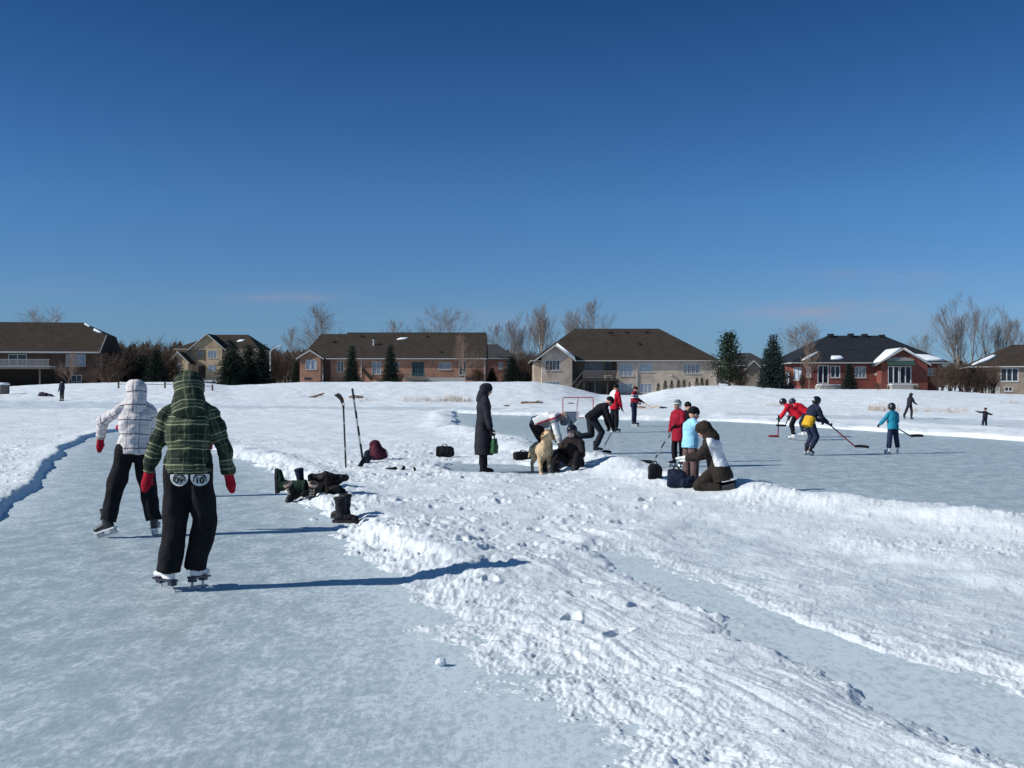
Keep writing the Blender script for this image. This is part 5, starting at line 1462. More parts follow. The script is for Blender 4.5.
def build_houses():
    M = hm()
    orange = brick_mat('brick_orange', (0.37, 0.175, 0.105), (0.28, 0.125, 0.08), (0.30, 0.24, 0.20))
    redb = brick_mat('brick_red', (0.21, 0.046, 0.034), (0.155, 0.036, 0.029), (0.20, 0.12, 0.10))
    beige = brick_mat('brick_beige', (0.47, 0.385, 0.315), (0.38, 0.31, 0.255), (0.40, 0.35, 0.30))
    tan = brick_mat('brick_tan', (0.50, 0.375, 0.235), (0.42, 0.31, 0.195), (0.36, 0.30, 0.22)); brn = brick_mat('brick_brown', (0.085, 0.046, 0.036), (0.06, 0.036, 0.03), (0.10, 0.075, 0.06))
    taupe = brick_mat('brick_taupe', (0.26, 0.205, 0.165), (0.20, 0.16, 0.13), (0.30, 0.26, 0.22))
    r_br = shingle_mat('shingle_brown', (0.048, 0.040, 0.034)); r_dk = shingle_mat('shingle_black', (0.022, 0.026, 0.034)); r_gr = shingle_mat('shingle_grey', (0.055, 0.057, 0.060)); r_wm = shingle_mat('shingle_warm', (0.050, 0.040, 0.033))
    G_, Cn, Bp = M['glass'], M['curtain'], M['bluepane']
    # ---------------- A: long brown house with a raised deck, far left
    h = House('decked_house', 'long brown house with a big brown roof and raised deck at far left', 97, 143, 388.5, rz=8)
    Xl = -27.0; ze, zr = h.Z(351.5), h.Z(320.0)
    k = h.k; dp = 12.5
    wins = [(-24.0,-22.4,h.Z(366),h.Z(353.5)), (-16.6,-12.9,h.Z(366),h.Z(354.5)), (-21.8,-18.4,h.Z(366.5),h.Z(354)), (-11.6,-9.2,h.Z(366),h.Z(354.5)), (-4.1,-1.5,h.Z(366.0),h.Z(354.5)), (-3.4,-2.0,h.Z(382),h.Z(375))]
    o, fr = h.wall((Xl,0), (0,0), -1.0, ze-.2, [(a-Xl,b-Xl,c,d) for a,b,c,d in wins], brn)
    for i, (a,b,c,d) in enumerate(wins): h.window(fr, a-Xl, b-Xl, c, d, [G_, G_, Bp, G_, Cn, G_][i], [1,3,2,2,3,2][i], 1, 0)
    o, fr = h.wall((0,0), (0,dp), -1.0, ze-.2, [(1.2,2.9,h.Z(366),h.Z(354.5)), (6.2,7.8,h.Z(366),h.Z(355))], brn, gable=(dp/2, ze+(zr-ze)*.52))
    h.window(fr, 1.2, 2.9, h.Z(366), h.Z(354.5), Cn, 2, 1); h.window(fr, 6.2, 7.8, h.Z(366), h.Z(355), Cn, 2, 1)
    ov = .45; m = MB(); ym = dp/2; hz = ze + (zr-ze)*.56; f = .56
    yf, yb = -ov + (ym+ov)*f, dp+ov - (ym+ov)*f
    m.v = [(Xl-ov,-ov,ze), (ov,-ov,ze), (ov,yf,hz), (ov,yb,hz), (ov,dp+ov,ze), (Xl-ov,dp+ov,ze), (Xl-ov,ym,zr), (-3.4,ym,zr),
           (Xl-ov,-ov,ze-.22), (ov,-ov,ze-.22), (ov,yf,hz-.22), (ov,yb,hz-.22), (ov,dp+ov,ze-.22), (Xl-ov,dp+ov,ze-.22), (Xl-ov,ym,zr-.22)]
    m.f = [(0,1,2,7,6), (2,3,7), (3,4,5,6,7), (0,8,9,1), (1,9,10,2), (2,10,11,3), (3,11,12,4), (4,12,13,5), (5,13,14,6), (6,14,8,0), (8,13,12,9), (9,12,11,10)]
    rf = m.build('roof', r_wm, h.root)
    q = MB(); q.box(Xl, ov+.02, -ov-.06, -ov-.004, ze-.26, ze-.04); q.loft([[V(ov+.004+w,-ov,ze-.26), V(ov+.004+w,yf,hz-.26), V(ov+.004+w,yf,hz+.03), V(ov+.004+w,-ov,ze+.03)] for w in (0,.05)]); q.build('gutter', M['trim'], rf)
    pe = lambda t, o: V(-3.4, ym, zr).lerp(V(ov, yf, hz), t) + V(o, 0, .01)
    h.snow_on([pe(.10,-.05), pe(.34,-.05), pe(.36,-.45), pe(.12,-.30)], .10, rf); h.snow_on([pe(.50,-.05), pe(.86,-.05), pe(.84,-.55), pe(.62,-.60)], .12, rf)
    dz = h.Z(367.5)
    dk = h.part('deck', M['deck'], (Xl,-5.2,-3.4,-.02,dz-.26,dz))
    for x in (-24.5,-20.6,-13.6,-12.0,-6.6): h.part('deck_post', M['deck'], (x-.09,x+.09,-3.1,-2.9,-1.2,dz-.262), parent=dk)
    rl = MB(); rl.box(Xl,-5.2,-3.42,-3.34,dz+.95,dz+1.03); rl.box(Xl,-5.2,-3.41,-3.35,dz+.10,dz+.16)
    for i in range(145): x = Xl + i*.15; rl.box(x-.03, x+.03, -3.40, -3.36, dz+.161, dz+.949)
    rl.build('deck_rail', plain('rail_pale', (.34,.33,.32), .8), dk)
    h.part('snow_cover', bpy.data.materials['snow'], (Xl,-5.3,-3.3,-.2,dz+.004,dz+.16), parent=dk)
    h.part('basement_dark_panel', M['dark'], (Xl+.1,-5.6,-.06,-.004,-1.0,dz-.3))  # thin dark panel laid over the wall below the deck
    # ---------------- B: tan two-storey with front gables
    h = House('tan_house', 'tan two-storey house with three stacked front gables on the left', 205, 190, 378)
    h.front(174, 206, 1.2, 380, 349, [(196.0,200.5,356,350.8,Cn,2,1,0)], tan)
    h.front(206, 222, 0, 380, 348, [(207.8,216.8,358,350.5,Bp,3,1,0),(208.5,216,371,364.5,Bp,3,1,0)], tan)
    h.wall((h.X(222),0), (h.X(222),9), h.Z(380), h.Z(348), [], tan)
    o, fr = h.wall((h.X(174),9), (h.X(174),1.2), h.Z(380), h.Z(349), [], tan)
    r = h.roof(h.X(173), h.X(258), .4, 12, h.Z(348.6), h.X(206), h.X(240), h.Z(333), r_wm, ry=6)
    g = h.gable_roof_y(h.X(189), h.X(224), .5, 6, h.Z(348.5), h.Z(333.4), r_wm)
    h.wall((h.X(190),.45), (h.X(223),.45), h.Z(348.4), h.Z(347.5), [], tan, gable=((h.X(223)-h.X(190))/2, h.Z(335)), name='gable_wall')
    h.front(173, 192, -2.4, 380, 361.5, [(179.2,185.5,370.5,364,Cn,3,1,0)], tan, gable=(182.5, 353.5))
    h.gable_roof_y(h.X(173), h.X(192), -2.3, 2, h.Z(361.5), h.Z(352.2), r_wm)
    h.wall((h.X(192),-2.4), (h.X(192),1.2), h.Z(380), h.Z(361.5), [], tan)
    h.part('rear_wing', tan, (h.X(222.2), h.X(257), .9, 11, h.Z(381), h.Z(349.4)))
    h.part('front_door', brn, (h.X(197), h.X(203), 1.0, 1.19, h.Z(378), h.Z(366)))
    h.snow_on([V(h.X(232),3.2,h.Z(341)), V(h.X(238),3.2,h.Z(341)), V(h.X(240),4.0,h.Z(339)), V(h.X(234),4.0,h.Z(339))], .15, r)
    # ---------------- C: orange brick bungalow
    h = House('brick_bungalow', 'long orange brick bungalow with a brown roof and small left gable', 395, 150, 384)
    zb = 384
    h.front(323, 486, 0, zb, 358.5, [(337,343.8,371.5,361,G_,2,1,5), (371.8,381.2,374,361.3,Cn,2,1,5), (390,399,369.5,362.3,G_,2,1,3), (412,424.2,376.5,361.8,G_,2,1,4,dict(name='door',frame=M['teal'],sill=False)), (438.5,451,369.5,362.2,Cn,3,1,3), (459,466,375,361.5,G_,2,1,4)], orange)
    h.front(302, 322.6, -1.6, zb, 357.6, [(307.8,318.6,369.6,360,Bp,2,1,0)], orange, gable=(312.2, 351))
    h.wall((h.X(322.6),-1.6), (h.X(322.6),0), h.Z(zb), h.Z(357.6), [], orange); h.wall((h.X(302),9), (h.X(302),-1.6), h.Z(zb), h.Z(357.6), [], orange)
    h.wall((h.X(486),0), (h.X(486),11), h.Z(zb), h.Z(358.5), [], orange, gable=(5.5, h.Z(335)))
    ze = h.Z(358.2)
    h.part('wing_shade_strip', brn, (h.X(323.2), h.X(330.5), -.03, -.004, h.Z(zb-.8), h.Z(359.6)))  # thin brown strip on the flat wall, painting in the shade beside the wing
    r = h.roof(h.X(300.5), h.X(486.6), -.5, 11.5, ze, h.X(314), h.X(486.0), h.Z(333.6)+.25, r_br, ry=5.6)
    m = MB(); y_, z_ = 5.6, h.Z(333.6)+.25
    m.loft([[V(h.X(341), y_-1.1, z_-1.18+.06), V(h.X(341), y_, z_+.22), V(h.X(341), y_+1.1, z_-1.0)], [V(h.X(485.5), y_-1.1, z_-1.18+.06), V(h.X(485.5), y_, z_+.22), V(h.X(485.5), y_+1.1, z_-1.0)]]); m.build('ridge_course', r_br, r)
    h.gable_roof_y(h.X(301), h.X(323.6), -1.5, 4, h.Z(357.4), h.Z(350.2), r_br)
    for px, row in ((330,341.5),(357,335.3),(424,335.5),(440,352.3)):
        t = (h.Z(row)-ze)/(h.Z(333.6)+.25-ze); h.part('roof_vent', r_br, (h.X(px)-.18,h.X(px)+.18, -.5+6.1*t-.18, -.5+6.1*t+.3, h.Z(row)-.15, h.Z(row)+.22))
    t = (h.Z(344.6)-ze)/(h.Z(333.6)+.25-ze); y = -.5+6.1*t
    m = MB(); m.tube(V(h.X(371.3),y,h.Z(346)), V(h.X(371.3),y,h.Z(339.6)), .13,.13,10,True); m.tube(V(h.X(371.3),y,h.Z(339.6)), V(h.X(371.3),y,h.Z(338.8)), .24,.24,10,True); m.build('chimney_pipe', M['metal'], h.root)
    def onr(px, row, lift=.02): t = (h.Z(row)-ze)/(h.Z(333.6)+.25-ze); return V(h.X(px), -.5+6.1*t, h.Z(row)+lift)
    h.snow_on([onr(393.5,338.6), onr(402,338.4), onr(406,336.6), onr(397,336.8)], .13, r)
    h.downspout(361.3, zb, 359.5, 0); h.downspout(484.8, zb, 359.5, 0)
    st = h.part('deck', M['deck'], (h.X(405), h.X(428), -2.4, -.02, h.Z(380.5), h.Z(379.2)))
    rl = MB()
    for i in range(15): x = h.X(405)+i*(h.X(428)-h.X(405))/14; rl.box(x-.035,x+.035,-2.38,-2.31,h.Z(379.2),h.Z(374.5))
    rl.box(h.X(405),h.X(428),-2.39,-2.30,h.Z(374.5),h.Z(374.0)); rl.build('deck_rail', M['teal'], st)
    h.part('snow_cover', bpy.data.materials['snow'], (h.X(405.4),h.X(427.6),-2.25,-.1,h.Z(379.1),h.Z(378.2)), parent=st)
    h.part('garden_wall', M['concrete'], (h.X(428), h.X(466), -1.8, -1.5, h.Z(384), h.Z(377.5)))
    m = MB(); m.bar(V(h.X(363),-.5,h.Z(369)), V(h.X(373),-.5,h.Z(380)), .25, .5); m.build('cellar_stair', M['dark'], h.root)
    for px in (310, 395, 470): h.part('basement_window', G_, (h.X(px)-.5, h.X(px)+.5, -1.66 if px < 320 else -.05, -1.605 if px < 320 else -.004, h.Z(379.8), h.Z(377.6)))
    # ---------------- D: small red house behind, in the gap
    h = House('red_cottage', 'small red brick house with a grey hip roof in the gap between the bungalows', 500, 172, 384)
    h.front(486, 513, 0, 386, 358.5, [(498.5,503.0,369,362,Cn,2,1,0), (507,510.5,370,362.5,Bp,1,1,0)], brick_mat('brick_rust', (0.27,0.10,0.065), (0.20,0.075,0.05), (.26,.2,.17)))
    h.wall((h.X(513),0), (h.X(513),9), h.Z(386), h.Z(358.5), [], orange)
    h.roof(h.X(478), h.X(516), -.5, 10, h.Z(358), h.X(486), h.X(497), h.Z(343), r_gr)
    h.downspout(487, 384, 359, 0)
    # ---------------- E: beige house with wide hip roof
    h = House('beige_house', 'wide beige brick house with a large brown hip roof, deck and walkout basement', 625, 140, 394)
    zb = 395
    h.front(617, 717.5, 0, zb, 359.8, [(619,633,376,363.2,Bp,3,1,3), (639.2,652.5,371.8,362.8,Bp,3,1,2), (683,700,373.3,363.8,Cn,4,1,2), (619.5,633,392.5,383.2,Bp,3,1,2), (639.5,652.5,392.5,383.2,Bp,3,1,2)], beige)
    h.wall((h.X(717.5),0), (h.X(717.5),13), h.Z(zb), h.Z(359.8), [], beige); h.wall((h.X(617),2.6), (h.X(617),0), h.Z(zb), h.Z(359.8), [], beige)
    h.front(571.5, 617, 2.6, zb, 359.8, [(586,604.5,377.5,362,Cn,3,1,0), (606.5,613,378,362,G_,1,1,0,dict(name='door',sill=False)), (590,602,392.5,381.5,G_,2,1,0)], taupe)
    h.front(541.5, 571.5, -1.6, zb, 357.6, [(545,559.4,370.6,360.6,G_,4,1,2), (545,559.4,389,381.6,Cn,4,1,0)], beige, gable=(553.5, 346.8))
    h.wall((h.X(571.5),-1.6), (h.X(571.5),2.6), h.Z(zb), h.Z(357.6), [], beige); h.wall((h.X(541.5),3), (h.X(541.5),-1.6), h.Z(zb), h.Z(357.6), [], beige)
    h.front(534, 541.5, 2.0, zb, 359, [], beige); h.wall((h.X(534),12), (h.X(534),2), h.Z(zb), h.Z(359.8), [], beige)
    ze = h.Z(360.2); zr = h.Z(328.7)+.45
    r = h.roof(h.X(530.5), h.X(719.5), -.5, 15.5, ze, h.X(581)-.35, h.X(662.5)+.6, zr, r_br, ry=7.6)
    g = h.gable_roof_y(h.X(538.5), h.X(570.5), -1.5, 5.5, h.Z(357.6), h.Z(345.4), r_br, over=.6)
    # snow on the right slope of the small gable
    gx, gz_ = h.X(554.5), h.Z(345.4); sl = (h.Z(345.4)-h.Z(357.6))/(h.X(570.5)-h.X(554.5))
    pt = lambda dx, y: V(gx+dx, y, gz_-dx*sl+.02)
    h.snow_on([pt(.15,-2.05), pt(2.7,-2.05), pt(2.75,1.6), pt(1.6,3.2), pt(.3,3.4)], .5, g)
    def onr(px, row): t = (h.Z(row)-ze)/(zr-ze); return h.X(px), -.5+8.1*t, h.Z(row)
    for px, row in ((614,330.6),(631,330.4),(652,330.4),(641.8,343.3)):
        x, y, z = onr(px, row); h.part('roof_vent', r_br, (x-.2,x+.2,y-.2,y+.3,z-.2,z+.24))
    m = MB(); m.tube(V(h.X(676),8.0,h.Z(338)), V(h.X(676),8.0,h.Z(329.3)), .09,.09,8,True); m.build('flue_pipe', M['blackv'], h.root)
    h.downspout(637.0, 393, 361, 0); h.downspout(715.8, 393, 361, 0)
    m = MB(); m.box(h.X(669.8),h.X(672.2),-.22,-.02,h.Z(376.2),h.Z(374.3)); m.build('wall_lamp', M['trim'], h.root)
    dz = h.Z(379)
    dk = h.part('deck', M['deck_dark'], (h.X(582), h.X(617.4), -2.2, 2.55, dz-.28, dz))
    for px in (583, 594, 606, 616.5): h.part('deck_post', M['deck_dark'], (h.X(px)-.1,h.X(px)+.1,-2.1,-1.9,h.Z(395),dz-.282), parent=dk)
    rl = MB(); rl.box(h.X(582),h.X(617.4),-2.22,-2.12,dz+1.0,dz+1.09); rl.box(h.X(582),h.X(617.4),-2.20,-2.14,dz+.1,dz+.17)
    for i in range(40): x = h.X(582)+(h.X(617.4)-h.X(582))*i/39; rl.box(x-.025,x+.025,-2.19,-2.15,dz+.171,dz+.999)
    rl.build('deck_rail', M['deck'], dk)
    fu = MB(); fu.box(h.X(604), h.X(611), -1.6, -.6, dz+.35, dz+.5); fu.box(h.X(604), h.X(605), -1.5, -.7, dz+.003, dz+.349); fu.box(h.X(610), h.X(611), -1.5, -.7, dz+.003, dz+.349); fu.build('deck_bench', M['sill'], dk)
    st = MB()
    for i in range(14):
        x = h.X(582) - i*.17; st.box(x-.26, x+.05, -2.1, -1.0, dz-.2*(i+1), dz-.2*(i+1)+.06)
    st.bar(V(h.X(582),-2.15,dz+.95), V(h.X(582)-2.5,-2.15,dz-2.0), .08, .08); st.build('deck_stair', M['deck'], dk)
    # ---------------- F: house half hidden behind the spruce
    h = House('small_tan_house', 'small tan house with a grey roof half hidden behind the pine and spruce', 748, 158, 388)
    h.front(733, 768, 0, 390, 365.5, [(748.2,754,382,371.5,Bp,2,1,0), (740,744,380,372,G_,1,1,0)], taupe)
    h.roof(h.X(728), h.X(772), -.5, 9, h.Z(365), h.X(738), h.X(757), h.Z(352), r_gr)
    h.gable_roof_y(h.X(744), h.X(758.5), -1.4, 4, h.Z(368), h.Z(360.5), r_gr); h.front(745, 757.5, -1.45, 390, 368.4, [], taupe, gable=(751.3, 361.5), name='gable_wall')
    # ---------------- G: red brick house with a black hip roof
    h = House('red_brick_house', 'red brick house with a black hip roof, snowy front gable and glass doors', 868, 128, 390)
    zb = 392
    h.front(801.5, 876.5, 0, zb, 363, [(817.6,828.6,383.5,365.4,G_,2,1,0,dict(name='door',frame=M['wdoor'],sill=False)), (830.4,840.2,377.6,365.8,G_,2,1,0,dict(frame=M['wdoor'])), (854.8,866,377.6,366.4,Cn,3,1,0), (806.5,811,377,366.5,Bp,1,1,0,dict(frame=M['wdoor']))], redb)
    h.front(922, 938, 0, zb, 363, [(927.6,935.4,375.2,368,Cn,2,1,0)], redb)
    gw = h.front(876.5, 922, -1.7, zb, 363.6, [(883,894.2,383.6,366.6,G_,2,1,0,dict(name='door',frame=M['wdoor'],sill=False)), (894.8,906,383.6,366.6,G_,2,1,0,dict(name='door',frame=M['wdoor'],sill=False))], redb, gable=(894.5, 350))
    h.wall((h.X(876.5),0), (h.X(876.5),-1.7), h.Z(zb), h.Z(363.6), [], redb); h.wall((h.X(922),-1.7), (h.X(922),0), h.Z(zb), h.Z(363.6), [], redb)
    h.wall((h.X(938),0), (h.X(938),12), h.Z(zb), h.Z(363), [], redb)
    o, fr = h.wall((h.X(791.5),4.2), (h.X(801.5),0), h.Z(zb), h.Z(363), [(.7,1.6,h.Z(388),h.Z(371.5)), (2.6,4.4,h.Z(380),h.Z(367))], redb)
    h.window(fr, .7, 1.6, h.Z(388), h.Z(371.5), M['wdoor'], 1, 1, name='door', frame=M['wdoor'], sill=False); h.window(fr, 2.6, 4.4, h.Z(380), h.Z(367), Bp, 2, 1)
    h.wall((h.X(791.5),13), (h.X(791.5),4.2), h.Z(zb), h.Z(363), [], redb)
    ze, zr = h.Z(362.2), h.Z(335.7)+.35
    r = h.roof(h.X(790.5), h.X(948.5), -.5, 13.5, ze, h.X(846)-.3, h.X(898)+.5, zr, r_dk, ry=6.5)
    g = h.gable_roof_y(h.X(872.5), h.X(922), -1.6, 5.0, h.Z(363.4), h.Z(348.6), r_dk, over=.35)
    gx, zp = h.X(897.2), h.Z(348.6); sl = (h.Z(348.6)-h.Z(363.4))/(h.X(922)-gx)
    pl = lambda dx, y: V(gx+dx, y, zp-abs(dx)*sl+.02)
    h.snow_on([pl(-.15,-1.95), pl(-2.9,-1.95), pl(-3.3,.4), pl(-1.4,3.4), pl(-.2,3.6)], .22, g); h.snow_on([pl(.15,-1.95), pl(3.2,-1.95), pl(3.25,.6), pl(1.6,2.6), pl(.25,3.2)], .18, g)
    def onr(px, row): t = (h.Z(row)-ze)/(zr-ze); return V(h.X(px), -.5+7*t, h.Z(row)+.02)
    h.snow_on([onr(831,359.6), onr(838,360), onr(844.5,359), onr(843,356.6), onr(833,356.8)], .2, r)
    h.snow_on([onr(914,361), onr(930,361.6), onr(944,361.4), onr(942,359.8), onr(932,355.8), onr(916,355)], .24, r)
    h.snow_on([onr(801,361), onr(808,359.6), onr(822,353), onr(823,351.6), onr(812,355.5)], .16, r)
    for px, row in ((846,333.6),(867,333.4),(881.5,333.8),(899.5,334.6)):
        x = h.X(px); m = MB(); y = 6.2; z = h.Z(row)+.2; m.box(x-.24,x+.24,y-.24,y+.24,z-1.0,z-.3); m.box(x-.34,x+.34,y-.34,y+.34,z-.297,z+.1); m.build('roof_vent', M['blackv'], h.root)
    aw = MB(); yb = -1.72; aw.loft([[V(h.X(881),yb,h.Z(361)), V(h.X(908),yb,h.Z(361)), V(h.X(908),yb-.9,h.Z(365.4)), V(h.X(881),yb-.9,h.Z(365.4))], [V(h.X(881),yb,h.Z(361)-.06), V(h.X(908),yb,h.Z(361)-.06), V(h.X(908),yb-.9,h.Z(365.4)-.06), V(h.X(881),yb-.9,h.Z(365.4)-.06)]]); a_ = aw.build('awning', M['dgreen'], h.root)
    sc = MB()
    for i in range(22):
        x = h.X(881.5) + (h.X(907.5)-h.X(881.5))*i/21; sc.box(x-.045, x+.045, yb-.07, yb-.005, h.Z(360.9), h.Z(358.2)+.35*math.cos((i-10.5)/10.5*1.3)-.25)
    sc.box(h.X(881),h.X(908),yb-.10,yb-.004,h.Z(361.0),h.Z(360.6)); sc.build('gable_trim', M['trim'], h.root)
    s1 = h.part('doorstep', M['concrete'], (h.X(815),h.X(836),-2.4,-.02,h.Z(391),h.Z(385.2)), (h.X(812),h.X(839),-3.2,-2.41,h.Z(391),h.Z(387.2))); h.part('snow_cover', bpy.data.materials['snow'], (h.X(816),h.X(835),-2.3,-.1,h.Z(385.2)+.004,h.Z(384.4)), parent=s1)
    s2 = h.part('doorstep', M['concrete'], (h.X(882),h.X(908),-3.4,-1.75,h.Z(391),h.Z(384.6))); h.part('snow_cover', bpy.data.materials['snow'], (h.X(883),h.X(907),-3.3,-1.85,h.Z(384.6)+.004,h.Z(384.0)), parent=s2)
    m = MB(); m.box(h.X(876)-.14,h.X(876)+.14,-.25,-.02,h.Z(375.4),h.Z(373.2)); m.build('wall_lamp', M['trim'], h.root)
    # ---------------- H: taupe house at the right edge
    h = House('taupe_house', 'taupe brick house with white triple window cut off by the right picture edge', 1010, 124, 395, rz=-18)
    h.front(985, 1070, 0, 397, 366.4, [(1001.5,1017.6,381.4,368.2,G_,3,1,0,dict(frame=M['wdoor'])), (1005,1012.4,391.2,386.8,G_,2,1,0), (1040,1056,381.4,368.2,G_,3,1,0)], taupe)
    h.part('foundation', M['concrete'], (h.X(985),h.X(1001),-.05,-.004,h.Z(397),h.Z(386))); 
    h.wall((h.X(985),11), (h.X(985),0), h.Z(397), h.Z(366.4), [], taupe)
    ze = h.Z(366); r = h.roof(h.X(972), h.X(1085), -.5, 12, ze, h.X(1018), h.X(1060), h.Z(345.5)+.3, r_wm, ry=5.8)
    zr_ = h.Z(345.5)+.3; pe = lambda t, o: V(h.X(972), -.5, ze).lerp(V(h.X(1018), 5.8, zr_), t) + V(o, 0, .01)
    h.snow_on([pe(.03,.08), pe(.06,.5), pe(.26,1.0), pe(.46,.9), pe(.50,.3), pe(.30,.08)], .16, r)
# ------------------------------------------------------------------ trees, bushes, reeds and small things on the bank
def rnd_perp(t, rng):
    a = Vector((rng.uniform(-1,1), rng.uniform(-1,1), rng.uniform(-1,1)))
    a = a - t*a.dot(t)
    return a.normalized() if a.length > 1e-4 else Vector((1,0,0))

def grow(mb, p, t, L, r, lev, rng, up, spread, rmin, kids, wig=.16, first=.3):
    n = 5 if lev > 1 else 4
    pts = [p]; d = t.copy(); rads = [r]
    for i in range(n):
        d = (d + rnd_perp(d, rng)*wig*rng.random() + Vector((0,0,up*.10))).normalized()
        pts.append(pts[-1] + d*(L/n)); rads.append(max(rmin*.7, r*(1-.78*(i+1)/n)))
    for i in range(n):
        mb.tube(pts[i], pts[i+1], rads[i], rads[i+1], 6 if lev > 2 else 4 if lev > 1 else 3)
    if lev <= 0: return
    k = kids[lev] if isinstance(kids, dict) else kids
    for j in range(k):
        f = first + (1-first)*(j+rng.random())/k; x = f*n; i = min(n-1, int(x)); q = pts[i].lerp(pts[i+1], x-i)
        dd = (pts[i+1]-pts[i]).normalized(); a = spread*(0.65+.6*rng.random())
        nd = (dd*math.cos(a) + rnd_perp(dd, rng)*math.sin(a) + Vector((0,0,up*.35))).normalized()
        grow(mb, q, nd, L*(.42+.34*rng.random())*(1.15-.45*f), max(rmin, rads[i]*.55), lev-1, rng, up, spread, rmin, kids, wig)

def bare_tree_mesh(seed, H, trunk_r, bark, twig, spread=.62, up=.55, stems=1, clear=.22, kids=None, rmin=.013, levels=3, droop=0, wide=.56):
    rng = random.Random(seed); kids = kids or {3: 11, 2: 8, 1: 6}
    tm, cm = MB(), MB()
    for s in range(stems):
        off = Vector((rng.uniform(-.5,.5), rng.uniform(-.5,.5), -.3)) if stems > 1 else Vector((0,0,-.3))
        lean = Vector((rng.uniform(-.16,.16)*(2 if stems > 1 else 1), rng.uniform(-.12,.12), 1)).normalized()
        n = 8; pts = [off]; d = lean; h = H*(rng.uniform(.72,1) if stems > 1 else 1)
        for i in range(n):
            d = (d + rnd_perp(d, rng)*.07 + Vector((0,0,.08))).normalized(); pts.append(pts[-1]+d*h/n)
        rr = [trunk_r*(1-.9*(i/n))+.012 for i in range(n+1)]
        for i in range(n): tm.tube(pts[i], pts[i+1], rr[i], rr[i+1], 7)
        k = kids[levels]
        for j in range(k):
            f = clear + (1-clear)*(j+rng.random())/k*.97; x = f*n; i = min(n-1, int(x)); q = pts[i].lerp(pts[i+1], x-i)
            dd = (pts[i+1]-pts[i]).normalized(); a = spread*(.7+.5*rng.random())
            nd = (dd*math.cos(a) + rnd_perp(dd, rng)*math.sin(a) + Vector((0,0,up*.3-droop))).normalized()
            L = h*(wide-.6*wide*f)*(.75+.5*rng.random())
            grow(cm, q, nd, L, max(rmin*1.6, rr[i]*.5), levels-1, rng, up, spread, rmin, kids)
    return tm.mesh('trunk', True), cm.mesh('crown', True)

class TreeKind:
    def __init__(s, name, tm, cm, bark, twig):
        s.name = name
        tm.materials.append(bark); cm.materials.append(twig); s.tm, s.cm = tm, cm
        z = sorted([v.co.z for v in cm.vertices]); s.top = z[int(len(z)*.997)]
    def put(s, loc, scale, rz, label, group=None, cat='tree', sx=1.0):
        r = empty(s.name, loc, rz, label, cat, group); r.scale = (scale*sx, scale*sx, scale)
        mesh_obj('trunk', s.tm, None, r); mesh_obj('crown', s.cm, None, r)
        return r

def leafy(mb, c, size, rng, n, flat=.5, axis=None):
    """spray of small needle-clump faces around a point"""
    for _ in range(n):
        o = Vector((rng.gauss(0,1), rng.gauss(0,1), rng.gauss(0,flat)))*size
        a = Vector((rng.uniform(-1,1), rng.uniform(-1,1), rng.uniform(-.6,.6))).normalized()
        if axis is not None: a = (a*.6 + axis).normalized()
        b = rnd_perp(a, rng); l, w = size*rng.uniform(.5,1.1), size*rng.uniform(.16,.34)
        p = c + o
        mb.quad(p - a*l*.5, p + b*w, p + a*l*.5, p - b*w)

def conifer_mesh(seed, H, Rb, shape=1.0, dens=1.0, base=.06, droop=.25, gap=.0, top=1.0):
    rng = random.Random(seed); tm, cm = MB(), MB()
    tm.tube(V(0,0,-.3), V(0,0,H*.5), .17*H/8, .09*H/8, 8); tm.tube(V(0,0,H*.5), V(0,0,H*.985), .09*H/8, .015, 8)
    nl = int(26*dens)
    for i in range(nl):
        f = base + (1-base)*(i+rng.random()*.6)/nl; z = H*f
        rad = Rb*((1-f)**shape)*(.82+.36*rng.random()) + .10
        nb = max(5, int(13*(1-f)+5))
        for j in range(nb):
            if rng.random() < gap: continue
            q = 2*math.pi*(j+rng.random())/nb; rr = rad*(.72+.45*rng.random())
            d = V(math.cos(q), math.sin(q), -droop*(1-f*.9)+.12*f)
            ns = max(2, int(rr/.26))
            tm.tube(V(0,0,z), V(0,0,z)+d*rr*.85, .028, .008, 3)
            for k in range(ns):
                t = (k+.7)/ns
                leafy(cm, V(0,0,z) + d*rr*t + V(0,0,-.05*t), .27+.10*(1-t), rng, 6, .5, d*.8)
    leafy(cm, V(0,0,H*.99), .14, rng, 8, 1.2, V(0,0,1))
    return tm.mesh('trunk', True), cm.mesh('crown')

def pine_mesh(seed, H, Rb):
    """open irregular crown of separate tufts on rising limbs"""
    rng = random.Random(seed); tm, cm = MB(), MB()
    tm.tube(V(0,0,-.3), V(.1,0,H*.55), .2, .12, 8); tm.tube(V(.1,0,H*.55), V(0,0,H*.95), .12, .03, 8)
    for i in range(46):
        f = .12 + .86*(i/46); z = H*f; q = i*2.4 + rng.uniform(-.5,.5)
        rad = Rb*(1.05-.75*max(0, f-.3)/.7)*rng.uniform(.55,1.15)*(0.75 if f < .25 else 1)
        d = V(math.cos(q), math.sin(q), rng.uniform(.1,.55)).normalized(); a = V(0,0,z); b = a + d*rad
        tm.tube(a, b, .05, .02, 4)
        for k in range(6):
            t = .35 + .65*k/5; c = a.lerp(b, t) + Vector((rng.gauss(0,.12), rng.gauss(0,.12), rng.gauss(0,.10)+.05))
            leafy(cm, c, .34, rng, 12, .8, V(0,0,.5))
    leafy(cm, V(0,0,H*.96), .25, rng, 26, 1.3, V(0,0,1))
    return tm.mesh('trunk', True), cm.mesh('crown')

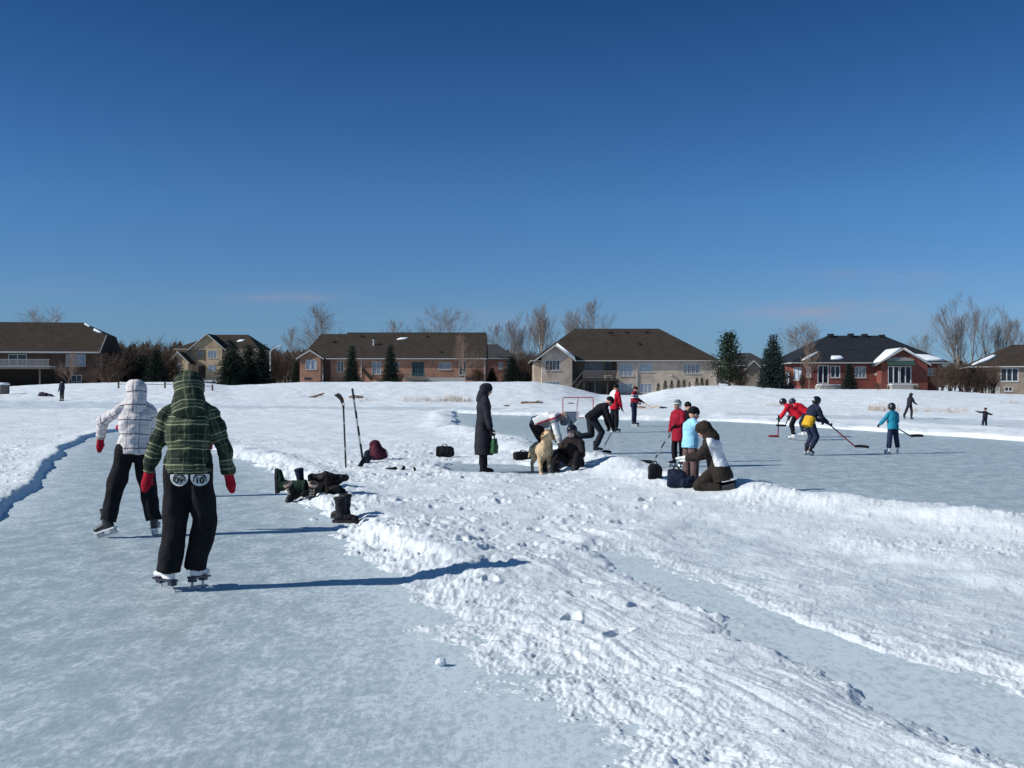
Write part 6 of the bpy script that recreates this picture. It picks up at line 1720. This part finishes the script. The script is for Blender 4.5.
def cedar_mesh(seed, H, Rb):
    rng = random.Random(seed); tm, cm = MB(), MB()
    tm.tube(V(0,0,-.2), V(0,0,H*.9), .05, .01, 6)
    for i in range(420):
        f = rng.random()**.85; q = rng.uniform(0, 6.283); r = Rb*(1-f)**.75*(.55+.5*rng.random())
        leafy(cm, V(math.cos(q)*r, math.sin(q)*r, H*(.02+.97*f)), .12, rng, 3, 1.2, V(math.cos(q)*.4, math.sin(q)*.4, 1))
    return tm.mesh('trunk', True), cm.mesh('crown')

def leaf_mat(name, col, var=.45):
    m, nt, b = new_mat(name); L = nt.links
    tc = N(nt, 'ShaderNodeTexCoord'); nz = N(nt, 'ShaderNodeTexNoise', inp={'Scale': 1.6, 'Detail': 4.0}); L.new(tc.outputs['Object'], nz.inputs['Vector'])
    r = ramp(nt, [(.3, tuple(c*(1-var) for c in col)), (.7, tuple(c*(1+var) for c in col))]); L.new(nz.outputs['Fac'], r.inputs['Fac'])
    L.new(r.outputs['Color'], b.inputs['Base Color']); b.inputs['Roughness'].default_value = .8; b.inputs['Specular IOR Level'].default_value = .2
    return m

def build_plants():
    grey = plain('bark_grey', (0.22, 0.19, 0.165), .9, .1, .25, 3); pale = plain('bark_pale', (0.46, 0.42, 0.37), .9, .1, .25, 3); dk = plain('bark_dark', (0.075, 0.055, 0.042), .9, .1, .25, 3)
    tw = plain('twig_grey', (0.21, 0.17, 0.145), .9, .1, .25, 3); twr = plain('twig_rust', (0.115, 0.080, 0.064), .9, .1, .25, 3); tan = plain('twig_tan', (0.26, 0.185, 0.145), .9, .1, .2, 3); twd = plain('twig_dark', (0.055, 0.04, 0.032), .9, .1, .2, 3)
    spru = leaf_mat('needles_spruce', (0.016, 0.030, 0.022)); blue = leaf_mat('needles_blue', (0.022, 0.036, 0.036)); pin = leaf_mat('needles_pine', (0.020, 0.034, 0.018)); ced = leaf_mat('needles_cedar', (0.018, 0.030, 0.014))
    K = {}
    K['round'] = TreeKind('bare_tree', *bare_tree_mesh(1, 11, .15, None, None, .78, .40, 1, .20, kids={3: 15, 2: 10, 1: 7}, rmin=.014, wide=.66), grey, tw)
    K['upright'] = TreeKind('bare_tree', *bare_tree_mesh(2, 12, .13, None, None, .62, .6, 1, .22, kids={3: 14, 2: 9, 1: 7}, rmin=.013, wide=.5), grey, tw)
    K['birch'] = TreeKind('birch_tree', *bare_tree_mesh(3, 12, .16, None, None, .50, .6, 2, .34, kids={3: 11, 2: 8, 1: 6}, rmin=.012), pale, tw)
    K['poplar'] = TreeKind('bare_tree', *bare_tree_mesh(4, 13, .17, None, None, .55, .7, 4, .18, kids={3: 9, 2: 8, 1: 6}, rmin=.012, wide=.55), grey, tw)
    K['tan'] = TreeKind('young_tree', *bare_tree_mesh(5, 7, .10, None, None, .72, .5, 1, .14, kids={3: 16, 2: 10, 1: 7}, rmin=.012, wide=.55), tan, tan)
    K['thin'] = TreeKind('sapling', *bare_tree_mesh(6, 4.5, .05, None, None, .5, .7, 1, .3, kids={2: 9, 1: 6}, levels=2, rmin=.009), dk, twd)
    K['bush'] = TreeKind('bare_bush', *bare_tree_mesh(7, 3.4, .05, None, None, .75, .35, 9, .08, kids={2: 12, 1: 9}, levels=2, rmin=.011), dk, twr)
    K['bush2'] = TreeKind('bare_bush', *bare_tree_mesh(8, 3.8, .05, None, None, .8, .3, 11, .05, kids={2: 13, 1: 9}, levels=2, rmin=.013), dk, twd)
    K['spruce'] = TreeKind('spruce_tree', *conifer_mesh(11, 8, 1.75, .9, 1.5), dk, spru)
    K['spruce2'] = TreeKind('spruce_tree', *conifer_mesh(12, 8, 2.0, .8, 1.4, droop=.32, gap=.06), dk, spru)
    K['blue'] = TreeKind('spruce_tree', *conifer_mesh(13, 7, 2.55, .85, 1.4, base=.03), dk, blue)
    K['pine'] = TreeKind('pine_tree', *pine_mesh(14, 7, 2.5), dk, pin)
    K['cedar'] = TreeKind('cedar_shrub', *cedar_mesh(15, 2.0, .52), dk, ced)
    def put(kind, px, row_top, row_base, d, label, H0, group=None, rz=None, cat='tree', sx=1.0):
        a = AT(px, row_base, d); hgt = (row_base-row_top)*d/F
        k = hgt/K[kind].top
        return K[kind].put(a, k, (px*.37) % 6.28 if rz is None else rz, label, group, cat, sx)
    gB = 'bare trees behind the houses'
    put('round', 325, 303, 384, 165, 'wide bare tree rising behind the left end of the brick bungalow roof', 11, gB)
    put('round', 446, 305, 384, 168, 'spreading bare tree behind the right half of the brick bungalow roof', 11, gB, sx=1.1)
    put('upright', 390, 319, 384, 175, 'faint small bare tree peeping over the middle of the brick bungalow roof', 12, gB)
    put('upright', 600, 299, 392, 165, 'tall bare tree above the left end of the beige house roof', 12, gB)
    put('birch', 571, 308, 390, 162, 'slim pale bare tree just left of the beige house ridge', 12, gB, sx=.85)
    put('birch', 536, 303, 385, 150, 'pale-trunked birch tallest in the clump left of the beige house', 12, gB)
    put('poplar', 524, 312, 384, 158, 'bushy multi-stemmed bare tree in the clump left of the beige house', 13, gB, sx=.8)
    put('upright', 549, 320, 386, 156, 'lower grey bare tree in the clump, nearest the beige gable', 12, gB)
    put('upright', 500, 324, 384, 182, 'thin bare tree over the grey roof of the red cottage', 12, gB)
    put('upright', 512, 320, 384, 176, 'bare tree between the red cottage and the birch clump', 12, gB, sx=.8)
    put('round', 792, 322, 388, 150, 'round bare tree behind the left roof slope of the red house, left one', 11, gB)
    put('round', 815, 321, 388, 152, 'round bare tree behind the left roof slope of the red house, right one', 11, gB, sx=1.05)
    put('poplar', 964, 293, 392, 136, 'tallest bare tree standing between the red house and the taupe house', 13, gB)
    put('poplar', 992, 306, 393, 140, 'second bare tree behind the snowy corner of the taupe roof', 13, gB, sx=.9)
    put('upright', 1022, 318, 393, 142, 'bare tree over the taupe roof at the right picture edge', 12, gB)
    put('upright', 925, 334, 390, 170, 'faint far bare tree behind the right slope of the black roof', 12, gB, sx=1.2)
    put('round', 52, 306, 388, 185, 'faint bare crown showing above the long roof at far left', 11, gB, sx=1.2)
    put('upright', 296, 327, 384, 178, 'slim grey bare tree between the tan house and the bungalow', 12, gB, sx=.8)
    put('tan', 466, 334, 383.5, 143, 'pinkish-tan young tree in front of the right end of the brick bungalow', 7, cat='tree', sx=.95)
    put('tan', 68, 352, 387, 132, 'brown young tree in front of the decked house', 7, sx=1.1)
    put('thin', 79, 366, 386, 130, 'thin sapling before the basement of the decked house', 4.5, 'thin saplings')
    put('thin', 113.5, 364, 386.5, 126, 'thin sapling at the right corner of the decked house', 4.5, 'thin saplings', sx=.7)
    put('thin', 198.5, 361, 390, 112, 'thin sapling in front of the tan house, beside the green hood', 4.5, 'thin saplings', sx=.6)
    put('thin', 248.5, 352, 386, 135, 'pale thin sapling before the dark spruces on the left', 4.5, 'thin saplings', sx=.5)
    put('thin', 719, 350, 391, 120, 'thin bare sapling in front of the pine at the beige house corner', 4.5, 'thin saplings', sx=.8)
    put('tan', 809, 341, 388, 124, 'small bare tree in front of the left corner of the red house', 7, sx=.75)
    put('tan', 549.5, 364, 386, 135, 'small bare tree against the left gable of the beige house', 7, sx=.55)
    # evergreens
    gS = 'evergreens near the houses'
    put('spruce', 352, 346.5, 382.5, 140, 'slim dark spruce before the brick bungalow, left of its pair', 8, gS, sx=1.05)
    put('spruce2', 390.5, 345.5, 384, 139, 'broader dark spruce before the brick bungalow, right of its pair', 8, gS, sx=.98)
    put('blue', 773.5, 336.5, 390.5, 116, 'dense blue-grey spruce left of the red house', 7, gS, sx=.88)
    put('pine', 729, 331.5, 389.5, 128, 'open-crowned pine at the right end of the beige house', 7, gS, sx=.92)
    put('spruce2', 232, 341, 388.5, 134, 'large dark spruce left of the lamp post, left of three', 8, gS, sx=1.5)
    put('spruce', 249, 346, 388, 137, 'large dark spruce left of the lamp post, middle of three', 8, gS, sx=1.65)
    put('spruce2', 262, 345, 386.5, 142, 'large dark spruce left of the lamp post, right of three', 8, gS, sx=1.25)
    put('spruce', 156, 350, 386, 140, 'dark spruce between the decked house and the tan house', 8, gS, sx=1.6)
    put('spruce2', 141, 356, 386, 146, 'shorter dark spruce beside the one left of the tan house', 8, gS, sx=1.5)
    put('spruce', 512, 357, 385, 148, 'round dark evergreen in front of the red cottage', 8, gS, sx=1.8)
    put('spruce2', 492, 368, 384, 152, 'small evergreen at the left corner of the red cottage', 8, gS, sx=1.7)
    put('spruce2', 297, 362, 383, 155, 'small dark evergreen at the left end of the brick bungalow', 8, gS, sx=1.4)
    put('spruce', 849.5, 364, 389.5, 123, 'dark conical shrub against the red brick between the windows', 8, gS, sx=1.5)
    put('spruce', 767, 349, 388, 145, 'dark spruce top behind the blue-grey spruce', 8, gS)
    names = ['leftmost', 'second from the left', 'third from the left', 'fourth from the left', 'middle', 'fourth from the right', 'third from the right', 'second from the right', 'rightmost']
    for (px, t, b), nm in zip([(658.4,382.6,393.5), (665.2,380,391), (671.8,379.5,390), (678.5,379,390), (684.1,379,389), (689.6,381.5,388), (696.8,377,388), (701.9,377,388), (707,378.5,388)], names):
        put('cedar', px, t, b, 133, 'small pointed cedar along the beige house wall, %s of nine' % nm, 2.0, 'row of nine little cedars', cat='shrub')
    # bushes
    gU = 'leafless bushes on the bank'
    for i, (px, t, b, d, kd, sx, lb) in enumerate([(952,361,391.5,119,'bush',1.2,'tall brown bush right of the red house, left of its thicket'), (967,364,392,117,'bush2',1.1,'dark tangled bush in the middle of the thicket right of the red house'),
            (981,366,393,116,'bush2',1.1,'dark tangled bush beside the taupe house, right end of the thicket'), (941,367,390.5,121,'bush',.9,'brown bush overlapping the right wall of the red house'), (990,361,394,118,'bush',.9,'reddish bush before the left corner of the taupe house'),
            (128,348,386,150,'bush2',1.7,'dark brown thicket bush just right of the decked house'), (146,347,386,162,'bush',1.6,'rusty thicket bush behind the shorter dark spruce'), (169,352,386,160,'bush2',1.3,'dark bush against the left wall of the tan house'), (112,352,387,140,'bush',1.3,'brown bush at the gable end of the decked house'),
            (282,350,384,165,'bush',1.5,'rust-brown bush behind the lamp post'), (300,352,384,172,'bush2',1.0,'dark bush behind the left gable of the brick bungalow'), (274,354,385,158,'bush2',1.0,'dark bush between the lamp post and the spruces'),
            (400.5,371,382,146,'bush',1.0,'low brown bush right of the broader bungalow spruce'), (519,356,385,162,'bush2',1.3,'dark bush right of the red cottage'), (530,352,386,155,'bush',1.4,'brown bush at the left wall of the beige house'), (740,366,389,140,'bush2',.9,'dark low bush under the pine'),
            (878.5,382,390,119,'bush',1.1,'little dead bush left of the double glass doors'), (916,384,391,118,'bush',1.4,'low dead bush under the right wall of the red house'), (888,385,390.5,118,'bush',.9,'tiny dead bush before the glass doors step'), (802,372,388,126,'bush2',.7,'dark bush at the left corner of the red house'),
            (478,366,384,150,'bush2',1.0,'dark bush at the right end of the brick bungalow')]):
        put(kd, px, t, b, d, lb, 3.4 if kd == 'bush' else 3.8, gU, cat='bush', sx=sx)
    # far wood closing the view between the houses
    rng = random.Random(77); fm = MB()
    wood_twig = plain('far_wood_bark', (0.085, 0.062, 0.05), .9, .1, .35, .08)
    def rough_tree(p, h, conifer):
        if conifer:
            for i in range(9):
                f = i/9; w = h*.20*(1-f)+.25
                for j in range(6):
                    q = rng.uniform(0,6.28); a = p + V(0,0,h*f); b = a + V(math.cos(q)*w, math.sin(q)*w, -h*.03)
                    fm.quad(a+V(0,0,h*.10), b+V(-.25,0,0), b+V(.25,0,-.1))
            fm.tube(p, p+V(0,0,h), .15, .03, 4)
        else:
            fm.tube(p, p+V(0,0,h*.85), .14, .04, 4)
            for i in range(16):
                f = rng.uniform(.15,.9); a = p+V(0,0,h*f*.85); d = Vector((rng.uniform(-1,1), rng.uniform(-1,1), rng.uniform(.5,1.3))).normalized(); L = h*rng.uniform(.14,.34)
                fm.tube(a, a+d*L, .05, .02, 3)
                for k in range(6):
                    c = a+d*L*rng.uniform(.2,1); e = (d+Vector((rng.uniform(-1,1), rng.uniform(-1,1), rng.uniform(-.2,.8)))*.8).normalized(); fm.tube(c, c+e*L*.5, .03, .015, 3)
    for (a, b, t, n) in ((96,185,343,150), (232,312,348,130), (476,545,350,60), (716,800,358,60), (935,1024,360,70), (-160,0,362,30), (1024,1200,362,30), (310,700,378,40)):
        for _ in range(n):
            px = rng.uniform(a, b); d = rng.uniform(196, 262); base = AT(px, 379, d); hgt = (379-t)*d/F*rng.uniform(.78,1.12)
            x, y = base.x, base.y; rough_tree(Vector((x, y, gz(x, y)-.3)), max(1.5, hgt + base.z - gz(x, y)), rng.random() < .25)
    tag(fm.build('far_wood', wood_twig), kind='stuff')
    # dry reeds at the foot of the bank
    rd = plain('dry_reed', (0.46, 0.36, 0.28), .9, .1, .25, 4)
    m = MB()
    for (x0, x1, rb, ht, n) in ((404,472,402.5,7,230), (445,462,402,9,60), (868,900,411.5,9,110), (905,940,412.5,7,60), (940,970,413,7,50), (760,790,406.5,4.5,70), (1000,1024,404,4,40), (340,385,401.5,4,50), (500,545,405,3.5,50), (636,650,409.5,7,36)):
        for _ in range(n):
            px = rng.uniform(x0, x1); row = rb + rng.uniform(-.8,.8)
            p = G(px, max(row, 392.5)); d = min(p.y, 118.0)
            x, y = (px-512)/F*d, d; z = gz(x, y)
            # stand it where that row meets the bank
            for dd in np.linspace(48, 122, 60):
                xx = (px-512)/F*dd; zz = float(bank(np.array([xx]), np.array([dd]))[0]) + .05
                if HY + (CH-zz)*F/dd <= row: x, y, z = xx, dd, zz; break
            h = ht*y/F*rng.uniform(.5,1.15); q = Vector((rng.gauss(0,.12), rng.gauss(0,.12), 1))*h; b0 = Vector((x, y, z-.1))
            m.tube(b0, b0+q, .014, .006, 3)
            if rng.random() < .4: m.tube(b0+q*.5, b0+q*.5+Vector((rng.uniform(-.25,.25), rng.uniform(-.2,.2), .12)), .012, .006, 3)
    tag(m.build('dry_reeds', rd), kind='stuff')
    build_bank_things()

def bank_at(px, row, lo=48, hi=130):
    for dd in np.linspace(lo, hi, 160):
        xx = (px-512)/F*dd; zz = gz(xx, dd)
        if HY + (CH-zz)*F/dd <= row: return Vector((xx, dd, zz))
    return Vector((xx, dd, zz))

def build_bank_things():
    rk = plain('rock_brown', (0.22, 0.165, 0.135), .9, .2, .3, 6, .4, 20); dr = plain('driftwood', (0.20, 0.125, 0.09), .9, .2, .3, 6); dk = plain('rock_dark', (0.05, 0.045, 0.05), .9, .2, .3, 6, .4, 20)
    p = bank_at(355.5, 398)
    m = MB(); m.blob(V(0,0,.05), (.62,.35,.22)); m.blob(V(-.35,0,.0), (.35,.3,.18)); m.blob(V(.45,0,.10), (.32,.25,.10))
    o = m.fused('rock', .03, rk, None, it=2, wrinkle=.08, wscale=4); o.location = p; tag(o, 'flat brown rock showing through the snow right of the blade-up stick', 'rock')
    p = bank_at(317, 398)
    m = MB(); m.capsule(V(-.75,0,-.05), V(.1,.05,.18), .13,.10); m.capsule(V(.0,.05,.16), V(.7,0,.42), .10,.05); m.capsule(V(.1,0,.2), V(.55,.1,.2), .06,.03)
    o = m.fused('driftwood', .025, dr, None, it=2, wrinkle=.03, wscale=6); o.location = p; tag(o, 'forked piece of driftwood on the snow left of the upright sticks', 'driftwood')
    p = bank_at(44, 396.5)
    m = MB(); m.blob(V(0,0,.1), (.55,.4,.22)); m.blob(V(.45,0,.05), (.4,.3,.14)); m.blob(V(-.2,0,.25), (.25,.25,.16))
    o = m.fused('tarp_bundle', .03, cloth('tarp_purple', (0.045,0.032,0.055)), None, it=2, wrinkle=.06, wscale=4); o.location = p; tag(o, 'dark purple bundle lying on the snow left of the far standing person', 'bundle')
    for px, row, s, lb in ((641,408,.35,'low dark brush lump on the snow below the cedars, left'), (663,408.5,.3,'low dark rock on the far rink bank, right of the jersey player'), (571,404,.28,'small dark rock on the bank behind the goal'), (507,406.5,.25,'tiny dark rock right of the long coat hood')):
        p = bank_at(px, row); m = MB(); m.blob(V(0,0,.03), (s,s*.6,s*.32)); m.blob(V(s*.5,0,.02), (s*.5,s*.4,s*.22))
        o = m.fused('rock', .02, dk if px != 571 else rk, None, it=2, wrinkle=.04, wscale=7); o.location = p; tag(o, lb, 'rock', 'small rocks on the bank')
    for px, row, lb in ((532,403.5,'brown log lying in the snow right of the long coat, behind the goal'),):
        p = bank_at(px, row); m = MB(); m.capsule(V(-.9,0,.05), V(.9,.1,.10), .11,.07); m.capsule(V(.2,0,.1), V(.7,-.1,.28), .05,.03)
        o = m.fused('log', .025, dr, None, it=2, wrinkle=.03, wscale=6); o.location = p; tag(o, lb, 'log')
    # stone bin with snow on top, at the left edge
    p = AT(3, 392, 96); p.z = gz(p.x, p.y)
    r = empty('snow_topped_bin', p, R(10), 'round grey bin with a snow-covered lid at the left picture edge', 'tub')
    m = MB(); m.loft([ell(V(0,0,0), V(1,0,0), V(0,1,0), .52, .5, 24), ell(V(0,0,.25), V(1,0,0), V(0,1,0), .55, .53, 24), ell(V(0,0,.85), V(1,0,0), V(0,1,0), .55, .53, 24)]); m.build('shell', plain('bin_grey', (.14,.12,.115), .8, .3, .2), r)
    m = MB(); m.loft([ell(V(0,0,.853), V(1,0,0), V(0,1,0), .58, .56, 24), ell(V(0,0,.98), V(1,0,0), V(0,1,0), .56, .54, 24), ell(V(0,0,1.06), V(1,0,0), V(0,1,0), .4, .38, 24)]); m.build('lid', bpy.data.materials['snow'], r, sm=True)
    # low rail fence left of and behind the two near skaters
    fw = plain('fence_wood', (0.12, 0.095, 0.08), .9, .2, .25)
    fe = empty('rail_fence', (0,0,0), 0, 'low wooden rail fence on the snow behind the two near skaters', 'fence')
    d = 104; pts = []
    for px in (118.5, 143, 165, 189, 212.5):
        row = 394.5 + (px-118)/94*2.2; a = AT(px, row, d); a.z = gz(a.x, a.y); pts.append(a)
    fe.location = pts[0]; o = pts[0]
    for q in pts:
        m = MB(); q = q-o; m.box(q.x-.07,q.x+.07,q.y-.07,q.y+.07,q.z-.2,q.z+.62); m.build('post', fw, fe)
    for a, b in ((0,1),(1,2),(3,4),(2,3)):
        m = MB(); m.bar(pts[a]-o+V(.075,0,.42), pts[b]-o+V(-.075,0,.36), .09, .06); m.build('rail', fw, fe)
    # street lamp
    mt = plain('lamp_steel', (0.50,0.51,0.52), .5, .4, .08)
    b = AT(270.3, 383.5, 152); b.z = gz(b.x, b.y)
    lp = empty('street_lamp', b, 0, 'grey street lamp with a bent arm between the dark spruces and the bungalow', 'street lamp')
    zt = CH + (HY-351.5)*152/F - b.z
    m = MB(); m.tube(V(0,0,-.2), V(0,0,zt), .13,.085,10); m.build('pole', mt, lp, sm=True)
    m = MB(); m.tube(V(0,0,zt), V(.45,0,zt+.42), .07,.06,8); m.tube(V(.45,0,zt+.42), V(1.1,0,zt+.70), .06,.05,8); m.build('arm', mt, lp, sm=True)
    m = MB(); m.blob(V(1.45,0,zt+.80), (.42,.14,.10)); m.build('lamp_head', mt, lp, sm=True)
    b = AT(85, 383.5, 152)
build_ground()
HANDS = build_people()
build_dog()
build_gear(HANDS)
build_houses()
build_plants()
